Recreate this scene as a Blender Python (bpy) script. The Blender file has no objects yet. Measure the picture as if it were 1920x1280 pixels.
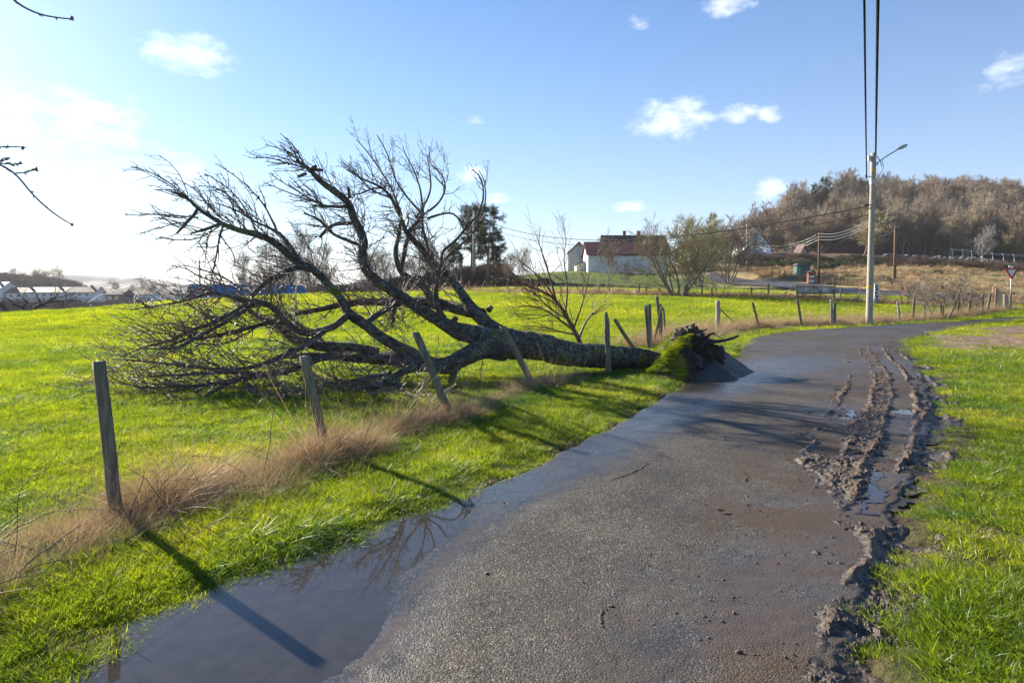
import bpy, math, random
import numpy as np
from mathutils import Vector, Matrix
R = math.radians
PI = math.pi

# ------------------------------------------------------------------ camera, world, sun, exposure
sc = bpy.context.scene
CAMZ = 1.6
F = 1280.0
PITCH = math.atan(97.0 / F)
cam_d = bpy.data.cameras.new("camera")
cam_d.sensor_width = 36.0
cam_d.lens = 24.0
cam_d.clip_start = 0.05
cam_d.clip_end = 20000
cam = bpy.data.objects.new("camera", cam_d)
cam.location = (0, 0, CAMZ)
cam.rotation_euler = (R(90) - PITCH, 0, 0)
sc.collection.objects.link(cam)
sc.camera = cam

SUN_AZ = R(-48.0)      # left of the view direction (+Y)
SUN_EL = R(23.0)
sun_d = bpy.data.lights.new("sun", 'SUN')
sun_d.energy = 4.8
sun_d.angle = R(0.5)
sun_d.color = (1.0, 0.90, 0.76)
sun = bpy.data.objects.new("sun", sun_d)
sdir = Vector((math.sin(SUN_AZ) * math.cos(SUN_EL), math.cos(SUN_AZ) * math.cos(SUN_EL), math.sin(SUN_EL)))
sun.rotation_euler = sdir.to_track_quat('Z', 'Y').to_euler()
sun.location = (-20, 20, 20)
sc.collection.objects.link(sun)

sc.view_settings.view_transform = 'Standard'
sc.view_settings.look = 'None'
sc.view_settings.exposure = 1.60
sc.view_settings.gamma = 1.0
sc.render.film_transparent = False
sc.cycles.max_bounces = 6
sc.cycles.diffuse_bounces = 2
sc.cycles.glossy_bounces = 3
sc.cycles.transmission_bounces = 4
sc.cycles.transparent_max_bounces = 8
sc.cycles.volume_bounces = 0
sc.cycles.caustics_reflective = False
sc.cycles.caustics_refractive = False
sc.cycles.sample_clamp_indirect = 4.0
sc.cycles.use_denoising = True

def raydir(px, py):
    u = (px - 960.0) / F
    v = (640.0 - py) / F
    c, s = math.cos(PITCH), math.sin(PITCH)
    return np.array([u, c + v * s, -s + v * c])

def P(px, py, Y):
    """world point seen at that place of the view, Y metres ahead"""
    d = raydir(px, py)
    return np.array([0, 0, CAMZ]) + d * (Y / d[1])

world = bpy.data.worlds.new("World")
sc.world = world
world.use_nodes = True
wt = world.node_tree
wt.nodes.clear()

def N(nt, t, **kw):
    n = nt.nodes.new(t)
    for k, v in kw.items():
        setattr(n, k, v)
    return n

def mth(nt, op, a, b=None, c=None, clamp=False):
    n = nt.nodes.new('ShaderNodeMath')
    n.operation = op
    n.use_clamp = clamp
    for i, v in enumerate((a, b, c)):
        if v is None:
            continue
        if hasattr(v, 'is_output') or hasattr(v, 'links'):
            nt.links.new(v, n.inputs[i])
        else:
            n.inputs[i].default_value = v
    return n.outputs[0]

def build_world():
    nt = wt
    out = N(nt, 'ShaderNodeOutputWorld')
    bg = N(nt, 'ShaderNodeBackground')
    sky = N(nt, 'ShaderNodeTexSky')
    sky.sky_type = 'NISHITA'
    sky.sun_disc = False
    sky.sun_elevation = SUN_EL
    sky.sun_rotation = SUN_AZ
    sky.altitude = 0
    sky.air_density = 1.0
    sky.dust_density = 0.35
    sky.ozone_density = 6.0
    bg.inputs['Strength'].default_value = SKY_STRENGTH
    hs = N(nt, 'ShaderNodeHueSaturation'); hs.inputs['Saturation'].default_value = SKY_SAT
    nt.links.new(sky.outputs[0], hs.inputs['Color'])
    skyc = hs.outputs[0]
    tc = N(nt, 'ShaderNodeTexCoord')
    sep = N(nt, 'ShaderNodeSeparateXYZ')
    nt.links.new(tc.outputs['Generated'], sep.inputs[0])
    az = mth(nt, 'ARCTAN2', sep.outputs[0], sep.outputs[1])
    el = mth(nt, 'ARCSINE', sep.outputs[2])
    comb = N(nt, 'ShaderNodeCombineXYZ')
    nt.links.new(mth(nt, 'MULTIPLY', az, 12.0), comb.inputs[0])
    nt.links.new(mth(nt, 'MULTIPLY', el, 22.0), comb.inputs[1])
    noi = N(nt, 'ShaderNodeTexNoise')
    noi.inputs['Scale'].default_value = 2.2
    noi.inputs['Detail'].default_value = 7
    noi.inputs['Roughness'].default_value = 0.62
    nt.links.new(comb.outputs[0], noi.inputs['Vector'])
    # cumulus scraps: place, half width, half height (in view pixels of the photograph), amount
    clouds = [(352, 103, 95, 36, 1.0), (290, 100, 40, 20, .6), (150, 228, 190, 58, 0.75), (40, 212, 90, 35, .7), (330, 330, 190, 42, .55),
              (250, 385, 190, 40, .6), (300, 320, 150, 30, .6), (120, 480, 220, 30, .4), (560, 330, 120, 22, .35), (70, 440, 160, 30, .3), (1262, 224, 92, 34, 1.0), (1385, 213, 45, 18, .9), (1440, 216, 32, 15, .8),
              (1445, 356, 38, 19, 1.0), (1180, 386, 32, 12, .75), (930, 374, 26, 11, .8), (885, 327, 34, 20, .8),
              (1200, 42, 28, 13, .7), (1365, 8, 60, 20, .9), (1895, 132, 52, 34, .85), (893, 228, 24, 11, .5), (1860, 160, 40, 12, .5)]
    acc = None
    for (px, py, w, h, amt) in clouds:
        d = raydir(px, py); d = d / np.linalg.norm(d)
        a0 = math.atan2(d[0], d[1]); e0 = math.asin(d[2])
        cosu = d[1]
        sa = (w / F) * cosu * cosu * 1.25; se = (h / F) * cosu * 1.35
        dx = mth(nt, 'DIVIDE', mth(nt, 'SUBTRACT', az, a0), sa)
        dy = mth(nt, 'DIVIDE', mth(nt, 'SUBTRACT', el, e0), se)
        r2 = mth(nt, 'ADD', mth(nt, 'MULTIPLY', dx, dx), mth(nt, 'MULTIPLY', dy, dy))
        m = mth(nt, 'MULTIPLY', mth(nt, 'SUBTRACT', 1.0, r2, clamp=True), amt)
        acc = m if acc is None else mth(nt, 'MAXIMUM', acc, m)
    dens = mth(nt, 'ADD', acc, mth(nt, 'MULTIPLY', mth(nt, 'SUBTRACT', noi.outputs[0], 0.5), 2.3))
    on = mth(nt, 'MULTIPLY', acc, 6.0, clamp=True)
    fac = mth(nt, 'MULTIPLY', mth(nt, 'MULTIPLY', mth(nt, 'SUBTRACT', dens, 0.30), .95, clamp=True), on, clamp=True)
    fac = mth(nt, 'MULTIPLY', mth(nt, 'POWER', fac, 1.25), .88)
    mix = N(nt, 'ShaderNodeMix', data_type='RGBA')
    nt.links.new(fac, mix.inputs['Factor'])
    
    # a thin white veil of moist air, stronger low down, under the clouds
    veil = mth(nt, 'MULTIPLY', mth(nt, 'POWER', mth(nt, 'SUBTRACT', 1.0, mth(nt, 'MULTIPLY', mth(nt, 'ABSOLUTE', el), 0.9), clamp=True), 3.0), VEIL)
    mix2 = N(nt, 'ShaderNodeMix', data_type='RGBA')
    nt.links.new(veil, mix2.inputs['Factor'])
    nt.links.new(skyc, mix2.inputs['A'])
    mix2.inputs['B'].default_value = (5.9, 6.2, 6.9, 1)
    nt.links.new(mix2.outputs['Result'], mix.inputs['A'])
    mix.inputs['B'].default_value = CLOUD_COL
    nt.links.new(mix.outputs['Result'], bg.inputs['Color'])
    nt.links.new(bg.outputs[0], out.inputs['Surface'])

SKY_STRENGTH = 0.059
SKY_SAT = 1.18
VEIL = 0.43
HAZE = 0.00020
CLOUD_COL = (8.6, 8.9, 9.4, 1)
build_world()

# ------------------------------------------------------------------ helpers
def tag(o, label=None, cat=None, group=None, kind=None):
    if label: o['label'] = label
    if cat: o['category'] = cat
    if group: o['group'] = group
    if kind: o['kind'] = kind
    return o

def empty(name, loc, rz=0.0):
    o = bpy.data.objects.new(name, None)
    o.empty_display_size = 0.2
    o.location = tuple(float(v) for v in loc); o.rotation_euler = (0, 0, rz)
    sc.collection.objects.link(o)
    return o

def thing(name, label, cat, loc, rz=0.0, group=None):
    return tag(empty(name, loc, rz), label, cat, group)

def relink_copy(o, parent=None):
    c = o.copy(); sc.collection.objects.link(c)
    if parent is not None:
        c.parent = parent
    for ch in list(o.children):
        relink_copy(ch, c)
    return c

def mesh_obj(name, V, Fc, mat=None, parent=None, smooth=False, attrs=None, link=True, mi=None):
    """V (n,3) array, Fc: array (m,k) or a list of such arrays"""
    if isinstance(Fc, np.ndarray):
        Fc = [Fc]
    me = bpy.data.meshes.new(name)
    V = np.asarray(V, dtype=np.float32)
    me.vertices.add(len(V)); me.vertices.foreach_set('co', V.ravel())
    loops = np.concatenate([f.ravel() for f in Fc]).astype(np.int32)
    counts = np.concatenate([np.full(len(f), f.shape[1], dtype=np.int32) for f in Fc])
    starts = np.concatenate([[0], np.cumsum(counts)[:-1]]).astype(np.int32)
    me.loops.add(len(loops)); me.loops.foreach_set('vertex_index', loops)
    me.polygons.add(len(counts)); me.polygons.foreach_set('loop_start', starts)
    me.polygons.foreach_set('loop_total', counts)
    if smooth:
        me.polygons.foreach_set('use_smooth', np.ones(len(counts), dtype=bool))
    if mat is not None:
        for m in (mat if isinstance(mat, (list, tuple)) else [mat]):
            me.materials.append(m)
    if mi is not None:
        me.polygons.foreach_set('material_index', np.asarray(mi, dtype=np.int32))
    me.update(calc_edges=True)
    if attrs:
        for k, a in attrs.items():
            a = np.asarray(a, dtype=np.float32)
            if a.ndim == 2:
                at = me.attributes.new(k, 'FLOAT_COLOR', 'POINT')
                if a.shape[1] == 3:
                    a = np.concatenate([a, np.ones((len(a), 1), np.float32)], 1)
                at.data.foreach_set('color', a.ravel())
            else:
                at = me.attributes.new(k, 'FLOAT', 'POINT')
                at.data.foreach_set('value', a)
    o = bpy.data.objects.new(name, me)
    if link:
        sc.collection.objects.link(o)
    if parent is not None:
        o.parent = parent
    return o

class MB:
    """collects boxes, bars, tubes into ONE mesh"""
    def __init__(s):
        s.V = []; s.F3 = []; s.F4 = []; s.FN = []; s.n = 0
    def add(s, V, faces):
        V = np.asarray(V, float)
        s.V.append(V)
        for f in faces:
            f = [i + s.n for i in f]
            (s.F4 if len(f) == 4 else s.F3 if len(f) == 3 else s.FN).append(f)
        s.n += len(V)
        return s
    def addq(s, V, Q):
        s.V.append(np.asarray(V, float)); s.F4.extend((np.asarray(Q) + s.n).tolist()); s.n += len(V)
        return s
    def box(s, c, size, rz=0.0, rx=0.0, ry=0.0, taper=1.0):
        x, y, z = [v / 2 for v in size]
        v = np.array([(-x, -y, -z), (x, -y, -z), (x, y, -z), (-x, y, -z), (-x * taper, -y * taper, z), (x * taper, -y * taper, z), (x * taper, y * taper, z), (-x * taper, y * taper, z)])
        M = np.array(Matrix.Rotation(rz, 3, 'Z') @ Matrix.Rotation(ry, 3, 'Y') @ Matrix.Rotation(rx, 3, 'X'))
        v = v @ M.T + np.array(c, float)
        return s.add(v, [(0, 3, 2, 1), (4, 5, 6, 7), (0, 1, 5, 4), (1, 2, 6, 5), (2, 3, 7, 6), (3, 0, 4, 7)])
    def tube(s, pts, rad, sides=8, cap=True):
        pts = np.asarray(pts, float); n = len(pts)
        rad = np.full(n, rad, float) if np.isscalar(rad) else np.asarray(rad, float)
        V, Q = tubes(pts[None], rad[None], sides)
        b = s.n
        s.addq(V, Q)
        if cap:
            s.FN.append([b + i for i in range(sides)][::-1]); s.FN.append([b + (n - 1) * sides + i for i in range(sides)])
        return s
    def prism(s, poly, y0, y1, axis='y'):
        """poly: list of (a,b) in the plane across the axis"""
        n = len(poly)
        if axis == 'y':
            V = [(a, y0, b) for a, b in poly] + [(a, y1, b) for a, b in poly]
        elif axis == 'x':
            V = [(y0, a, b) for a, b in poly] + [(y1, a, b) for a, b in poly]
        else:
            V = [(a, b, y0) for a, b in poly] + [(a, b, y1) for a, b in poly]
        F_ = [tuple(range(n))[::-1], tuple(range(n, 2 * n))] + [(i, (i + 1) % n, n + (i + 1) % n, n + i) for i in range(n)]
        return s.add(V, F_)
    def build(s, name, mat, parent=None, smooth=False, link=True, tr=None, attrs=None):
        V = np.concatenate(s.V)
        if tr is not None:
            V = V - np.array(tr, float)
        me = bpy.data.meshes.new(name)
        me.from_pydata([tuple(v) for v in V], [], s.F4 + s.F3 + s.FN)
        if smooth:
            for p in me.polygons: p.use_smooth = True
        for m in (mat if isinstance(mat, (list, tuple)) else [mat]):
            me.materials.append(m)
        o = bpy.data.objects.new(name, me)
        if link: sc.collection.objects.link(o)
        if parent is not None: o.parent = parent
        return o

def nrm(v):
    return v / np.maximum(np.linalg.norm(v, axis=-1, keepdims=True), 1e-9)

def tubes(pts, rad, sides):
    """pts (M,n,3), rad (M,n) -> verts, quads for M tubes"""
    M, n, _ = pts.shape
    T = np.empty_like(pts)
    T[:, 1:-1] = pts[:, 2:] - pts[:, :-2]
    T[:, 0] = pts[:, 1] - pts[:, 0]; T[:, -1] = pts[:, -1] - pts[:, -2]
    T = nrm(T)
    mean = np.abs(T).mean(axis=1)
    ref = np.zeros((M, 3)); ref[np.arange(M), mean.argmin(axis=1)] = 1
    A = nrm(np.cross(T, ref[:, None, :]))
    B = np.cross(T, A)
    th = np.arange(sides) * 2 * PI / sides
    V = pts[:, :, None, :] + rad[:, :, None, None] * (np.cos(th)[None, None, :, None] * A[:, :, None, :] + np.sin(th)[None, None, :, None] * B[:, :, None, :])
    V = V.reshape(-1, 3)
    m = np.arange(M)[:, None, None] * (n * sides); i = np.arange(n - 1)[None, :, None] * sides; k = np.arange(sides)[None, None, :]
    k2 = (k + 1) % sides
    Q = np.stack([m + i + k, m + i + k2, m + i + sides + k2, m + i + sides + k], -1).reshape(-1, 4)
    return V, Q

def merge(parts):
    Vs, Qs, n = [], [], 0
    for V, Q in parts:
        Vs.append(V); Qs.append(Q + n); n += len(V)
    return np.concatenate(Vs), np.concatenate(Qs)

def grow(rng, P0, D0, L, n, wander, trop, tk):
    """M curved shoots of n points. trop: pull direction(s), tk: strength"""
    M = len(P0)
    pts = np.empty((M, n, 3)); pts[:, 0] = P0
    D = nrm(D0.copy()); step = (L / (n - 1))[:, None]
    for i in range(1, n):
        D = nrm(D + rng.normal(0, wander, (M, 3)) + trop * tk)
        pts[:, i] = pts[:, i - 1] + D * step
    return pts

def spawn(rng, pts, rad, K, t0, t1, ang, Lr, n, wander, trop, tk, rk=0.6, rtip=0.3, rmin=0.004, taperL=0.4, updir=None, upk=0.0):
    M, m, _ = pts.shape
    seg = np.linalg.norm(pts[:, 1:] - pts[:, :-1], axis=2).sum(axis=1)
    idx = rng.choice(M, K, p=seg / seg.sum())
    t = rng.uniform(t0, t1, K)
    f = t * (m - 1); i0 = np.minimum(f.astype(int), m - 2); w = (f - i0)[:, None]
    p0 = pts[idx, i0] * (1 - w) + pts[idx, i0 + 1] * w
    tan = nrm(pts[idx, i0 + 1] - pts[idx, i0])
    r = (rad[idx, i0] * (1 - w[:, 0]) + rad[idx, i0 + 1] * w[:, 0])
    perp = nrm(np.cross(tan, rng.normal(0, 1, (K, 3))))
    if updir is not None:
        perp = nrm(perp + upk * (updir - tan * (tan @ updir)[:, None]))
    a = rng.uniform(ang[0], ang[1], K)[:, None]
    D = tan * np.cos(a) + perp * np.sin(a)
    L = rng.uniform(Lr[0], Lr[1], K) * (1 - taperL * t)
    q = grow(rng, p0, D, L, n, wander, trop, tk)
    r0 = np.maximum(r * rk, rmin)
    rr = r0[:, None] * (1 - (1 - rtip) * np.linspace(0, 1, n)[None, :])
    return q, np.maximum(rr, rmin * 0.8)

# ---- noise in numpy
def _hash(ix, iy, seed):
    h = (ix.astype(np.int64) * 374761393 + iy.astype(np.int64) * 668265263 + seed * 1442695041) & 0xFFFFFFFF
    h = ((h ^ (h >> 13)) * 1274126177) & 0xFFFFFFFF
    return ((h ^ (h >> 16)) & 0xFFFFFF) / float(0xFFFFFF)
def vnoise(x, y, seed=0):
    x = np.asarray(x, float); y = np.asarray(y, float)
    ix = np.floor(x); iy = np.floor(y); fx = x - ix; fy = y - iy
    fx = fx * fx * (3 - 2 * fx); fy = fy * fy * (3 - 2 * fy)
    a = _hash(ix, iy, seed); b = _hash(ix + 1, iy, seed); c = _hash(ix, iy + 1, seed); d = _hash(ix + 1, iy + 1, seed)
    return (a * (1 - fx) + b * fx) * (1 - fy) + (c * (1 - fx) + d * fx) * fy
def fbm(x, y, seed=0, oct=4, gain=0.5):
    s = 0; a = 1; t = 0
    for o in range(oct):
        s = s + a * vnoise(x * 2 ** o + o * 17.3, y * 2 ** o - o * 9.1, seed + o); t += a; a *= gain
    return s / t
def smooth(a, b, x):
    t = np.clip((x - a) / (b - a), 0, 1)
    return t * t * (3 - 2 * t)

# ------------------------------------------------------------------ terrain height
def cp_pix(px, py, d):
    p = P(px, py, d)
    return (math.atan2(p[0], p[1]), math.log(math.hypot(p[0], p[1])), p[2])
def cp_pol(deg, r, z):
    return (R(deg), math.log(r), z)
CP = [cp_pix(*c) for c in [
    (-500, 640, 34), (-300, 612, 40), (0, 597, 41), (140, 588, 42), (250, 580, 44), (400, 569, 48), (600, 556, 55), (750, 551, 60), (900, 550, 60), (1100, 553, 55), (1300, 558, 52), (1500, 566, 48),
    (1346, 622, 26), (1424, 616, 27.5), (1500, 613, 29), (1632, 607, 32), (1750, 600, 36), (1830, 592, 39), (1895, 580, 43), (1990, 575, 46),
    (1600, 580, 42), (1750, 575, 47), (1850, 575, 47), (200, 640, 24), (700, 625, 26), (1000, 622, 26), (1200, 622, 26),
    (430, 584, 74), (560, 575, 80), (750, 558, 85), (700, 560, 100), (860, 548, 82),
    (900, 543, 75), (1000, 526, 95), (1100, 512, 104), (1240, 512, 106), (950, 518, 110), (1010, 549, 62), (1100, 541, 74), (1240, 541, 76), (1150, 508, 125), (1330, 535, 88), (1300, 549, 62),
    (1370, 530, 92), (1500, 541, 78), (1640, 551, 67), (1760, 560, 60), (1920, 575, 54), (2050, 590, 50), (1450, 552, 60), (1600, 562, 55), (1560, 562, 52),
    (1400, 512, 96), (1440, 500, 104), (1520, 530, 84), (1500, 500, 108), (1600, 500, 106), (1600, 530, 80), (1700, 500, 104), (1700, 530, 78), (1800, 505, 98), (1800, 540, 70), (1900, 520, 88), (1980, 530, 84), (1900, 548, 66),
    (1430, 487, 118), (1540, 484, 118), (1640, 486, 118), (1740, 490, 116), (1880, 503, 112), (2000, 510, 110),
    (1340, 505, 140), (1400, 482, 140), (1500, 478, 150), (1600, 478, 150), (1700, 480, 150), (1800, 485, 150), (1950, 492, 150),
    (1330, 500, 200), (1400, 480, 200), (1450, 452, 200), (1520, 420, 225), (1600, 412, 245), (1700, 408, 262), (1800, 414, 262), (1920, 431, 262), (2100, 448, 262), (2300, 470, 262),
    (-200, 592, 180), (0, 590, 180), (150, 590, 180), (330, 588, 180), (-200, 574, 262), (0, 573, 262), (150, 571, 262), (320, 570, 262), (-300, 525, 360), (0, 528, 360), (100, 545, 360), (250, 560, 360),
]]
CP += [cp_pol(a, r, 0.0) for a in range(-180, 180, 30) for r in (1.5, 15)]
CP += [cp_pol(a, 22, 0.05) for a in (-40, -30, -15, 0, 12)]
CP += [cp_pol(a, 66, -3.2) for a in (-60, -40, -33, -28)] + [cp_pol(a, 110, -6.8) for a in (-60, -40, -30, -24)] + [cp_pol(-20, 110, -3.0)]
CP += [cp_pol(a, r, -1.0) for a in range(-180, 180, 30) if not -70 < a < 70 for r in (40, 150)]
CP += [cp_pol(a, 170, 0.0) for a in (-15, -8, -2)] + [cp_pol(a, 300, -2) for a in (-15, -5)] + [cp_pol(a, 300, 4) for a in (5, 12)]
CP += [cp_pol(a, 340, 22.0) for a in (24, 30, 36)] + [cp_pol(a, 340, 4.0) for a in (16, 60)]
CP += [cp_pol(a, r, -4.0) for a in range(-180, 180, 15) for r in (700, 2000, 6000)]
CP = np.array(CP)
WA, WR = 1.15, 1.0
_C2 = 0.05 ** 2
def _phi(d2): return np.sqrt(d2 + _C2)
_n = len(CP)
_U = CP[:, 0] * WA; _W = CP[:, 1] * WR
_A = _phi((_U[:, None] - _U[None]) ** 2 + (_W[:, None] - _W[None]) ** 2)
_A = np.block([[_A, np.ones((_n, 1))], [np.ones((1, _n)), np.zeros((1, 1))]])
_S = np.linalg.solve(_A + np.eye(_n + 1) * 1e-7, np.concatenate([CP[:, 2], [0]]))
def H(x, y):
    x = np.asarray(x, float); y = np.asarray(y, float)
    shp = np.broadcast(x, y).shape
    x = np.broadcast_to(x, shp).ravel(); y = np.broadcast_to(y, shp).ravel()
    r = np.hypot(x, y) + 1e-6
    u = np.arctan2(x, y) * WA; w = np.log(np.maximum(r, 1.2)) * WR
    z = np.empty(len(x))
    for s in range(0, len(x), 20000):
        e = s + 20000
        z[s:e] = _phi((u[s:e, None] - _U[None]) ** 2 + (w[s:e, None] - _W[None]) ** 2) @ _S[:_n] + _S[_n]
    z *= smooth(13, 22, r)
    # gentle undulation of the pasture, none near the road
    z += smooth(14, 40, r) * (fbm(x * 0.12, y * 0.12, 5, 3) - 0.5) * np.minimum(r * 0.006, 0.8)
    return z.reshape(shp)
def Hs(x, y): return float(H(np.array([x]), np.array([y]))[0])

def G(px, py):
    """point of the terrain seen there (near ground)"""
    d = raydir(px, py); o = np.array([0, 0, CAMZ])
    t = np.geomspace(1.2, 140, 2500)
    pts = o + d[None] * t[:, None]
    h = H(pts[:, 0], pts[:, 1])
    k = np.argmax(pts[:, 2] < h)
    if pts[k, 2] >= h[k]:
        k = len(t) - 1
    p = pts[k]
    return np.array([p[0], p[1], Hs(p[0], p[1])])
def GD(px, d):
    """terrain point in that direction, d metres ahead"""
    p = P(px, 543, d)
    return np.array([p[0], d, Hs(p[0], d)])

def chaikin(p, it=2):
    p = np.asarray(p, float)
    for _ in range(it):
        a = p[:-1] * .75 + p[1:] * .25; b = p[:-1] * .25 + p[1:] * .75
        q = np.empty((2 * len(a), p.shape[1])); q[0::2] = a; q[1::2] = b
        p = np.concatenate([p[:1], q, p[-1:]])
    return p
def resample(p, n):
    p = np.asarray(p, float)
    s = np.concatenate([[0], np.cumsum(np.linalg.norm(np.diff(p[:, :3], axis=0), axis=1))])
    t = np.linspace(0, s[-1], n)
    return np.stack([np.interp(t, s, p[:, k]) for k in range(p.shape[1])], 1)
def inpoly(x, y, poly):
    poly = np.asarray(poly); inside = np.zeros(len(x), bool); n = len(poly)
    j = n - 1
    for i in range(n):
        xi, yi = poly[i][:2]; xj, yj = poly[j][:2]
        if yi != yj:
            c = ((yi > y) != (yj > y)) & (x < (xj - xi) * (y - yi) / (yj - yi) + xi)
            inside ^= c
        j = i
    return inside
def dline(x, y, line):
    """distance to a polyline and the fraction along it"""
    line = np.asarray(line)[:, :2]; best = np.full(len(x), 1e9); bt = np.zeros(len(x))
    n = len(line) - 1
    for i in range(n):
        a = line[i]; b = line[i + 1]; ab = b - a; l2 = ab @ ab + 1e-9
        t = np.clip(((x - a[0]) * ab[0] + (y - a[1]) * ab[1]) / l2, 0, 1)
        d = np.hypot(x - a[0] - t * ab[0], y - a[1] - t * ab[1])
        m = d < best
        best[m] = d[m]; bt[m] = (i + t[m]) / n
    return best, bt

# ------------------------------------------------------------------ materials
def M_new(name):
    m = bpy.data.materials.new(name); m.use_nodes = True
    nt = m.node_tree
    b = nt.nodes['Principled BSDF']
    return m, nt, b
def lk(nt, a, b): nt.links.new(a, b)
def noise(nt, scale, detail=4, rough=.55, vec=None, dist=0.0):
    n = N(nt, 'ShaderNodeTexNoise')
    n.inputs['Scale'].default_value = scale; n.inputs['Detail'].default_value = detail
    n.inputs['Roughness'].default_value = rough; n.inputs['Distortion'].default_value = dist
    if vec is not None: lk(nt, vec, n.inputs['Vector'])
    return n.outputs[0]
def ramp(nt, fac, stops):
    r = N(nt, 'ShaderNodeValToRGB')
    lk(nt, fac, r.inputs[0])
    el = r.color_ramp.elements
    while len(el) < len(stops): el.new(0.5)
    for e, (p, c) in zip(el, stops):
        e.position = p; e.color = (c[0], c[1], c[2], 1) if hasattr(c, '__len__') else (c, c, c, 1)
    return r.outputs[0]
def mixc(nt, fac, a, b, mode='MIX'):
    n = N(nt, 'ShaderNodeMix', data_type='RGBA', blend_type=mode)
    for s, v in (('Factor', fac), ('A', a), ('B', b)):
        if hasattr(v, 'is_output'): lk(nt, v, n.inputs[s])
        elif s == 'Factor': n.inputs[s].default_value = v
        else: n.inputs[s].default_value = (*v[:3], 1)
    return n.outputs['Result']
def bump(nt, b, h, strength=.5, dist=.01, normal=None):
    n = N(nt, 'ShaderNodeBump'); n.inputs['Strength'].default_value = strength; n.inputs['Distance'].default_value = dist
    lk(nt, h, n.inputs['Height'])
    if normal is not None: lk(nt, normal, n.inputs['Normal'])
    if b is not None: lk(nt, n.outputs[0], b.inputs['Normal'])
    return n.outputs[0]
def objcoord(nt, scale=(1, 1, 1)):
    tc = N(nt, 'ShaderNodeTexCoord'); mp = N(nt, 'ShaderNodeMapping')
    mp.inputs['Scale'].default_value = scale
    lk(nt, tc.outputs['Object'], mp.inputs[0])
    return mp.outputs[0]
def geopos(nt):
    return N(nt, 'ShaderNodeNewGeometry').outputs['Position']
def attr(nt, name):
    n = N(nt, 'ShaderNodeAttribute'); n.attribute_name = name
    return n

def mat_simple(name, c1, c2=None, scale=8, rough=.7, bmp=.3, bd=.01, stretch=(1, 1, 1), metal=0.0, detail=5, spec=.5):
    m, nt, b = M_new(name)
    b.inputs['Roughness'].default_value = rough; b.inputs['Metallic'].default_value = metal
    b.inputs['Specular IOR Level'].default_value = spec
    v = objcoord(nt, stretch)
    f = noise(nt, scale, detail, .6, v)
    c2 = c2 if c2 is not None else tuple(x * .6 for x in c1)
    lk(nt, ramp(nt, f, [(.3, c2), (.7, c1)]), b.inputs['Base Color'])
    if bmp: bump(nt, b, f, bmp, bd)
    return m

def mat_leaf(name, cols, trans=.45, rough=.5, nscale=.35, glossy=.12, fine=None):
    """thin blades: diffuse + translucent, colour from place and from each clump"""
    m = bpy.data.materials.new(name); m.use_nodes = True; nt = m.node_tree; nt.nodes.clear()
    out = N(nt, 'ShaderNodeOutputMaterial')
    oi = N(nt, 'ShaderNodeObjectInfo')
    f = noise(nt, nscale, 7, .72, geopos(nt))
    r1 = ramp(nt, f, [(.36, cols[0]), (.52, cols[1]), (.66, cols[2])])
    rnd = ramp(nt, oi.outputs['Random'], [(0, (.50, .56, .5)), (.5, (1, 1, 1)), (1, (1.5, 1.35, 1.5))])
    c = mixc(nt, 1.0, r1, rnd, 'MULTIPLY')
    d = N(nt, 'ShaderNodeBsdfDiffuse'); t = N(nt, 'ShaderNodeBsdfTranslucent'); g = N(nt, 'ShaderNodeBsdfGlossy')
    g.inputs['Roughness'].default_value = rough
    g.inputs['Color'].default_value = (1, 1, 1, 1)
    lk(nt, c, d.inputs['Color']); lk(nt, mixc(nt, 1.0, c, cols[3] if len(cols) > 3 else (1.5, 1.35, .6), 'MULTIPLY'), t.inputs['Color'])
    s1 = N(nt, 'ShaderNodeMixShader'); s1.inputs[0].default_value = trans
    lk(nt, d.outputs[0], s1.inputs[1]); lk(nt, t.outputs[0], s1.inputs[2])
    s2 = N(nt, 'ShaderNodeMixShader')
    fr = N(nt, 'ShaderNodeFresnel'); fr.inputs['IOR'].default_value = 1.4
    lk(nt, mth(nt, 'MULTIPLY', fr.outputs[0], glossy * 5, clamp=True), s2.inputs[0])
    lk(nt, s1.outputs[0], s2.inputs[1]); lk(nt, g.outputs[0], s2.inputs[2])
    lk(nt, s2.outputs[0], out.inputs['Surface'])
    return m

MAT = {}
MAT['grass'] = mat_leaf('grass_blades', [(.085, .150, .014), (.165, .230, .018), (.27, .295, .032), (2.0, 1.85, .65)], trans=.55, nscale=.55, glossy=.012)
MAT['grass_far'] = mat_leaf('pasture_blades', [(.10, .165, .014), (.185, .245, .018), (.285, .305, .032), (2.0, 1.85, .65)], trans=.55, nscale=.16, glossy=.008)
MAT['grass_lush'] = mat_leaf('lush_blades', [(.05, .13, .012), (.075, .17, .015), (.11, .20, .012), (1.9, 1.7, .7)], trans=.5, nscale=.8, glossy=.015)
MAT['straw'] = mat_leaf('dry_straw', [(.26, .19, .105), (.38, .29, .17), (.50, .40, .25), (1.2, 1.1, .95)], trans=.35, nscale=1.2, glossy=.01)
MAT['needles'] = mat_leaf('pine_needles', [(.025, .05, .022), (.035, .07, .028), (.05, .085, .03), (1.4, 1.4, .8)], trans=.3, nscale=.3, glossy=.01)
MAT['hedge'] = mat_leaf('evergreen_leaves', [(.018, .035, .012), (.03, .05, .018), (.05, .06, .02), (1.4, 1.4, .8)], trans=.3, nscale=.25, glossy=.01)
MAT['scrub'] = mat_leaf('scrub_twigs', [(.07, .055, .045), (.10, .075, .06), (.13, .10, .075), (1.0, .9, .8)], trans=.1, nscale=.03, glossy=0)

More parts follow.
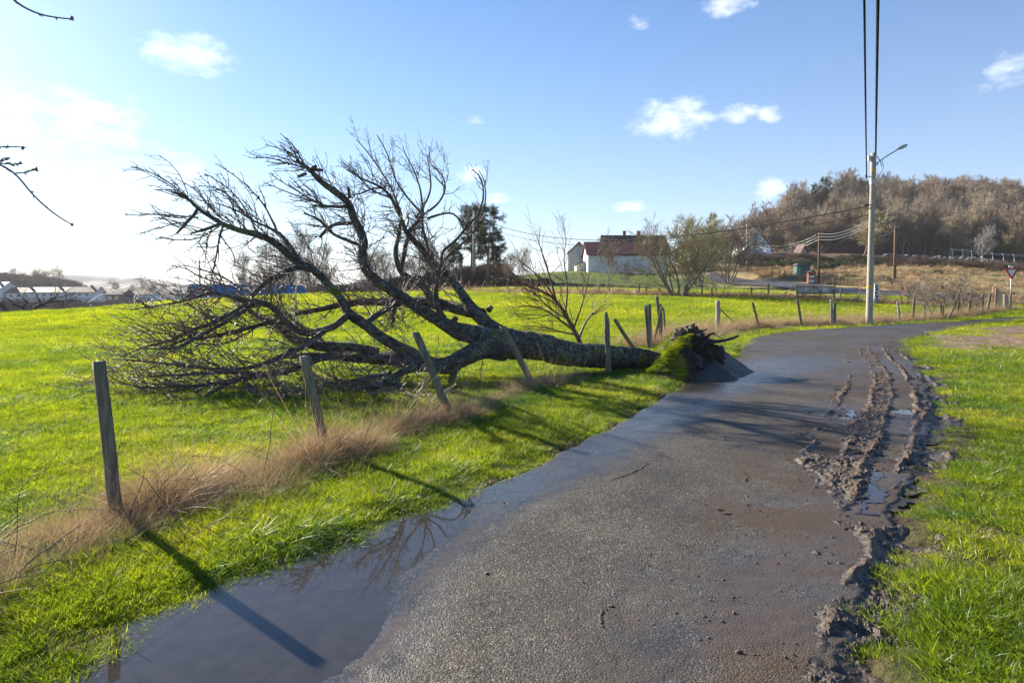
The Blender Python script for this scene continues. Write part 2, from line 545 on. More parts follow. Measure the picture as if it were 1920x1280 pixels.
def mat_bark(name, base, light, lichen=.35, moss=0.0, scale=1.0, dark=.35):
    m, nt, b = M_new(name)
    pos = objcoord(nt)
    n1 = noise(nt, 9 * scale, 8, .7, pos, .6)
    n2 = noise(nt, 30 * scale, 6, .7, pos)
    n3 = noise(nt, 3.5 * scale, 4, .6, pos)
    vo = N(nt, 'ShaderNodeTexVoronoi'); vo.inputs['Scale'].default_value = 22 * scale
    lk(nt, pos, vo.inputs['Vector'])
    c = ramp(nt, n1, [(.34, tuple(v * dark for v in base)), (.5, base), (.68, light)])
    lich = mth(nt, 'GREATER_THAN', mth(nt, 'MULTIPLY', n2, n3), .36 - lichen * .12)
    c = mixc(nt, lich, c, (.25, .27, .20))
    if moss:
        ms = mth(nt, 'GREATER_THAN', mth(nt, 'ADD', n3, mth(nt, 'MULTIPLY', n1, .4)), .83 - moss * .1)
        c = mixc(nt, ms, c, (.12, .13, .015))
    lk(nt, c, b.inputs['Base Color'])
    b.inputs['Roughness'].default_value = .85; b.inputs['Specular IOR Level'].default_value = .3
    h = mth(nt, 'ADD', mth(nt, 'MULTIPLY', n1, 1.0), mth(nt, 'ADD', mth(nt, 'MULTIPLY', vo.outputs[0], .5), mth(nt, 'MULTIPLY', n2, .5)))
    bump(nt, b, h, .9, .03 / scale)
    return m
MAT['bark'] = mat_bark('cherry_bark', (.075, .062, .050), (.20, .18, .145), .5, .3)
MAT['bark_limb'] = mat_bark('limb_bark', (.095, .08, .066), (.23, .21, .18), .3, 0)
MAT['twig'] = mat_simple('twig_bark', (.20, .145, .115), (.10, .068, .058), 6, .55, 0)
MAT['birch_twig'] = mat_simple('red_twig_bark', (.20, .085, .06), (.09, .04, .032), 5, .6, 0)
MAT['bark_far'] = mat_simple('far_bark', (.24, .20, .16), (.11, .09, .075), 2, .9, 0)
MAT['bark_pale'] = mat_simple('pale_bark', (.36, .34, .30), (.20, .18, .15), 2, .9, 0)
MAT['bark_dark'] = mat_simple('dark_bark', (.10, .085, .075), (.05, .04, .036), 3, .9, 0)
MAT['crown_brown'] = mat_simple('brown_twigs', (.31, .245, .165), (.17, .135, .09), .35, .9, 0)
MAT['crown_grey'] = mat_simple('grey_twigs', (.38, .31, .23), (.22, .175, .13), .35, .9, 0)
MAT['crown_olive'] = mat_simple('olive_twigs', (.38, .33, .17), (.22, .18, .09), .35, .9, 0)
MAT['crown_red'] = mat_simple('reddish_twigs', (.31, .235, .17), (.18, .135, .10), .35, .9, 0)
MAT['soil'] = mat_simple('dark_soil', (.085, .062, .046), (.022, .015, .012), 14, .75, 1.0, .04)
MAT['root'] = mat_simple('root_bark', (.09, .05, .035), (.03, .018, .013), 9, .8, .6, .01)

def mat_post(name, base, dark, moss=.3):
    m, nt, b = M_new(name)
    v = objcoord(nt, (26, 26, 2.2)); v2 = objcoord(nt, (5, 5, 3))
    g = noise(nt, 1.5, 7, .65, v, .3)
    s = noise(nt, 1.6, 5, .65, v2)
    c = ramp(nt, g, [(.32, dark), (.6, base), (.75, tuple(min(1, x * 1.5) for x in base))])
    c = mixc(nt, ramp(nt, s, [(.5, 0), (.62, moss)]), c, (.14, .16, .055))
    fine = noise(nt, 60, 3, .6, objcoord(nt))
    c = mixc(nt, ramp(nt, fine, [(.62, 0), (.68, .5)]), c, (.36, .38, .33))
    lk(nt, c, b.inputs['Base Color']); b.inputs['Roughness'].default_value = .85; b.inputs['Specular IOR Level'].default_value = .3
    bump(nt, b, g, .7, .012)
    return m
MAT['post'] = mat_post('weathered_post', (.26, .22, .16), (.07, .055, .04))
MAT['post_green'] = mat_post('mossy_post', (.22, .21, .15), (.06, .055, .04), .55)
MAT['pole'] = mat_post('grey_pole_wood', (.42, .385, .33), (.24, .215, .18), .1)
MAT['pole_brown'] = mat_post('brown_pole_wood', (.16, .085, .05), (.08, .045, .03), .1)
MAT['galv'] = mat_simple('galvanised_steel', (.45, .47, .49), (.32, .34, .36), 20, .45, .1, .002, metal=.7)
MAT['black'] = mat_simple('black_rubber', (.022, .024, .03), (.012, .012, .016), 20, .9, 0, spec=.1)
MAT['wire'] = mat_simple('rusty_wire', (.16, .13, .11), (.08, .06, .05), 60, .5, 0, metal=.5)
MAT['white_paint'] = mat_simple('white_paint', (.80, .80, .77), (.66, .67, .64), 1.4, .6, .1)
MAT['dirty_white'] = mat_simple('dirty_white_boards', (.70, .70, .66), (.42, .42, .38), 1.2, .7, .2, .01, (6, 6, .6))
MAT['red_paint'] = mat_simple('red_sign_paint', (.55, .015, .02), (.5, .012, .015), 5, .4, 0)
MAT['yellow'] = mat_simple('yellow_paint', (.75, .42, .02), (.6, .35, .02), 8, .5, 0)
MAT['orange'] = mat_simple('orange_paint', (.85, .14, .03), (.7, .12, .03), 8, .5, 0)
MAT['barn_red'] = mat_simple('barn_red_boards', (.26, .035, .022), (.17, .022, .016), 1.5, .8, .3, .02, (8, 8, .5))
MAT['barn_dark'] = mat_simple('dark_red_boards', (.085, .016, .013), (.05, .011, .010), 1.5, .8, .3, .02, (8, 8, .5))
MAT['pink'] = mat_simple('pinkish_boards', (.62, .42, .45), (.5, .34, .36), 2, .8, .1)
MAT['green_paint'] = mat_simple('green_boards', (.025, .12, .085), (.015, .08, .06), 2, .6, .2, .01, (10, 10, .6))
MAT['glass'] = mat_simple('window_glass', (.03, .035, .045), (.02, .025, .03), 2, .08, 0)
MAT['stone'] = mat_simple('grey_stone', (.20, .19, .18), (.07, .065, .06), 2.5, .9, .6, .05)
MAT['lens'] = mat_simple('lamp_lens', (.55, .56, .5), (.45, .45, .42), 20, .3, 0)

def mat_roof(name, c1, c2, row=.35, colw=.3, rough=.6):
    m, nt, b = M_new(name)
    v = objcoord(nt)
    n = noise(nt, 1.1, 5, .65, v)
    br = N(nt, 'ShaderNodeTexBrick')
    mp = N(nt, 'ShaderNodeMapping'); tc = N(nt, 'ShaderNodeTexCoord')
    sp = N(nt, 'ShaderNodeSeparateXYZ'); lk(nt, tc.outputs['Object'], sp.inputs[0])
    cb = N(nt, 'ShaderNodeCombineXYZ'); lk(nt, sp.outputs[0], cb.inputs[0]); lk(nt, mth(nt, 'MULTIPLY', sp.outputs[2], 1.3), cb.inputs[1])
    lk(nt, cb.outputs[0], br.inputs['Vector'])
    br.inputs['Scale'].default_value = 1; br.inputs['Brick Width'].default_value = colw; br.inputs['Row Height'].default_value = row
    br.inputs['Mortar Size'].default_value = .03; br.offset = 0
    br.inputs['Color1'].default_value = (1, 1, 1, 1); br.inputs['Color2'].default_value = (.75, .75, .75, 1); br.inputs['Mortar'].default_value = (.35, .35, .35, 1)
    c = mixc(nt, 1, ramp(nt, n, [(.35, c2), (.65, c1)]), br.outputs[0], 'MULTIPLY')
    lk(nt, c, b.inputs['Base Color']); b.inputs['Roughness'].default_value = rough; b.inputs['Specular IOR Level'].default_value = .15
    bump(nt, b, br.outputs[0], .5, .03)
    return m
MAT['roof_maroon'] = mat_roof('maroon_tiles', (.26, .085, .08), (.16, .055, .055), .5, 1.2)
MAT['roof_dark'] = mat_roof('dark_tiles', (.075, .06, .06), (.04, .033, .035))
MAT['roof_brown'] = mat_roof('brown_tiles', (.16, .065, .045), (.09, .035, .028))
MAT['roof_blue'] = mat_roof('blue_sheet_roof', (.05, .28, .46), (.035, .20, .36), 9.0, .9, .35)
MAT['roof_grey'] = mat_roof('grey_tiles', (.17, .17, .175), (.10, .10, .105))
MAT['brick'] = mat_simple('chimney_brick', (.30, .17, .12), (.2, .11, .08), 4, .9, .3)
MAT['water'] = None

def mat_water(name, col, ripple=.0):
    m, nt, b = M_new(name)
    n = noise(nt, 9, 5, .6, geopos(nt))
    lk(nt, ramp(nt, n, [(.3, tuple(v * .7 for v in col)), (.7, col)]), b.inputs['Base Color'])
    b.inputs['Roughness'].default_value = .02; b.inputs['IOR'].default_value = 1.36
    if ripple:
        bump(nt, b, noise(nt, 5, 2, .5, geopos(nt)), ripple, .01)
    return m
MAT['puddle'] = mat_water('puddle_water', (.050, .046, .043), .02)
MAT['mudwater'] = mat_water('mud_water', (.035, .024, .017), .03)

# ground: colour by what grows there (attribute), fine variation by noise
def mat_ground():
    m, nt, b = M_new('pasture_ground')
    a = attr(nt, 'gcol'); pos = geopos(nt)
    n1 = noise(nt, 2.2, 6, .65, pos); n2 = noise(nt, 14, 6, .7, pos); n3 = noise(nt, 0.35, 4, .6, pos)
    c = mixc(nt, 1, a.outputs['Color'], ramp(nt, n1, [(.3, (.62, .64, .6)), (.5, (1, 1, 1)), (.7, (1.35, 1.25, 1.2))]), 'MULTIPLY')
    c = mixc(nt, 1, c, ramp(nt, n2, [(.3, (.5, .5, .5)), (.5, (1, 1, 1)), (.7, (1.4, 1.4, 1.4))]), 'MULTIPLY')
    c = mixc(nt, 1, c, ramp(nt, n3, [(.3, (.8, .85, .8)), (.7, (1.25, 1.15, 1.1))]), 'MULTIPLY')
    lk(nt, c, b.inputs['Base Color']); b.inputs['Roughness'].default_value = .95; b.inputs['Specular IOR Level'].default_value = .15
    bump(nt, b, mth(nt, 'ADD', n2, n1), .8, .06)
    return m
MAT['ground'] = mat_ground()

def mat_road():
    m, nt, b = M_new('old_asphalt')
    pos = geopos(nt)
    wet = attr(nt, 'wet').outputs['Fac']; mud = attr(nt, 'mudf').outputs['Fac']
    vo = N(nt, 'ShaderNodeTexVoronoi'); vo.inputs['Scale'].default_value = 105; lk(nt, pos, vo.inputs['Vector'])
    vo2 = N(nt, 'ShaderNodeTexVoronoi'); vo2.inputs['Scale'].default_value = 210; lk(nt, pos, vo2.inputs['Vector'])
    n1 = noise(nt, 1.3, 6, .6, pos); n2 = noise(nt, 45, 5, .7, pos); n3 = noise(nt, .4, 3, .5, pos); n4 = noise(nt, 6, 6, .7, pos, .5)
    stone = ramp(nt, vo.outputs['Color'], [(.12, (.052, .047, .041)), (.5, (.125, .114, .098)), (.8, (.215, .195, .162)), (.95, (.48, .44, .37))])
    c = mixc(nt, ramp(nt, vo.outputs['Distance'], [(.25, 0), (.6, .8)]), stone, (.03, .028, .027))
    c = mixc(nt, 1, c, ramp(nt, n1, [(.3, (.70, .70, .70)), (.7, (1.35, 1.3, 1.22))]), 'MULTIPLY')
    # fine cracks
    cr = N(nt, 'ShaderNodeTexVoronoi'); cr.feature = 'DISTANCE_TO_EDGE'; cr.inputs['Scale'].default_value = .33
    wv = N(nt, 'ShaderNodeVectorMath', operation='ADD'); sc_ = N(nt, 'ShaderNodeVectorMath', operation='SCALE')
    nz = N(nt, 'ShaderNodeTexNoise'); nz.inputs['Scale'].default_value = 1.5; nz.inputs['Detail'].default_value = 5; lk(nt, pos, nz.inputs['Vector'])
    lk(nt, nz.outputs['Color'], sc_.inputs[0]); sc_.inputs['Scale'].default_value = .7
    lk(nt, pos, wv.inputs[0]); lk(nt, sc_.outputs[0], wv.inputs[1]); lk(nt, wv.outputs[0], cr.inputs['Vector'])
    crack = mth(nt, 'MULTIPLY', mth(nt, 'LESS_THAN', cr.outputs[0], .004), mth(nt, 'GREATER_THAN', n1, .56))
    c = mixc(nt, mth(nt, 'MULTIPLY', crack, .8), c, (.012, .011, .01))
    wetf = mth(nt, 'ADD', wet, mth(nt, 'MULTIPLY', mth(nt, 'SUBTRACT', n4, .5), mth(nt, 'MULTIPLY', mth(nt, 'MULTIPLY', wet, mth(nt, 'SUBTRACT', 1.0, wet)), 4.0)), clamp=True)
    c = mixc(nt, mth(nt, 'MULTIPLY', wetf, .55), c, (.018, .018, .019))
    mf = mth(nt, 'MULTIPLY', mth(nt, 'ADD', mud, mth(nt, 'MULTIPLY', mth(nt, 'SUBTRACT', n4, .5), mth(nt, 'MULTIPLY', mud, 1.6))), 1.0, clamp=True)
    c = mixc(nt, mf, c, mixc(nt, n2, (.045, .031, .021), (.105, .075, .052)))
    lk(nt, c, b.inputs['Base Color'])
    rr = mth(nt, 'SUBTRACT', .68, mth(nt, 'MULTIPLY', wetf, .50))
    rr = mth(nt, 'ADD', rr, mth(nt, 'MULTIPLY', mth(nt, 'SUBTRACT', n1, .5), .25), clamp=True)
    lk(nt, rr, b.inputs['Roughness'])
    lk(nt, mth(nt, 'ADD', .14, mth(nt, 'MULTIPLY', wetf, .65)), b.inputs['Specular IOR Level'])
    h = mth(nt, 'ADD', mth(nt, 'MULTIPLY', vo.outputs['Distance'], -1.0), mth(nt, 'ADD', mth(nt, 'MULTIPLY', vo2.outputs['Distance'], -.4), mth(nt, 'MULTIPLY', n2, .5)))
    h = mth(nt, 'SUBTRACT', h, mth(nt, 'MULTIPLY', crack, 2.0))
    bn = N(nt, 'ShaderNodeBump'); bn.inputs['Distance'].default_value = .0045
    lk(nt, mth(nt, 'SUBTRACT', .95, mth(nt, 'MULTIPLY', wetf, .78)), bn.inputs['Strength'])
    lk(nt, h, bn.inputs['Height']); lk(nt, bn.outputs[0], b.inputs['Normal'])
    return m
MAT['road'] = mat_road()

def mat_mud():
    m, nt, b = M_new('wet_mud')
    pos = geopos(nt)
    n1 = noise(nt, 7, 7, .7, pos, .4); n2 = noise(nt, 60, 5, .7, pos); n3 = noise(nt, 2, 3, .5, pos)
    dry = attr(nt, 'hgt').outputs['Fac']
    c = mixc(nt, dry, ramp(nt, n1, [(.3, (.026, .017, .010)), (.7, (.058, .039, .025))]), ramp(nt, n1, [(.3, (.06, .040, .025)), (.7, (.13, .088, .055))]))
    lk(nt, c, b.inputs['Base Color'])
    lk(nt, mth(nt, 'ADD', .22, mth(nt, 'ADD', mth(nt, 'MULTIPLY', dry, .5), mth(nt, 'MULTIPLY', n3, .2)), clamp=True), b.inputs['Roughness'])
    b.inputs['Specular IOR Level'].default_value = .5
    bump(nt, b, mth(nt, 'ADD', n1, mth(nt, 'MULTIPLY', n2, .6)), .8, .02)
    return m
MAT['mud'] = mat_mud()

# ------------------------------------------------------------------ road outline (pairs of edge points, left and right)
ROAD_L = [(120,1280),(440,1112),(740,1000),(860,935),(985,885),(1095,828),(1175,788),(1262,735),(1330,700),(1388,668),(1390,650),(1402,636),(1440,625),(1560,616),(1700,607),(1830,600),(1925,593)]
ROAD_R = [(1545,1280),(1600,1150),(1640,1050),(1680,960),(1712,890),(1735,830),(1745,780),(1742,740),(1735,712),(1722,690),(1700,665),(1692,652),(1702,640),(1740,627),(1800,615),(1880,604),(1965,595)]
rl = [G(*p)[:2] for p in ROAD_L]; rr_ = [G(*p)[:2] for p in ROAD_R]
dL = rl[0] - rl[1]; dL /= np.linalg.norm(dL); dR = rr_[0] - rr_[1]; dR /= np.linalg.norm(dR)
rl = [rl[0] + dL * 10] + [rl[0] + dL * 4] + rl; rr_ = [rr_[0] + dL * 10 + np.array([.8, 0])] + [rr_[0] + dL * 4 + np.array([.3, 0])] + rr_
eL = rl[-1] - rl[-2]; eL = np.array([1.0, .32]); eL /= np.linalg.norm(eL)
rl = rl + [rl[-1] + eL * 8, rl[-1] + eL * 25]; rr_ = rr_ + [rr_[-1] + eL * 8, rr_[-1] + eL * 25]
rl = np.array(rl); rr_ = np.array(rr_)
# smooth both with the same scheme so pairs stay matched
both = chaikin(np.concatenate([rl, rr_], 1), 3)
sarc = np.concatenate([[0], np.cumsum(.5 * (np.linalg.norm(np.diff(both[:, :2], axis=0), axis=1) + np.linalg.norm(np.diff(both[:, 2:], axis=0), axis=1)))])
cen = .5 * (both[:, :2] + both[:, 2:]); rc = np.hypot(cen[:, 0], cen[:, 1])
wgt = np.concatenate([[0], np.cumsum(np.diff(sarc) / np.maximum(.5 * (rc[1:] + rc[:-1]), 2.2) ** 1.2)])
tt = np.interp(np.linspace(0, wgt[-1], 900), wgt, sarc)
EL = np.stack([np.interp(tt, sarc, both[:, k]) for k in (0, 1)], 1)
ER = np.stack([np.interp(tt, sarc, both[:, k]) for k in (2, 3)], 1)
wv = lambda t, s: (fbm(t * 3.1, t * 0 + s, 11, 5, .6) - .5)
acr = EL - ER; acr /= np.linalg.norm(acr, axis=1, keepdims=True)
EL = EL + acr * (wv(tt, 3.3) * .22)[:, None]
ER = ER - acr * (wv(tt, 8.8) * .30)[:, None]
ROADPOLY = np.concatenate([EL[::4], ER[::-4]])

PUD_BOUND = np.array([G(*p)[:2] for p in [(-30,1330),(150,1240),(290,1180),(410,1105),(540,1062),(690,1005),(800,958),(868,930),(880,945),(845,985),(800,1030),(755,1068),(715,1095),(690,1150),(645,1215),(600,1250),(540,1340)]])
WET_LINE = np.array([G(*p)[:2] for p in [(300,1300),(560,1120),(800,1000),(930,930),(1060,870),(1190,800),(1290,740),(1420,700),(1520,680)]])
MUD_L = [(1545,1300),(1585,1180),(1560,1060),(1500,960),(1460,885),(1470,840),(1500,800),(1525,755),(1530,720),(1550,690),(1570,662),(1605,648),(1640,640)]
MUD_R = [(1650,1300),(1690,1180),(1730,1060),(1765,960),(1785,880),(1800,830),(1805,780),(1795,740),(1775,712),(1752,692),(1722,668),(1705,655),(1700,642)]
ml = np.array([G(*p)[:2] for p in MUD_L]); mr = np.array([G(*p)[:2] for p in MUD_R])
MUDPOLY = np.concatenate([ml, mr[::-1]])
MUDC = chaikin((ml * .45 + mr * .55), 2)

def road_side(x, y):
    return inpoly(x, y, ROADPOLY)

def puddle_depth(x, y):
    """how far inside the puddle (m), negative outside"""
    d, _ = dline(x, y, np.concatenate([PUD_BOUND, PUD_BOUND[:1]]))
    ins = inpoly(x, y, PUD_BOUND)
    return np.where(ins, d, -d)

PUD_Z = 0.0125
def build_road():
    na = 150
    s = np.linspace(0, 1, na)
    X = EL[:, None, 0] * (1 - s) + ER[:, None, 0] * s
    Y = EL[:, None, 1] * (1 - s) + ER[:, None, 1] * s
    x, y = X.ravel(), Y.ravel()
    z = H(x, y) + 0.022
    sv = np.tile(s, len(EL))
    z += 0.03 * (1 - (2 * sv - 1) ** 2) * smooth(8, 14, np.hypot(x, y))      # camber further on
    z -= .025 * (smooth(.012, 0, sv) + smooth(.988, 1, sv))                    # worn edge dips under the turf
    pd = puddle_depth(x, y)
    z -= .024 * smooth(-.32, .22, pd)
    z += (fbm(x * 1.3, y * 1.3, 21, 4) - .5) * .010 + (fbm(x * 9, y * 9, 22, 3) - .5) * .007 + (fbm(x * 26, y * 26, 23, 2) - .5) * .004
    dw, tw = dline(x, y, WET_LINE)
    wid = .34 + .75 * tw + .6 * smooth(.6, 1, tw)
    wet = smooth(1.0, .25, dw / wid) * (.72 + .28 * smooth(.3, .7, fbm(x * 1.1, y * 1.1, 31, 4)))
    wet = np.maximum(wet, .95 * smooth(-.55, -.02, pd))
    dm, _ = dline(x, y, MUDC)
    wet = np.maximum(wet, .50 * smooth(1.6, .6, dm) * smooth(.35, .6, fbm(x * .9, y * .9, 37, 4)))
    wet = np.maximum(wet, .35 * smooth(11, 20, np.hypot(x, y)) * smooth(.4, .6, fbm(x * .5, y * .5, 39, 4)))
    mud = smooth(1.6, .4, dm + (fbm(x * 1.2, y * 1.2, 47, 4) - .5) * 1.2) * .85 * smooth(.30, .6, fbm(x * 4, y * 4, 48, 4))
    mud = np.maximum(mud, .55 * smooth(.05, .0, np.minimum(sv, 1 - sv)))
    # silt line at the puddle's far rim
    rim = smooth(.10, .0, np.abs(pd + .16)) * smooth(4.0, 3.2, y) * 0 + smooth(.07, .0, np.abs(pd + .20 + .10 * (fbm(x * 2, y * 2, 41) - .5)))
    mud = np.maximum(mud, .75 * rim * (sv > .12) * smooth(.3, .6, fbm(x * 2.4, y * 2.4, 43)))
    nr = len(EL)
    i = np.arange(nr - 1)[:, None] * na; k = np.arange(na - 1)[None]
    Q = np.stack([i + k, i + na + k, i + na + k + 1, i + k + 1], -1).reshape(-1, 4)
    o = mesh_obj('road', np.stack([x, y, z], 1), Q, MAT['road'], smooth=True, attrs={'wet': wet, 'mudf': mud})
    tag(o, 'narrow cracked asphalt lane curving to the right', None, None, 'structure')
    # water standing at the left edge of the lane
    g = .035
    gx, gy = np.meshgrid(np.arange(PUD_BOUND[:, 0].min() - .3, PUD_BOUND[:, 0].max() + .3, g), np.arange(PUD_BOUND[:, 1].min() - .3, PUD_BOUND[:, 1].max() + .3, g))
    sh = gx.shape; pdg = puddle_depth(gx.ravel(), gy.ravel()).reshape(sh)
    keep = pdg > -.25
    cells = keep[:-1, :-1] & keep[1:, 1:] & keep[:-1, 1:] & keep[1:, :-1]
    idx = np.arange(gx.size).reshape(sh)
    Qs = np.stack([idx[:-1, :-1], idx[:-1, 1:], idx[1:, 1:], idx[1:, :-1]], -1)[cells]
    V = np.stack([gx.ravel(), gy.ravel(), np.full(gx.size, PUD_Z)], 1)
    used = np.unique(Qs); rem = np.full(len(V), -1); rem[used] = np.arange(len(used))
    o = mesh_obj('puddle', V[used], rem[Qs], MAT['puddle'], smooth=True)
    tag(o, 'long shallow puddle along the left road edge mirroring the sky', None, None, 'structure')
build_road()

# ------------------------------------------------------------------ mud thrown up by wheels at the right edge
RUTS = [[(1600,1300),(1655,1150),(1700,1010),(1725,930),(1742,860),(1752,800),(1745,750),(1722,710),(1690,680),(1668,660)],
        [(1620,1000),(1650,930),(1668,870),(1690,800),(1700,750),(1690,712),(1665,685),(1645,664),(1640,648)],
        [(1545,860),(1575,800),(1605,755),(1618,715),(1612,690),(1600,668),(1596,655)],
        [(1770,800),(1768,760),(1752,725),(1728,697),(1702,675)]]
RUTS = [chaikin(np.array([G(*p)[:2] for p in r]), 2) for r in RUTS]
def mud_height(x, y):
    inside = inpoly(x, y, MUDPOLY)
    de, _ = dline(x, y, np.concatenate([MUDPOLY, MUDPOLY[:1]]))
    e = np.where(inside, de, -de) + (fbm(x * 1.6, y * 1.6, 51, 5, .65) - .5) * 1.5
    mask = smooth(-.12, .45, e)
    n = fbm(x * 2.2, y * 2.2, 52, 4, .55); n2 = fbm(x * 15, y * 15, 53, 3, .55); n3 = fbm(x * 34, y * 34, 54, 3, .6); n4 = fbm(x * 5.5, y * 5.5, 55, 4, .6)
    gate = smooth(.44, .60, n4 * .6 + n * .4)
    core = smooth(.25, .75, mask)
    clod = smooth(.46, .66, n2) * .012 + smooth(.42, .74, n3) * .009
    rough = fbm(x * 17, y * 17, 56, 4, .7) - .5
    h = -.012 + mask * .0115 + core * (.012 + (n - .46) * .014 + rough * .032) + mask * rough * .012 + mask * clod * (.15 + 1.0 * gate)
    for k, r in enumerate(RUTS):
        d, t = dline(x, y, r)
        d = d + (fbm(x * 2, y * 2, 60 + k, 3) - .5) * .12
        on = smooth(.0, .25, mask) * smooth(.0, .06, t) * smooth(1.0, .88, t)
        rg = .55 + .8 * smooth(.3, .65, fbm(x * 1.3, y * 1.3, 66 + k, 3))
        prof = -.034 * np.exp(-(d / .12) ** 2) + (.024 if k in (0, 3) else .013) * rg * np.exp(-((d - .18) / .040) ** 2) * (.65 + .6 * n2)
        tread = .007 * np.sin(t * len(r) * 5.5 + d * 18) * np.exp(-(d / .10) ** 2)
        h += on * (prof + tread)
    return h, mask
def build_mud():
    # grid follows the mud: finer near the camera
    cl = resample(np.concatenate([ml, mr], 1), 60)
    both = chaikin(cl, 1); cen = .5 * (both[:, :2] + both[:, 2:]); r = np.hypot(cen[:, 0], cen[:, 1])
    s = np.concatenate([[0], np.cumsum(np.linalg.norm(np.diff(cen, axis=0), axis=1))])
    w = np.concatenate([[0], np.cumsum(np.diff(s) / r[1:] ** .7)])
    t = np.interp(np.linspace(0, w[-1], 1400), w, s)
    A = np.stack([np.interp(t, s, both[:, k]) for k in (0, 1)], 1); B = np.stack([np.interp(t, s, both[:, k]) for k in (2, 3)], 1)
    d = B - A; A2 = A - d * .45; B2 = B + d * .35
    na = 400; q = np.linspace(0, 1, na)
    x = (A2[:, None, 0] * (1 - q) + B2[:, None, 0] * q).ravel(); y = (A2[:, None, 1] * (1 - q) + B2[:, None, 1] * q).ravel()
    h, mask = mud_height(x, y)
    hb = H(x, y)
    z = hb + .022 + h
    z = np.maximum(z, hb - .06)
    nr = len(t); i = np.arange(nr - 1)[:, None] * na; k = np.arange(na - 1)[None]
    Q = np.stack([i + k, i + na + k, i + na + k + 1, i + k + 1], -1).reshape(-1, 4)[:, ::-1]
    Q = Q[(mask[Q] > .02).any(axis=1)]
    used = np.unique(Q); rem = np.full(len(x), -1); rem[used] = np.arange(len(used))
    o = mesh_obj('mud', np.stack([x, y, z], 1)[used], rem[Q], MAT['mud'], smooth=True, attrs={'hgt': smooth(.004, .035, h[used])})
    tag(o, 'churned wet mud with tyre ruts at the right road edge', None, None, 'stuff')
    Q2 = Q[(mask[Q] > .35).all(axis=1)]
    zw = hb + .0235
    lowm = fbm(x * .8, y * .8, 71, 3)
    Q2 = Q2[(lowm[Q2] > .44).any(axis=1) & (y[Q2] > 3.6).all(axis=1) & road_side(x[Q2[:, 0]], y[Q2[:, 0]])]
    used = np.unique(Q2); rem = np.full(len(x), -1); rem[used] = np.arange(len(used))
    zw = np.round(zw / .004) * .004
    o = mesh_obj('rut_water', np.stack([x, y, hb + .0265 - .03 * smooth(.50, .44, lowm) - .03 * smooth(.6, .35, mask)], 1)[used], rem[Q2], MAT['mudwater'], smooth=True)
    tag(o, 'rain water lying in the tyre ruts', None, None, 'structure')
    # loose clods thrown across the asphalt
    rng = np.random.default_rng(77)
    parts = []
    ico = MB(); 
    import bmesh
    bm = bmesh.new(); bmesh.ops.create_icosphere(bm, subdivisions=1, radius=1)
    bv = np.array([v.co[:] for v in bm.verts]); bf = np.array([[v.index for v in f.verts] for f in bm.faces]); bm.free()
    Vs, Fs, n = [], [], 0
    for c in range(4200):
        if c < 4050:
            t = rng.uniform(0, 1); i = min(int(t * (len(MUDC) - 1)), len(MUDC) - 2); w = t * (len(MUDC) - 1) - i
            p = MUDC[i] * (1 - w) + MUDC[i + 1] * w
            off = rng.normal(-.25, .6); nn = np.array([MUDC[i + 1][1] - MUDC[i][1], -(MUDC[i + 1][0] - MUDC[i][0])]); nn /= np.linalg.norm(nn)
            p = p + nn * off
        else:
            i = rng.integers(0, 880); q = 1 - abs(rng.normal(0, .25)); q = min(max(q, .02), .99) if rng.random() < .6 else rng.uniform(.02, .99)
            p = EL[i] * (1 - q) + ER[i] * q
        if not road_side(p[:1], p[1:2])[0] or (p[1] < 5.5 and rng.random() < .75): continue
        s = min(rng.lognormal(-5.4, .45), .02)
        v = bv * (s * np.array([rng.uniform(.7, 1.4), rng.uniform(.7, 1.4), rng.uniform(.4, .8)])) * (1 + rng.normal(0, .18, (len(bv), 1)))
        v = v + [p[0], p[1], Hs(*p) + .022 + s * .25]
        Vs.append(v); Fs.append(bf + n); n += len(v)
    o = mesh_obj('mud_crumbs', np.concatenate(Vs), np.concatenate(Fs), MAT['mud'], attrs={'hgt': np.full(n, .6)})
    tag(o, 'small clods of mud and grit scattered over the asphalt', None, None, 'stuff')
build_mud()

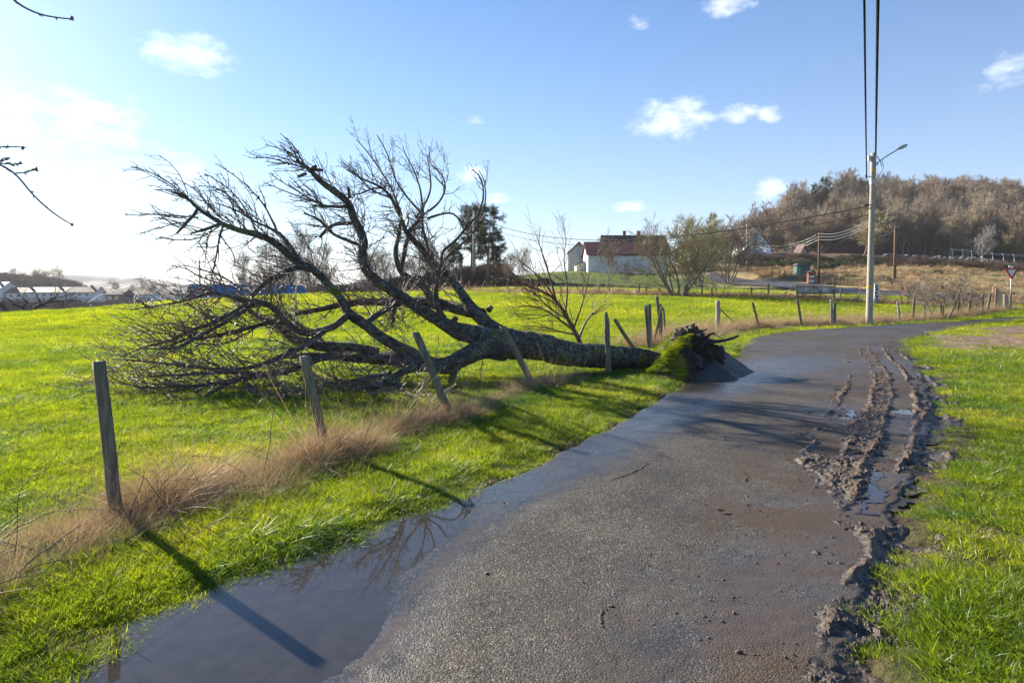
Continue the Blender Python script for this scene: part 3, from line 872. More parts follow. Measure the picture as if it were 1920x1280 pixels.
def build_cracks():
    for lab, pts, r in (('thin curved crack in the middle of the asphalt lane', [(1145,906),(1165,898),(1185,890),(1203,882),(1216,872)], .006),
                   ('short dark gouge in the near asphalt', [(1127,1150),(1126,1165),(1128,1180),(1131,1186)], .008)):
        p = chaikin(np.array([G(*q) for q in pts]), 2); n = len(p); rng = np.random.default_rng(n)
        p[:, 2] = H(p[:, 0], p[:, 1]) + .026; p[1:-1, :2] += rng.normal(0, .004, (n - 2, 2))
        rr = r * (.4 + .8 * np.sin(np.linspace(0.1, PI - .1, n)))
        V, Q = tubes(p[None], rr[None], 6); V[:, 2] = (V[:, 2] - V[:, 2].mean()) * .25 + V[:, 2].mean() - 0.0
        V = V.copy(); o = mesh_obj('road_crack', V, Q, MAT['soil'], smooth=True); tag(o, lab, 'crack')
    rng = np.random.default_rng(4)
    for i, (px, py, s, lab) in enumerate([(1352, 966, .035, 'curled brown leaf lying on the open asphalt'), (818, 886, .04, 'orange leaf lying on the verge grass left of the lane'), (948, 952, .022, 'small brown leaf scrap on the wet asphalt beyond the puddle'), (330, 955, .05, 'brown leaf caught in the dry grass beside the nearest post')]):
        g = G(px, py); g[2] += .03 if i in (0, 2) else .06
        u = np.linspace(-1, 1, 9); w = .45 * (1 - u ** 2) ** .7
        V = []
        for k, uu in enumerate(u):
            for v in (-1, -.5, 0, .5, 1):
                V.append((uu * s, v * w[k] * s, abs(v) * .4 * s * w[k] * 2 + .25 * s * uu * uu + rng.normal(0, .03 * s)))
        V = np.array(V); i_ = np.arange(8)[:, None] * 5; k_ = np.arange(4)[None]
        Q = np.stack([i_ + k_, i_ + k_ + 1, i_ + 5 + k_ + 1, i_ + 5 + k_], -1).reshape(-1, 4)
        o = mesh_obj('fallen_leaf', V, Q, mat_simple('dead_leaf', (.30, .13, .05), (.18, .07, .03), 40, .7, 0), smooth=True); o.location = tuple(g); o.rotation_euler = (0, 0, i * 1.3)
        tag(o, lab, 'leaf', 'dead leaves on the ground')
build_cracks()

# ------------------------------------------------------------------ ground sheet
FENCE_L = np.array([G(*p)[:2] for p in [(-260,1190),(-60,1090),(222,985),(400,925),(612,860),(740,820),(850,790),(1003,728),(1141,703)]])
FENCE_R = np.array([G(*p)[:2] for p in [(1215,655),(1346,622),(1424,615),(1503,612),(1562,610),(1632,606),(1684,604),(1740,600),(1800,593),(1860,586),(1900,580)]])
LEFTPOLY = np.concatenate([EL[::4], [[60, 90], [-200, 90], [-200, -40]]])
SOILP = np.array([G(*p)[:2] for p in [(1735,628),(1830,616),(1925,610),(2050,612),(2050,675),(1935,668),(1850,672),(1770,660)]])
BOUND = np.array([GD(px, d)[:2] for px, d in [(560, 62), (760, 64), (900, 62), (1000, 58), (1100, 57), (1200, 56), (1300, 55), (1400, 54), (1480, 52), (1560, 50.5), (1640, 49), (1740, 48), (1850, 48), (2000, 50)]])
ROAD2_U = [(1330,527,100),(1370,529,95),(1440,533,88),(1500,537,83),(1580,542,76),(1640,546,71),(1700,550,67),(1800,557,62),(1920,567,58),(2060,580,54),(2300,600,50)]
ROAD2_D = [(1330,530,94),(1370,532,90),(1440,538,82),(1500,544,76),(1580,550,70),(1640,556,65),(1700,561,61),(1800,569,55),(1920,582,51),(2060,600,47),(2300,625,43)]
R2U = np.array([GD(a, d)[:2] for a, _, d in ROAD2_U]); R2D = np.array([GD(a, d)[:2] for a, _, d in ROAD2_D])
R2POLY = np.concatenate([R2U, R2D[::-1]])

def build_ground():
    rad = np.concatenate([[0.05], np.geomspace(.6, 30, 330), np.geomspace(30.6, 300, 260), np.geomspace(305, 9000, 70)])
    angf = np.linspace(R(-46), R(46), 620)
    ango = np.linspace(R(46), R(360 - 46), 160)[1:-1]
    ang = np.concatenate([angf, ango]); na = len(ang)
    x = (np.sin(ang)[None] * rad[:, None]).ravel(); y = (np.cos(ang)[None] * rad[:, None]).ravel()
    z = H(x, y); r = np.hypot(x, y); a = np.degrees(np.arctan2(x, y))
    z += (fbm(x * 2.2, y * 2.2, 3, 4) - .5) * .05 * smooth(0, .5, r)
    near = (r < 48)
    rp = np.zeros(len(x), bool); rp[near] = road_side(x[near], y[near])
    dr = np.full(len(x), 99.0); de = dline(x[near], y[near], np.concatenate([EL[::3], ER[::-3]]))[0]; dr[near] = de
    z = np.where(rp & (dr > .03), z - .09, z)
    inm = np.zeros(len(x), bool); mk = np.zeros(len(x)); mk[near] = mud_height(x[near], y[near])[1]
    z -= .07 * mk
    # ditchless verge: a soft lip of turf beside the road
    z += np.where(~rp, .035 * smooth(.0, .35, dr) * smooth(2.5, 1.0, dr), 0)
    # --- colour by cover
    g0 = np.array([.085, .145, .010]); straw = np.array([.33, .255, .165]); soil = np.array([.055, .040, .028]); brown = np.array([.11, .075, .05])
    n1 = fbm(x * .5, y * .5, 81, 4)[:, None]; n2 = fbm(x * 3, y * 3, 82, 4)[:, None]
    def mx(c, m, k):
        k = np.clip(k, 0, 1)
        k = k[:, None] if k.ndim == 1 else k
        return c * (1 - k) + np.asarray(m) * k
    c = np.repeat(g0[None], len(x), 0)
    c = mx(c, (.19, .23, .02), smooth(.45, .62, n1[:, 0]) * .6)
    c = mx(c, (.055, .07, .015), smooth(.55, .7, n2[:, 0]) * .5)
    dfl = dline(x, y, FENCE_L)[0]; dfr = dline(x, y, FENCE_R)[0]
    c = mx(c, (.16, .12, .08), smooth(.85, .1, dfl + (n2[:, 0] - .5) * .8) * .9)
    c = mx(c, straw, smooth(1.1, .2, dfr + (n2[:, 0] - .5) * .8) * .85)
    c = mx(c, soil, smooth(.20, .04, dr + (n2[:, 0] - .5) * .35))
    ds = dline(x, y, np.concatenate([SOILP, SOILP[:1]]))[0]; ins = inpoly(x, y, SOILP); ds = np.where(ins, ds, -ds)
    c = mx(c, (.24, .175, .13), smooth(-.6, .8, ds + (n1[:, 0] - .5) * 4 + (n2[:, 0] - .5) * 2))
    c = mx(c, soil, mk * 1.2)
    c = mx(c, soil * 1.3, smooth(1.2, .3, dline(x, y, mr)[0] + (n2[:, 0] - .5)) * .7)
    db = dline(x, y, BOUND)[0]
    c = mx(c, (.17, .115, .075), smooth(3.2, 1.0, db + (n1[:, 0] - .5) * 2) * (a > -18) * (a < 46))
    n3 = fbm(x * .12, y * .12, 83, 4)[:, None]; n4 = fbm(x * .7, y * .7, 84, 4)[:, None]
    d2 = dline(x, y, .5 * (R2U + R2D))[0]; beyond = (a > 15.5) & (a < 60) & (r > 62) & (r < 130)
    side = inpoly(x, y, np.concatenate([R2U, [[120, 130], [20, 130]]]))
    slope = side & (r < 135)
    cs = mx(np.repeat(np.array([[.42, .34, .17]]), len(x), 0), (.20, .25, .045), smooth(.42, .58, (n4[:, 0] * .6 + n3[:, 0] * .4)) * .85)
    cs = mx(cs, (.17, .12, .085), smooth(.56, .68, n4[:, 0]) * .6)
    c = np.where(slope[:, None], cs, c)
    c = mx(c, straw * .8, smooth(6.5, 4.0, d2) * smooth(.4, .55, n4[:, 0]) * (a > 13))
    c = np.where(((a > 13) & (r > 118) & (a < 60))[:, None], mx(np.repeat(brown[None], len(x), 0), straw * .8, smooth(.45, .6, n4[:, 0]) * .5), c)
    mound = (a > -6) & (a < 16) & (r > 66) & (r < 130)
    c = np.where(mound[:, None], mx(c, (.05, .085, .015), smooth(.48, .56, n3[:, 0]) * .7), c)
    valley = (a < -14) & (r > 54)
    c = np.where(valley[:, None], mx(np.repeat(np.array([[.065, .060, .045]]), len(x), 0), (.10, .08, .06), smooth(.4, .6, n3[:, 0])), c)
    c = np.where((r > 320)[:, None], np.array([.07, .07, .05]), c)
    nr = len(rad); i = np.arange(nr - 1)[:, None] * na; k = np.arange(na)[None]; k2 = (k + 1) % na
    Q = np.stack([i + k, i + k2, i + na + k2, i + na + k], -1).reshape(-1, 4)[:, ::-1]
    o = mesh_obj('ground', np.stack([x, y, z], 1), Q, MAT['ground'], smooth=True, attrs={'gcol': c})
    tag(o, None, None, None, 'structure')
build_ground()

def build_road2():
    n = 160
    U = resample(chaikin(R2U, 2), n); D = resample(chaikin(R2D, 2), n)
    s = np.linspace(0, 1, 14)
    x = (U[:, None, 0] * (1 - s) + D[:, None, 0] * s).ravel(); y = (U[:, None, 1] * (1 - s) + D[:, None, 1] * s).ravel()
    z = H(x, y) + .12
    i = np.arange(n - 1)[:, None] * 14; k = np.arange(13)[None]
    Q = np.stack([i + k, i + 14 + k, i + 14 + k + 1, i + k + 1], -1).reshape(-1, 4)
    o = mesh_obj('main_road', np.stack([x, y, z], 1), Q, MAT['road'], smooth=True, attrs={'wet': np.full(len(x), .35), 'mudf': np.zeros(len(x))})
    tag(o, None, None, None, 'structure')
build_road2()

# ------------------------------------------------------------------ scatter (grass and other cover nobody could count)
tmpl_col = {}
def template_collection(name, objs):
    c = bpy.data.collections.new(name)
    for o in objs: c.objects.link(o)
    return c
def scatter(name, pts, rot, scl, vi, coll, label, kind='stuff'):
    me = bpy.data.meshes.new(name)
    me.vertices.add(len(pts)); me.vertices.foreach_set('co', np.asarray(pts, np.float32).ravel())
    a = me.attributes.new('rot', 'FLOAT_VECTOR', 'POINT'); a.data.foreach_set('vector', np.asarray(rot, np.float32).ravel())
    a = me.attributes.new('scl', 'FLOAT_VECTOR', 'POINT'); scl = np.asarray(scl, np.float32)
    if scl.ndim == 1: scl = np.repeat(scl[:, None], 3, 1)
    a.data.foreach_set('vector', scl.ravel())
    a = me.attributes.new('vi', 'INT', 'POINT'); a.data.foreach_set('value', np.asarray(vi, np.int32))
    o = bpy.data.objects.new(name, me); sc.collection.objects.link(o)
    ng = bpy.data.node_groups.new(name + '_nodes', 'GeometryNodeTree')
    ng.interface.new_socket('Geometry', in_out='INPUT', socket_type='NodeSocketGeometry')
    ng.interface.new_socket('Geometry', in_out='OUTPUT', socket_type='NodeSocketGeometry')
    gi = ng.nodes.new('NodeGroupInput'); go = ng.nodes.new('NodeGroupOutput')
    iop = ng.nodes.new('GeometryNodeInstanceOnPoints'); iop.inputs['Pick Instance'].default_value = True
    ci = ng.nodes.new('GeometryNodeCollectionInfo'); ci.inputs['Collection'].default_value = coll
    ci.inputs['Separate Children'].default_value = True; ci.inputs['Reset Children'].default_value = True
    def na(nm, dt):
        n = ng.nodes.new('GeometryNodeInputNamedAttribute'); n.data_type = dt; n.inputs['Name'].default_value = nm
        return n.outputs['Attribute']
    L = ng.links
    L.new(gi.outputs[0], iop.inputs['Points']); L.new(ci.outputs[0], iop.inputs['Instance'])
    L.new(na('vi', 'INT'), iop.inputs['Instance Index']); L.new(na('rot', 'FLOAT_VECTOR'), iop.inputs['Rotation']); L.new(na('scl', 'FLOAT_VECTOR'), iop.inputs['Scale'])
    L.new(iop.outputs[0], go.inputs[0])
    md = o.modifiers.new('scatter', 'NODES'); md.node_group = ng
    tag(o, label, None, None, kind)
    return o

def blades(rng, n, rad, h, w, lean, droop, segs=2):
    """a tuft of n tapering blades"""
    a = rng.uniform(0, 2 * PI, n); r = rad * np.sqrt(rng.uniform(0, 1, n))
    base = np.stack([r * np.cos(a), r * np.sin(a), np.zeros(n)], 1)
    hh = rng.uniform(h[0], h[1], n)
    la = a + rng.normal(0, 1.0, n); ln = np.abs(rng.normal(lean, lean * .5, n))
    fa = rng.uniform(0, PI, n); side = np.stack([np.cos(fa), np.sin(fa), np.zeros(n)], 1)
    ww = w * rng.uniform(.6, 1.3, n)
    pts = []
    for k in range(segs + 1):
        t = k / segs
        out = hh * ln * (t + droop * t * t)
        up = hh * (t - droop * .35 * t * t)
        c = base + np.stack([np.cos(la) * out, np.sin(la) * out, up - .01], 1)
        pts.append(c)
    V = []; 
    for k in range(segs):
        wk = ww * (1 - .45 * k / segs)
        V.append(pts[k] - side * wk[:, None] * .5); V.append(pts[k] + side * wk[:, None] * .5)
    V.append(pts[segs])
    V = np.stack(V, 1)  # n, 2*segs+1, 3
    m = 2 * segs + 1; b = np.arange(n)[:, None] * m
    Qs = [np.concatenate([b + 2 * k, b + 2 * k + 1, b + 2 * k + 3, b + 2 * k + 2], 1) for k in range(segs - 1)]
    T = np.concatenate([b + 2 * segs - 2, b + 2 * segs - 1, b + 2 * segs], 1)
    fs = ([np.concatenate(Qs)] if Qs else []) + [T]
    return V.reshape(-1, 3), fs

def tuft_set(name, mat, count, n, rad, h, w, lean, droop, segs=2, seed=1):
    rng = np.random.default_rng(seed); objs = []
    for i in range(count):
        V, fs = blades(rng, n, rad, h, w, lean, droop, segs)
        objs.append(mesh_obj(name, V, fs, mat, link=False))
    return template_collection(name + '_set', objs)

def polar_points(rng, n, r0, r1, a0, a1, power):
    """density per area falls as r**-power"""
    u = rng.uniform(0, 1, n); k = 2 - power
    r = (r0 ** k + u * (r1 ** k - r0 ** k)) ** (1 / k) if abs(k) > 1e-6 else r0 * (r1 / r0) ** u
    a = R(1) * rng.uniform(a0, a1, n)
    return r * np.sin(a), r * np.cos(a), r

def build_grass():
    rng = np.random.default_rng(5)
    short = tuft_set('grass_tuft', MAT['grass'], 8, 46, .10, (.025, .075), .0050, .55, .5, 2, 11)
    rq = np.random.default_rng(111)
    for (mt, nn_, hh, ww) in ((MAT['straw'], 26, (.02, .06), .0045), (MAT['straw'], 18, (.03, .07), .004), (MAT['grass_lush'], 50, (.03, .08), .005), (MAT['grass_lush'], 44, (.03, .09), .005)):
        V_, fs_ = blades(rq, nn_, .10, hh, ww, .8, .8, 2); short.objects.link(mesh_obj('grass_tuft_z', V_, fs_, mt, link=False))
    x, y, r = polar_points(rng, 150000, 2.0, 22, -41, 41, 1.25)
    inroad = road_side(x, y); de = dline(x, y, np.concatenate([EL[::4], ER[::-4]]))[0]
    h, mk = mud_height(x, y)
    dfl = dline(x, y, FENCE_L)[0]
    ds = inpoly(x, y, SOILP)
    nz = fbm(x * 2.2, y * 2.2, 90, 4)
    keep = (~inroad | (de < .02)) & (de > .24 * rng.uniform(0, 1, len(x)) * (nz > .42)) & (rng.uniform(0, 1, len(x)) > mk * 1.15)
    dmr = dline(x, y, mr)[0]; keep &= ~((dmr < 1.3) & (rng.uniform(0, 1, len(x)) < .9) & (fbm(x * 4.5, y * 4.5, 121, 4, .65) > .46 + .16 * dmr))
    keep &= ~(ds & (fbm(x * .9, y * .9, 91, 4) < .60))
    keep &= ~((dfl < .28) & (rng.uniform(0, 1, len(x)) < .85)) & ~((nz < .34) & (rng.uniform(0, 1, len(x)) < .55))
    x, y, r = x[keep], y[keep], r[keep]; de = de[keep]
    n = len(x)
    s = (.62 + .8 * fbm(x * 1.4, y * 1.4, 92, 3)) * rng.uniform(.7, 1.25, n) * np.clip(r / 9, 1, 1.9) * np.where(de < .35, .62, 1)
    sz = s * np.where(x > 0, .85, 1.0)
    kindv = rng.integers(0, 8, n); q1 = fbm(x * 1.7 + 7, y * 1.7, 97, 5, .65); q2 = fbm(x * 1.1 + 3, y * 1.1 + 9, 98, 5, .65); u_ = rng.uniform(0, 1, n)
    kindv = np.where((q1 > .56) & (u_ < .35), 8 + (u_ * 100).astype(int) % 2, kindv); kindv = np.where((q2 > .56) & (u_ > .55), 10 + (u_ * 100).astype(int) % 2, kindv); kindv = np.where((kindv < 8) & (u_ > .965), 8, kindv)
    z = H(x, y) + (fbm(x * 2.2, y * 2.2, 3, 4) - .5) * .05 + .035 * smooth(0, .35, de) * smooth(2.5, 1, de)
    scatter('verge_grass', np.stack([x, y, z - .004], 1), np.stack([rng.normal(0, .12, n), rng.normal(0, .12, n), rng.uniform(0, 6.3, n)], 1),
            np.stack([s, s, sz], 1), kindv, short, 'short sunlit grass on the verges and in the pasture near the road')
    far = tuft_set('pasture_tuft', MAT['grass_far'], 6, 60, .34, (.035, .10), .014, .6, .5, 1, 12)
    x, y, r = polar_points(rng, 125000, 20, 75, -41, 41, 1.0)
    ok = ~road_side(x, y) & ~inpoly(x, y, R2POLY) & (dline(x, y, FENCE_R)[0] > .5)
    ok &= ~(inpoly(x, y, SOILP) & (fbm(x * .9, y * .9, 91, 4) < .60))
    ok &= dline(x, y, BOUND)[0] > 1.6
    ok &= ~inpoly(x, y, np.concatenate([R2U, [[120, 130], [20, 130]]]))
    ok &= ~((np.degrees(np.arctan2(x, y)) < -14) & (r > 56))
    x, y, r = x[ok], y[ok], r[ok]; n = len(x)
    s = rng.uniform(.7, 1.3, n) * np.clip(r / 30, .8, 1.7)
    scatter('pasture_grass', np.stack([x, y, H(x, y) - .01], 1), np.stack([rng.normal(0, .1, n), rng.normal(0, .1, n), rng.uniform(0, 6.3, n)], 1),
            np.stack([s, s, s * (.55 + .9 * fbm(x * .5, y * .5, 93, 3))], 1), rng.integers(0, 6, n), far, 'grazed bright green grass across the pasture')
    # longer green grass at the foot of the fence
    lush = tuft_set('long_grass_tuft', MAT['grass_lush'], 6, 60, .09, (.10, .30), .0065, .55, .9, 3, 13)
    t = rng.uniform(0, 1, 4200); L = resample(FENCE_L, 200); i = (t * 198).astype(int); p = L[i]; dd = L[i + 1] - L[i]; nn = np.stack([dd[:, 1], -dd[:, 0]], 1) / np.linalg.norm(dd, axis=1, keepdims=True)
    off = rng.normal(.16, .22, len(t))
    q = p + nn * off[:, None] + rng.normal(0, .1, p.shape)
    ok = (fbm(q[:, 0] * 1.5, q[:, 1] * 1.5, 94, 3) > .44) & ~road_side(q[:, 0], q[:, 1])
    q = q[ok]; n = len(q); s = rng.uniform(.28, .62, n)
    scatter('fence_foot_grass', np.stack([q[:, 0], q[:, 1], H(q[:, 0], q[:, 1])], 1), np.stack([rng.normal(0, .15, n), rng.normal(0, .15, n), rng.uniform(0, 6.3, n)], 1), s, rng.integers(0, 6, n), lush,
            'long dark green grass tufts at the foot of the leaning fence')
    # straw along both fences
    straw = tuft_set('straw_tuft', MAT['straw'], 6, 70, .12, (.10, .42), .0048, .75, .9, 3, 14)
    pts = []
    for (line, cnt, sd, o0, zone) in ((FENCE_L, 2300, .12, .0, 0), (FENCE_R, 4200, .36, -.25, 1)):
        L = resample(line, 400); i = rng.integers(0, 398, cnt); dd = L[i + 1] - L[i]; nn = np.stack([dd[:, 1], -dd[:, 0]], 1) / np.linalg.norm(dd, axis=1, keepdims=True)
        q = L[i] + nn * rng.normal(o0, sd, cnt)[:, None]
        ok = (fbm(q[:, 0] * 1.1 + 5, q[:, 1] * 1.1, 95, 3) > (.39 if zone == 0 else .40)) & ~road_side(q[:, 0], q[:, 1])
        q = q[ok]; pts.append(np.concatenate([q, np.full((len(q), 1), zone)], 1))
    L = resample(FENCE_L, 400); i = rng.integers(0, 150, 900); q = L[i] + np.array([.18, -.14]) + rng.normal(0, .20, (900, 2))
    q = q[fbm(q[:, 0] * 1.3, q[:, 1] * 1.3, 99, 3) > .42]; pts.append(np.concatenate([q, np.full((len(q), 1), 2)], 1))
    q = np.concatenate(pts); n = len(q); rr = np.hypot(q[:, 0], q[:, 1])
    s = rng.uniform(.45, 1.0, n) * np.where(q[:, 2] == 1, 1.15, np.where(q[:, 2] == 2, .55, .35 + .6 * smooth(.35, .65, fbm(q[:, 0] * 2.3, q[:, 1] * 2.3, 131, 3))))
    scatter('dry_grass', np.stack([q[:, 0], q[:, 1], H(q[:, 0], q[:, 1])], 1), np.stack([rng.normal(0, .55, n), rng.normal(0, .55, n), rng.uniform(0, 6.3, n)], 1), s, rng.integers(0, 6, n), straw,
            'dry brown grass bent over along the fences')
    # rough tussocks on the far slope, the far hedge bank and the bare patch
    x, y, r = polar_points(rng, 60000, 44, 128, -8, 42, .5)
    a = np.degrees(np.arctan2(x, y))
    side = inpoly(x, y, np.concatenate([R2U, [[120, 130], [20, 130]]]))
    db = dline(x, y, BOUND)[0]; n4 = fbm(x * .7, y * .7, 84, 4)
    d2 = dline(x, y, .5 * (R2U + R2D))[0]
    ok = ((side & (n4 < .42)) | ((db < 1.6) & (n4 < .7)) | ((d2 < 7) & (d2 > 4.5) & side)) & ~inpoly(x, y, R2POLY) & (d2 > 3.8)
    ok &= ~((dline(x, y, R2D)[0] < 2.5) & (n4 > .3))
    x, y, r = x[ok], y[ok], r[ok]
    sx, sy, sr = polar_points(rng, 9000, 14, 44, 20, 44, 1.0)
    o2 = inpoly(sx, sy, SOILP) & (fbm(sx * 2, sy * 2, 96, 3) > .52)
    x = np.concatenate([x, sx[o2]]); y = np.concatenate([y, sy[o2]]); n = len(x)
    big = np.hypot(x, y) > 43
    s = rng.uniform(.8, 1.8, n) * np.where(big, 1.25, .22)
    scatter('rough_grass', np.stack([x, y, H(x, y)], 1), np.stack([rng.normal(0, .4, n), rng.normal(0, .4, n), rng.uniform(0, 6.3, n)], 1), s, rng.integers(0, 6, n),
            tuft_set('tussock', MAT['straw'], 6, 70, .18, (.05, .20), .016, .9, 1.0, 2, 15), 'pale rough grass on the slope and banks')
    # fallen twigs, brambles and dead stems at the lower left
    rng2 = np.random.default_rng(9)
    M_ = 300
    L = resample(FENCE_L, 300); i = (rng2.uniform(0, 1, M_) ** 1.7 * 170).astype(int); b = L[i] + rng2.normal(0, .24, (M_, 2)) + [.14, -.10]
    P0 = np.stack([b[:, 0], b[:, 1], H(b[:, 0], b[:, 1]) + .02], 1)
    D = np.stack([rng2.normal(0, 1, M_), rng2.normal(0, 1, M_), rng2.uniform(0, .8, M_)], 1)
    pt = grow(rng2, P0, D, rng2.uniform(.25, .9, M_), 8, .18, np.array([0, 0, -1.0]), .10)
    pt[:, :, 2] = np.maximum(pt[:, :, 2], H(pt[:, :, 0], pt[:, :, 1]) + .01)
    rd = np.repeat(rng2.uniform(.002, .005, M_)[:, None], 8, 1) * np.linspace(1, .5, 8)
    V, Q = tubes(pt, rd, 5)
    tag(mesh_obj('bramble_stems', V, Q, MAT['bark_dark'], smooth=True), 'tangle of dead stems and twigs under the fence', None, None, 'stuff')
build_grass()

# ------------------------------------------------------------------ the uprooted tree
def limb_line(spec, n=None):
    """spec: (px, py, metres ahead, radius in view pixels) -> smooth 3D line with radius"""
    a = []
    for (px, py, Y, rp) in spec:
        p = P(px, py, Y); a.append([p[0], p[1], p[2], rp / F * Y * (.88 if rp < 16 else .95)])
    a = chaikin(np.array(a), 2)
    L = np.linalg.norm(np.diff(a[:, :3], axis=0), axis=1).sum()
    return resample(a, n or max(12, int(L / .09)))
def rough_tube(a, sides, amp, seed, knob=.5):
    V, Q = tubes(a[None, :, :3], a[None, :, 3], sides)
    n = len(a); c = np.repeat(a[:, :3], sides, 0); r = np.repeat(a[:, 3], sides)
    d = V - c
    th = np.tile(np.arange(sides) / sides, n); s = np.repeat(np.concatenate([[0], np.cumsum(np.linalg.norm(np.diff(a[:, :3], axis=0), axis=1))]), sides)
    tw = np.cos(th * 2 * PI); tv = np.sin(th * 2 * PI)
    k = 1 + amp * (fbm(s * 5 + seed, tw * 2 + tv * 3, seed, 4, .6) - .5) * 2 + knob * amp * (fbm(s * 16, tw * 5 + tv * 7 + seed, seed + 3, 3, .6) - .5) * 2
    return c + d * k[:, None], Q

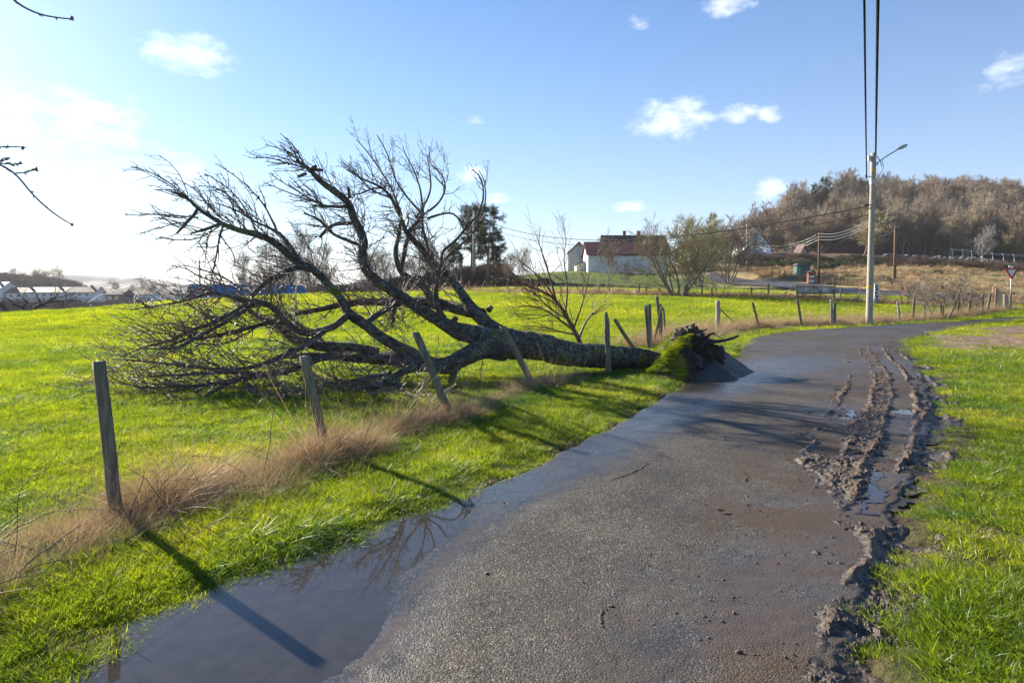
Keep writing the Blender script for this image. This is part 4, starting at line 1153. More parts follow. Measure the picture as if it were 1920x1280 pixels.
TRUNK = [(1262,690,13.7,14),(1240,682,13.6,19),(1200,674,13.4,22),(1165,670,13.2,23),(1120,668,13.0,24.5),(1079,665,12.9,24),(1050,660,12.8,26),(1020,652,12.7,27),(985,648,12.6,28),(955,643,12.5,28),(930,640,12.4,24)]
LIMBS = {
 'L1': [(950,640,12.5,22),(925,618,12.7,17),(905,598,12.9,15),(884,580,13.1,13),(872,562,13.2,10.5),(862,545,13.2,9),(840,520,13.3,7.5),(797,476,13.4,7),(775,450,13.4,6),(762,437,13.4,5.2),(753,406,13.4,4),(735,371,13.4,3.2),(718,352,13.4,2.6),(687,340,13.4,2),(650,318,13.4,1.4)],
 'L2': [(905,590,13.0,13),(880,583,13.2,13),(840,574,13.5,12.5),(797,566,13.8,12),(731,566,14.0,9),(666,566,14.0,7),(611,577,13.8,6),(560,588,13.6,4),(515,598,13.4,3)],
 'L3': [(945,640,12.4,20),(906,629,12.2,19),(862,622,12.1,18),(836,609,12.2,15),(819,596,12.3,13),(786,581,12.4,12),(764,563,12.5,11),(731,544,12.7,10.5),(694,517,12.8,10),(681,495,12.9,9.5),(681,448,13.1,9),(666,412,13.2,8),(655,382,13.2,7.5),(633,365,13.2,7),(600,341,13.3,6),(589,327,13.3,5),(572,312,13.3,4),(556,302,13.3,3)],
 'L4': [(945,655,12.3,24),(920,652,12.1,21),(895,656,11.9,19),(862,674,11.7,17),(835,688,11.5,18),(808,687,11.4,15),(775,680,11.5,15),(731,672,11.7,14),(698,673,11.8,11),(644,668,12.0,9),(600,667,12.1,8),(560,665,12.2,6),(520,668,12.2,4)],
 'L5': [(815,684,11.6,14),(786,668,11.7,13),(753,653,11.8,12),(725,638,11.9,12),(705,625,12.0,11),(683,605,12.1,11),(659,594,12.1,10.5),(650,580,12.1,9.5),(639,559,12.2,8.5),(622,541,12.2,8),(600,517,12.2,8),(583,502,12.2,8),(550,487,12.2,7.5),(528,465,12.1,7.5),(506,447,12.1,7),(480,437,12.1,6),(451,435,12.0,5.5),(419,421,12.0,5),(386,402,12.0,4.5),(370,391,12.0,4),(353,373,12.0,3.5),(335,362,12.0,3),(322,360,12.0,2)],
 'L6': [(655,588,12.1,8),(635,606,11.9,7.5),(611,618,11.8,7),(572,625,11.7,7),(550,618,11.7,7),(532,594,11.7,6.5),(506,570,11.6,6),(473,563,11.5,6),(441,559,11.4,4.5),(408,548,11.4,3.5),(386,550,11.3,3),(353,563,11.2,2.5),(305,572,11.1,1.8),(244,581,11.0,1.2)],
 'L7': [(709,662,11.9,11),(677,653,11.9,10),(640,650,11.9,11),(600,648,12.0,12),(561,640,12.1,10),(540,628,12.2,9),(524,612,12.3,8),(500,600,12.4,7),(484,594,12.5,5.5),(463,577,12.6,4),(440,566,12.6,3)],
 'L8': [(640,668,12.0,8),(616,668,11.9,8),(590,675,11.7,7),(560,690,11.5,6),(528,697,11.4,6),(484,701,11.3,5.5),(441,697,11.2,5),(375,700,11.1,4),(331,703,11.0,3),(280,706,10.9,2)],
 'L9': [(540,697,11.4,5.5),(500,702,11.2,5),(458,710,11.0,5),(420,716,10.9,4.5),(375,723,10.8,4.5),(331,736,10.5,3.5),(287,741,10.4,3),(244,749,10.1,1.8)],
 'L10': [(458,708,10.8,4.5),(419,722,10.4,4),(386,743,10.0,3.5),(357,757,9.6,3),(327,760,9.6,1.8)],
 'L11': [(448,704,11.0,4.5),(462,718,10.6,4.5),(484,740,10.1,4),(517,752,9.9,4),(572,748,9.9,3),(600,742,10.2,2)],
 'L12': [(800,688,11.4,11),(775,688,11.3,9),(742,703,11.1,8),(720,715,10.8,7),(698,727,10.7,6.5),(655,736,10.4,5.5),(600,746,10.1,4.5),(560,752,9.9,3)],
 'L13': [(745,705,11.1,6),(748,725,10.8,5.5),(757,743,10.4,5),(775,754,10.1,4),(800,768,9.6,3),(819,776,9.3,1.8)],
 'L14': [(810,570,13.7,9),(805,556,13.7,8.5),(797,541,13.7,8),(775,524,13.8,7),(752,510,13.8,6),(742,490,13.8,5.5),(745,460,13.8,4.5),(747,435,13.8,4),(751,415,13.8,2.5)],
 'L15': [(752,508,13.8,5),(757,480,13.9,5),(763,455,13.9,4.5),(770,430,13.9,4),(785,412,13.9,4.5),(793,403,13.9,4.5)],
 'L16': [(762,437,13.4,4.5),(775,425,13.5,4.5),(785,415,13.6,4.5),(793,403,13.7,4)],
 'L17': [(862,676,11.6,12),(853,695,11.5,9),(848,708,11.5,6),(838,722,11.4,5)],
 'L18': [(600,517,12.2,6),(575,500,12.0,6),(550,502,11.9,6),(517,517,11.7,5.5),(484,539,11.5,5),(471,552,11.4,4.5)],
 'L19': [(566,500,12.2,5),(552,476,12.3,5),(541,454,12.3,4.5),(524,437,12.3,4),(500,425,12.3,2.5),(473,413,12.3,2.2),(447,395,12.3,1.8),(403,380,12.3,1.2)],
 'L20': [(370,393,12.0,3.5),(362,406,11.9,3.5),(342,426,11.8,3.2),(331,438,11.8,2)],
 'L21': [(412,420,12.0,3.5),(392,427,11.9,3.5),(375,432,11.8,2.8),(357,438,11.8,1.8)],
 'L22': [(655,385,13.2,4),(640,388,13.0,3.5),(610,387,12.9,3),(588,385,12.9,2.5)],
 'L23': [(664,418,13.2,4),(630,420,13.1,4),(610,430,13.0,3.5),(600,445,12.9,3)],
 'L24': [(681,462,13.0,4),(655,452,13.1,3.5),(625,440,13.2,3),(600,412,13.2,2.2),(570,400,13.2,1.6)],
 'L25': [(832,596,12.3,7),(823,583,12.2,6),(819,565,12.1,5.5),(818,544,12.0,5),(820,522,12.0,4.5),(822,500,12.0,3.5)],
 'L26': [(838,512,13.3,4),(827,490,13.2,3.5),(829,470,13.2,3),(852,454,13.2,3),(873,428,13.2,2.6),(895,402,13.2,2.4),(908,371,13.2,2),(904,332,13.2,1.4),(884,317,13.2,1)],
 'L27': [(830,492,13.3,3),(848,470,13.3,2.6),(870,455,13.3,2.4),(892,432,13.3,2),(905,395,13.3,1.8),(912,370,13.3,1.5),(909,340,13.3,1.2),(898,320,13.3,.9)],
 'L28': [(818,505,13.3,4),(806,475,13.3,3.2),(797,448,13.3,2.8),(792,420,13.3,2.4),(790,404,13.3,2)],
 'L29': [(793,403,13.7,4),(780,388,13.7,2.4),(755,360,13.7,2),(738,330,13.7,1.6),(728,290,13.7,1.3),(707,253,13.7,.9)],
 'L30': [(753,406,13.4,2.6),(738,360,13.4,2),(715,320,13.4,1.6),(690,285,13.4,1.2),(668,262,13.4,.9)],
 'L31': [(793,403,13.7,2.5),(790,360,13.7,1.9),(775,315,13.7,1.4),(760,290,13.7,1.1),(755,274,13.7,.8)],
 'L32': [(795,402,13.7,2.6),(825,380,13.7,2.2),(838,350,13.7,1.8),(826,322,13.7,1.4),(806,310,13.7,1.1),(805,285,13.7,.8)],
 'L33': [(800,410,13.6,2.6),(830,400,13.6,2.3),(850,398,13.6,2),(862,412,13.6,1.8),(870,435,13.5,1.6)],
 'L34': [(780,410,13.7,2.4),(810,360,13.7,2),(806,320,13.7,1.5),(800,290,13.7,.9)],
 'L35': [(735,371,13.4,2.2),(700,360,13.4,1.8),(680,340,13.3,1.5),(652,312,13.3,1.2),(642,303,13.3,.8)],
 'L36': [(718,353,13.4,2),(700,352,13.4,1.7),(680,362,13.3,1.6),(660,366,13.3,1.2),(642,364,13.3,.8)],
 'L37': [(611,618,11.8,6),(585,640,11.5,6),(560,652,11.3,5.5),(520,672,11.1,5),(480,688,10.9,4),(440,692,10.8,3),(390,690,10.7,2)],
 'L38': [(545,612,12.2,6),(520,600,12.0,5),(480,610,11.8,4.5),(430,625,11.5,4),(380,632,11.3,3.4),(340,640,11.1,2.6),(310,650,11.0,1.6)],
 'L39': [(470,562,11.5,5),(440,585,11.3,4.5),(400,605,11.2,4),(360,617,11.1,3.4),(320,640,10.9,2.6),(270,650,10.8,1.8),(225,670,10.6,1.1)],
 'L40': [(475,570,11.6,5),(430,600,11.2,4.2),(385,625,11.0,3.6),(340,650,10.8,3),(290,655,10.7,2.2),(262,650,10.7,1.2)],
 'L41': [(731,700,11.0,6),(700,705,11.2,5.5),(660,715,11.3,5),(620,720,11.2,4.5),(560,722,11.1,4),(500,730,10.9,3),(450,738,10.7,2)],
 'L42': [(440,697,11.2,4.5),(400,692,11.3,4),(350,685,11.2,3.4),(300,680,11.1,2.6),(250,675,11.0,1.8),(210,672,10.9,1)],
 'L43': [(375,722,10.8,3.5),(330,725,10.7,3),(280,728,10.6,2.4),(240,722,10.6,1.7),(205,705,10.6,1)],
 'L44': [(686,605,12.1,7),(700,595,12.4,6),(740,570,12.8,5.5),(760,560,13.0,4.5)],
 'L45': [(742,573,14.0,6),(735,590,13.5,5),(738,602,13.2,4.5),(735,612,13.1,3)],
}
SHOOTS = [
 [(373,391,12.0,2.2),(345,365,12,1.8),(315,340,12,1.5),(283,323,12,1.2),(248,312,12,.8)],
 [(419,413,12,2),(386,380,12,1.6),(364,352,12,1.2),(327,334,12,.7)],
 [(519,432,12.3,2.6),(504,400,12.3,2),(491,378,12.3,1.7),(467,352,12.3,1.4),(438,327,12.3,1.1),(403,306,12.3,.8)],
 [(482,435,12.1,2.2),(471,413,12.1,1.8),(458,387,12.1,1.6),(436,360,12.1,1.3),(412,341,12.1,1),(382,324,12.1,.7)],
 [(372,408,12,2),(342,405,12,1.6),(298,402,12,1.4),(266,402,12,1.1),(234,403,12,.7)],
 [(336,426,11.8,1.8),(327,423,11.8,1.5),(298,402,11.8,1.2),(280,381,11.8,.7)],
 [(410,425,12,1.8),(375,448,12,1.5),(331,451,12,1.2),(297,445,12,.7)],
 [(572,312,13.3,2),(563,295,13.3,1.5),(550,271,13.3,1.2),(525,250,13.3,.7)],
 [(572,312,13.3,2),(554,295,13.3,1.5),(528,279,13.3,1.2),(497,271,13.3,.7)],
 [(570,314,13.3,2),(539,306,13.3,1.5),(506,295,13.3,1.2),(474,297,13.3,.7)],
 [(616,387,13.2,2),(594,380,13.2,1.7),(561,360,13.2,1.4),(528,341,13.2,1.1),(504,324,13.2,.7)],
 [(616,387,13.1,2),(567,371,13.1,1.5),(528,356,13.1,1.2),(494,341,13.1,.7)],
 [(458,400,12.3,1.8),(430,365,12.2,1.5),(398,350,12.2,1.1),(372,348,12.2,.7)],
 [(471,552,11.4,1.8),(420,520,11.4,1.5),(380,505,11.4,1.2),(340,496,11.4,.9),(318,500,11.4,.6)],
 [(440,540,11.5,2),(375,520,11.5,1.6),(340,497,11.5,1.2),(312,507,11.5,.7)],
 [(500,600,12,2),(440,640,11.5,1.6),(380,650,11.3,1.4),(310,620,11.2,1.1),(275,575,11.2,.8),(258,560,11.2,.6)],
 [(419,421,12,2.6),(410,450,11.8,2.2),(405,485,11.7,2),(397,515,11.6,1.6),(390,560,11.5,1.2)],
 [(398,425,12,1.6),(388,450,11.8,1.5),(386,475,11.7,1.2),(384,500,11.6,.9)],
]
def build_tree():
    rng = np.random.default_rng(2024)
    root = thing('fallen_tree', 'big bare uprooted tree lying across the pasture fence with its crown on the grass', 'tree', (P(1240,682,13.6)[0], 13.6, 0))
    tr = np.array(root.location)
    T = limb_line(TRUNK, 110)
    V, Q = rough_tube(T, 40, .16, 3)
    mesh_obj('trunk', V - tr, Q, MAT['bark'], root, smooth=True)
    lines = {}
    for k, sp in LIMBS.items():
        a = limb_line(sp)
        a[:, 2] = np.maximum(a[:, 2], H(a[:, 0], a[:, 1]) + a[:, 3] * .6 + .01)
        # gnarled wander
        n = len(a); w = np.stack([fbm(np.arange(n) * .35, np.full(n, j * 9.7), hash(k) % 7 * 0 + int(k[1:]), 3) - .5 for j in range(3)], 1)
        a[:, :3] += w * np.minimum(a[:, 3:4] * 1.4, .07) * np.minimum(np.arange(n) / 6.0, 1)[:, None]
        lines[k] = a
        big = a[:, 3].max() > .05
        V, Q = rough_tube(a, 18 if big else 9, .13 if big else .10, int(k[1:]))
        mesh_obj('limb', V - tr, Q, MAT['bark'] if a[:, 3].max() > .085 else MAT['bark_limb'], root, smooth=True)
    for i, sp in enumerate(SHOOTS):
        lines['S%d' % i] = limb_line(sp, 26)
    # secondary growth ---------------------------------------------------
    def std(keys, n=40):
        A = np.stack([resample(lines[k], n) for k in keys]); return A[:, :, :3], A[:, :, 3]
    upper = ['L1','L3','L5','L14','L15','L16','L19','L20','L21','L22','L23','L24','L25','L26','L27','L28']
    fan = ['L26','L27','L28','L29','L30','L31','L32','L33','L34','L35','L36','L1','L15','L16']
    lower = ['L2','L4','L6','L7','L8','L9','L10','L11','L12','L13','L18','L37','L38','L39','L40','L41','L42','L43','L44','L45']
    up = np.array([0, 0, 1.0])
    out = []
    def group(keys, K, t0, t1, ang, Lr, trop, tk, subs, n=12, rk=.45, wander=.09, rmin=.0042, updir=up, upk=.9, sublen=(.18, .55), rtip=.45, rcap=.010):
        p, r = std(keys)
        q, qr = spawn(rng, p, r, K, t0, t1, ang, Lr, n, wander, np.array(trop), tk, rk, rtip, rmin, .35, updir, upk)
        qr = np.minimum(qr, np.linspace(rcap, rmin, n)[None])
        out.append((q, qr))
        s, sr = spawn(rng, q, qr, subs, .08, .95, (.45, 1.1), sublen, 7, .13, np.array(trop), tk, .75, .6, rmin * .9, .4)
        out.append((s, sr))
    group(['L5','L19','L20','L21'], 64, .42, 1.0, (.7, 1.4), (.5, 1.5), (-1, -.05, .25), .085, 210)
    group(['L3','L22','L23','L24'], 60, .40, 1.0, (.6, 1.3), (.4, 1.2), (-1, 0, .30), .085, 200)
    group(fan, 115, .25, 1.0, (.5, 1.2), (.25, .85), (-.5, 0, .8), .075, 330, sublen=(.12, .40))
    group(['L1','L14','L28','L25'], 62, .25, 1.0, (.6, 1.4), (.4, 1.0), (-.9, 0, .5), .06, 210)
    group(['L3','L1','L2','L44'], 50, .45, .9, (.7, 1.5), (.5, 1.3), (-.9, -.1, .1), .05, 190, upk=.1)
    group(lower, 370, .15, 1.0, (.4, 1.3), (.5, 1.5), (-1, -.15, .08), .055, 1100, upk=.12, wander=.12, rcap=.009)
    group(['L8','L9','L10','L11','L12','L13','L37','L41','L42','L43','L39','L40','L38'], 150, .1, 1.0, (.4, 1.2), (.5, 1.4), (-1, -.25, .0), .05, 520, upk=.05, wander=.13, rcap=.009)
    group(['L6','L18','L7','L38','L39'], 85, .2, 1.0, (.5, 1.3), (.5, 1.5), (-.8, 0, .45), .07, 300, upk=.5)
    group(['L2','L4','L12','L25','L44','L45'], 90, .1, .95, (.6, 1.5), (.3, 1.1), (-.5, -.3, .0), .06, 260, upk=-.1)
    # rambling water shoots on the trunk
    p = T[None, 10:100, :3]; r = T[None, 10:100, 3]
    q, qr = spawn(rng, p, r, 40, 0, 1, (.9, 1.5), (.2, .7), 8, .18, np.array([-.2, -.3, .1]), .1, .02, .5, .003, 0, up, .2)
    start = q[:, :1]; out.append((q, np.minimum(qr, .004)))
    sh = np.stack([lines['S%d' % i] for i in range(len(SHOOTS))])
    out.append((sh[:, :, :3], np.maximum(sh[:, :, 3], .0045)))
    s, sr = spawn(rng, sh[:, :, :3], sh[:, :, 3], 150, .1, .95, (.4, 1.0), (.15, .6), 7, .12, np.array([-1, 0, .3]), .08, .7, .6, .004)
    out.append((s, sr))
    parts = []
    for (q, qr) in out:
        lo = H(q[:, :, 0], q[:, :, 1]) + .012
        q[:, :, 2] = np.maximum(q[:, :, 2], lo + qr)
        parts.append(tubes(q, qr, 5))
    # spurs and buds
    for (q, qr) in out:
        M_ = len(q)
        L = np.linalg.norm(q[:, 1:] - q[:, :-1], axis=2).sum(1).sum()
        K = int(L * 6.5)
        s, sr = spawn(rng, q, qr, K, .1, 1.0, (.7, 1.3), (.015, .055), 3, .1, np.zeros(3), 0, .9, 1.0, .0035, 0)
        sr[:, 2] = sr[:, 1] * 1.5; sr[:, 1] *= .9
        parts.append(tubes(s, sr, 4))
    V, Q = merge(parts)
    o = mesh_obj('crown', V - tr, Q, MAT['twig'], root, smooth=True)
    # torn stubs and burrs
    for (px, py, Y, rp, dx, dz, l) in [(915,583,12.9,5,.05,.06,.10),(656,372,13.2,3,-.01,.11,.14),(585,316,13.3,3.5,.06,.03,.10),(588,318,13.3,3,.10,-.01,.12),(575,325,13.3,3,-.09,-.04,.12),(846,612,12.1,6,.05,.10,.12)]:
        p = P(px, py, Y); b = MB(); b.tube([p, p + np.array([dx, -.02, dz]) * l / .12, p + np.array([dx * 1.9, -.03, dz * 1.7]) * l / .12], [rp / F * Y * 1.1, rp / F * Y, rp / F * Y * .8], 8)
        b.build('broken_stub', MAT['bark_limb'], root, smooth=True, tr=tr)
    # ivy-like hump of old growth on the trunk
    # --- the torn out root plate
    build_root_plate(root, tr, rng)
    return lines

def build_root_plate(root, tr, rng):
    X0, X1, Y0, Y1 = 1.2, 4.3, 11.2, 15.4
    gx, gy = np.meshgrid(np.linspace(X0, X1, 170), np.linspace(Y0, Y1, 200))
    x, y = gx.ravel(), gy.ravel()
    t = (y - 11.55) / (14.9 - 11.55)
    env = smooth(0, .34, t) * smooth(1.0, .62, t)
    xe = 3.02 + .42 * smooth(0, .5, t) - .35 * smooth(.6, 1, t) + (fbm(y * 2.2, y * 0, 7, 3) - .5) * .30
    hm = .86 * env * (.9 + .25 * (fbm(y * 1.7, y * 0 + 3, 8, 3) - .5))
    left = smooth(-1.0, 0.0, x - xe) ** 1.35
    right = smooth(.30, .02, x - xe)
    h = hm * np.where(x < xe, left, right)
    h += (fbm(x * 4, y * 4, 9, 4) - .5) * .16 * (h > .05) + (fbm(x * 14, y * 14, 10, 3) - .5) * .05 * (h > .05)
    # hollow where the trunk goes in
    d = np.hypot((x - 2.55) / .6, (y - 13.5) / .42)
    h -= .28 * np.exp(-d * d * 1.3)
    foot = smooth(.0, .06, hm) * (x < xe + .45) * (x > xe - 1.6)
    z = H(x, y) + h + .03 * foot - .10 * (1 - foot)
    turf = smooth(.10, -.06, x - xe + (fbm(x * 5, y * 5, 12, 3) - .5) * .25) * smooth(.9, 1.25, d + .35 * fbm(x * 3, y * 3, 4, 2))
    n = gx.shape
    idx = np.arange(gx.size).reshape(n)
    Q = np.stack([idx[:-1, :-1], idx[:-1, 1:], idx[1:, 1:], idx[1:, :-1]], -1).reshape(-1, 4)
    Q = Q[(h[Q] > .012).any(axis=1) & (foot[Q] > .2).any(axis=1)]
    col = np.array([.045, .032, .024]) * (1 - turf[:, None]) + np.array([.16, .135, .04]) * turf[:, None]
    used = np.unique(Q); rem = np.full(len(x), -1); rem[used] = np.arange(len(used))
    V = np.stack([x, y, z], 1)
    rp = mesh_obj('root_plate', V[used] - tr, rem[Q], MAT['ground'], root, smooth=True, attrs={'gcol': col[used]})
    # turf still growing on the lifted sod
    m = (turf > .6) & (h > .05); ii = np.nonzero(m)[0]; ii = rng.choice(ii, min(5200, len(ii) * 4)); ii = ii[fbm(x[ii] * 5, y[ii] * 5, 19, 4) > .41]
    Vs, Fs4, Fs3, nv = [], [], [], 0
    sets = [blades(rng, 30, .05, (.03, .07), .008, .6, .6, 2) for _ in range(6)]
    lng = [blades(rng, 22, .05, (.06, .13), .007, .9, 1.0, 2) for _ in range(4)]
    for j in ii:
        bv, fs = (sets[rng.integers(6)] if rng.random() < .93 else lng[rng.integers(4)])
        a = rng.uniform(0, 6.28); c, s = math.cos(a), math.sin(a); k = rng.uniform(.7, 1.3)
        v = bv @ np.array([[c, s, 0], [-s, c, 0], [0, 0, 1]]) * k * .62
        v = v + np.array([x[j] + rng.normal(0, .01), y[j] + rng.normal(0, .01), z[j] - .01])
        Vs.append(v); Fs4.append(fs[0] + nv); Fs3.append(fs[1] + nv); nv += len(v)
    o = mesh_obj('turf', np.concatenate(Vs) - np.array(tr), [np.concatenate(Fs4), np.concatenate(Fs3)], MAT['grass'], rp)
    o['kind'] = 'stuff'
    # lump of soil and roots on the torn face
    bm = []
    import bmesh
    def lump(c, r, seed, sub=5):
        b = bmesh.new(); bmesh.ops.create_icosphere(b, subdivisions=sub, radius=1)
        v = np.array([w.co[:] for w in b.verts]); f = np.array([[w.index for w in q.verts] for q in b.faces]); b.free()
        k = 1 + (fbm(v[:, 0] * 2.2 + seed, v[:, 1] * 2.2 + v[:, 2] * 1.7, seed, 5, .65) - .5) * 1.3
        k += (fbm(v[:, 0] * 6 + v[:, 2] * 5, v[:, 1] * 6 - v[:, 2] * 5, seed + 1, 4, .7) - .5) * .75
        k += (fbm(v[:, 0] * 19 + v[:, 2] * 13, v[:, 1] * 19 - v[:, 2] * 13, seed + 2, 2, .7) - .5) * .22
        return v * k[:, None] * np.array(r) + np.array(c), f
    parts = [lump(c, r, i + 1) for i, (c, r) in enumerate([
        ((3.36, 13.0, .66), (.22, .40, .24)), ((3.48, 12.85, .46), (.26, .48, .28)), ((3.70, 12.85, .36), (.26, .36, .24)), ((3.45, 13.5, .42), (.28, .5, .30)), ((3.90, 13.3, .22), (.24, .32, .16)),
        ((3.26, 12.45, .22), (.16, .30, .20)), ((3.60, 13.0, .56), (.16, .24, .12)), ((3.20, 12.15, .10), (.12, .2, .10)), ((3.50, 12.45, .14), (.14, .12, .12)), ((3.78, 12.75, .20), (.12, .10, .10)), ((3.24, 13.0, .76), (.12, .2, .09))])]
    V, Fq = merge(parts)
    mesh_obj('soil_clump', V - np.array(tr), Fq, MAT['soil'], rp, smooth=True)
    # roots
    K = 170
    P0 = np.stack([rng.normal(3.48, .2, K), rng.normal(12.9, .32, K), np.abs(rng.normal(.50, .20, K))], 1)
    P0[:, 2] -= np.maximum(P0[:, 0] - 3.3, 0) * .5
    D = np.stack([rng.uniform(.3, 1.2, K), rng.normal(-.2, .6, K), rng.normal(.15, .5, K)], 1)
    q = grow(rng, P0, D, rng.uniform(.08, .38, K), 9, .26, np.array([.5, 0, -.35]), .10)
    q[:, :, 2] = np.maximum(q[:, :, 2], .04)
    r0 = rng.uniform(.003, .012, K)[:, None] * np.linspace(1, .3, 9)[None]
    pr = [tubes(q, r0, 6)]
    for sp in [[(1318,640,12.9,4.5),(1335,641,12.9,4.2),(1358,638,12.8,3.4),(1374,634,12.8,3.2),(1385,629,12.8,2.2)],
               [(1285,616,13.1,6),(1296,612,13.1,4),(1303,606,13.1,1.6)],
               [(1290,622,13.0,8),(1310,628,13.0,6),(1325,636,12.9,4),(1345,640,12.9,2)],
               [(1322,634,12.9,4),(1332,626,12.8,2.5),(1341,624,12.8,1.2)],
               [(1308,622,13.0,3),(1320,620,12.9,2),(1326,616,12.9,1)],
               [(1330,640,12.9,5),(1338,650,12.9,4),(1345,655,12.9,2)],
               [(1300,630,12.9,9),(1325,645,12.8,8),(1340,660,12.7,6)]]:
        a = limb_line(sp, 22); pr.append(rough_tube(a, 9, .2, len(sp)))
    V, Q = merge(pr)
    mesh_obj('roots', V - np.array(tr), Q, MAT['root'], rp, smooth=True)

def slab(name, label, quad, thick, seed, pos_z=True):
    """a torn plate of asphalt: quad of 4 corners, ragged outline, broken layered edge"""
    q = [np.array(c, float) for c in quad]
    n = 34; u, v = np.meshgrid(np.linspace(0, 1, n), np.linspace(0, 1, n))
    p = ((1 - u) * (1 - v))[..., None] * q[0] + (u * (1 - v))[..., None] * q[1] + (u * v)[..., None] * q[2] + ((1 - u) * v)[..., None] * q[3]
    nn = np.cross(q[1] - q[0], q[3] - q[0]); nn /= np.linalg.norm(nn)
    if nn[2] < 0: nn = -nn
    c = p.mean(axis=(0, 1)); d = p - c
    e = np.minimum(np.minimum(u, 1 - u), np.minimum(v, 1 - v))
    k = (fbm(p[..., 0] * 6 + seed, p[..., 1] * 6, seed, 4) - .5)
    edge = (e < .02)
    p = p + d * (k * .28 * smooth(.12, 0, e))[..., None]
    p = p + nn * ((fbm(p[..., 0] * 3, p[..., 1] * 3, seed + 2, 4) - .5) * .05)[..., None]
    top = p.reshape(-1, 3); lay = [top]
    idx = np.arange(n * n).reshape(n, n)
    Qt = np.stack([idx[:-1, :-1], idx[:-1, 1:], idx[1:, 1:], idx[1:, :-1]], -1).reshape(-1, 4)
    rim = np.concatenate([idx[0, :], idx[1:, -1], idx[-1, -2::-1], idx[-2:0:-1, 0]])
    m = len(rim); rng = np.random.default_rng(seed)
    Vs = [top]; Fs = [Qt]; prev = rim; cnt = n * n
    for s in range(1, 5):
        ring = top[rim] - nn * (thick * s / 4) + rng.normal(0, .012, (m, 3)) * (s < 4) + (top[rim] - c) * (.05 * math.sin(s * 1.7) )
        Vs.append(ring); cur = np.arange(cnt, cnt + m); cnt += m
        Fs.append(np.stack([prev, np.roll(prev, -1), np.roll(cur, -1), cur], -1)); prev = cur
    bot = c[None] - nn * thick
    Vs.append(bot); Fs3 = np.stack([prev, np.roll(prev, -1), np.full(m, cnt)], -1)
    V = np.concatenate(Vs)
    wet = np.full(len(V), .25); mud = np.concatenate([np.full(n * n, .12), np.full(len(V) - n * n, .30)])
    o = mesh_obj(name, V - c, [np.concatenate(Fs), Fs3], MAT['road'], attrs={'wet': wet, 'mudf': mud})
    o.location = tuple(c)
    return tag(o, label, 'asphalt slab', 'asphalt slabs heaved up by the roots')

def build_slabs():
    S1 = slab('asphalt_slab', 'near sheet of asphalt bent up from the road at the foot of the root plate', [P(1278,716,11.7), P(1391,719,11.6), P(1333,672,12.5), P(1300,692,12.2)], .06, 5)
    q0, q1 = P(1391, 719, 11.6), P(1333, 672, 12.5); rng = np.random.default_rng(3); import bmesh
    bm = bmesh.new(); bmesh.ops.create_icosphere(bm, subdivisions=1, radius=1)
    v0 = np.array([v.co[:] for v in bm.verts]); f0 = np.array([[v.index for v in w.verts] for w in bm.faces]); bm.free()
    Vs, Fs, n = [], [], 0
    for i in range(170):
        t = rng.uniform(.02, 1); s = rng.uniform(.012, .034)
        v = v0 * (1 + rng.normal(0, .2, (len(v0), 1))) * s * rng.uniform(.7, 1.3, 3) + q0 * (1 - t) + q1 * t + rng.normal(0, .014, 3) + np.array([.012, 0, -.02 - .03 * rng.uniform()])
        Vs.append(v); Fs.append(f0 + n); n += len(v)
    o = mesh_obj('broken_edge', np.concatenate(Vs) - np.array(S1.location), np.concatenate(Fs), MAT['stone'], S1); o['kind'] = 'stuff'
    slab('asphalt_slab', 'steep shaded asphalt plate leaning against the roots, reaching furthest into the road', [P(1392,719,11.68), P(1424,703,12.8), P(1362,660,13.6), P(1328,670,12.7)], .07, 8)
    slab('asphalt_slab', 'small pale asphalt piece standing upright on the torn edge of the turf', [P(1280,655,12.55), P(1293,659,12.45), P(1292,632,12.6), P(1282,627,12.7)], .05, 12)
    slab('asphalt_slab', 'dark crumbled asphalt piece wedged between the soil and the two large plates', [P(1300,684,12.2), P(1318,690,12.1), P(1316,668,12.35), P(1298,660,12.45)], .05, 17)
LN = build_tree()
build_slabs()

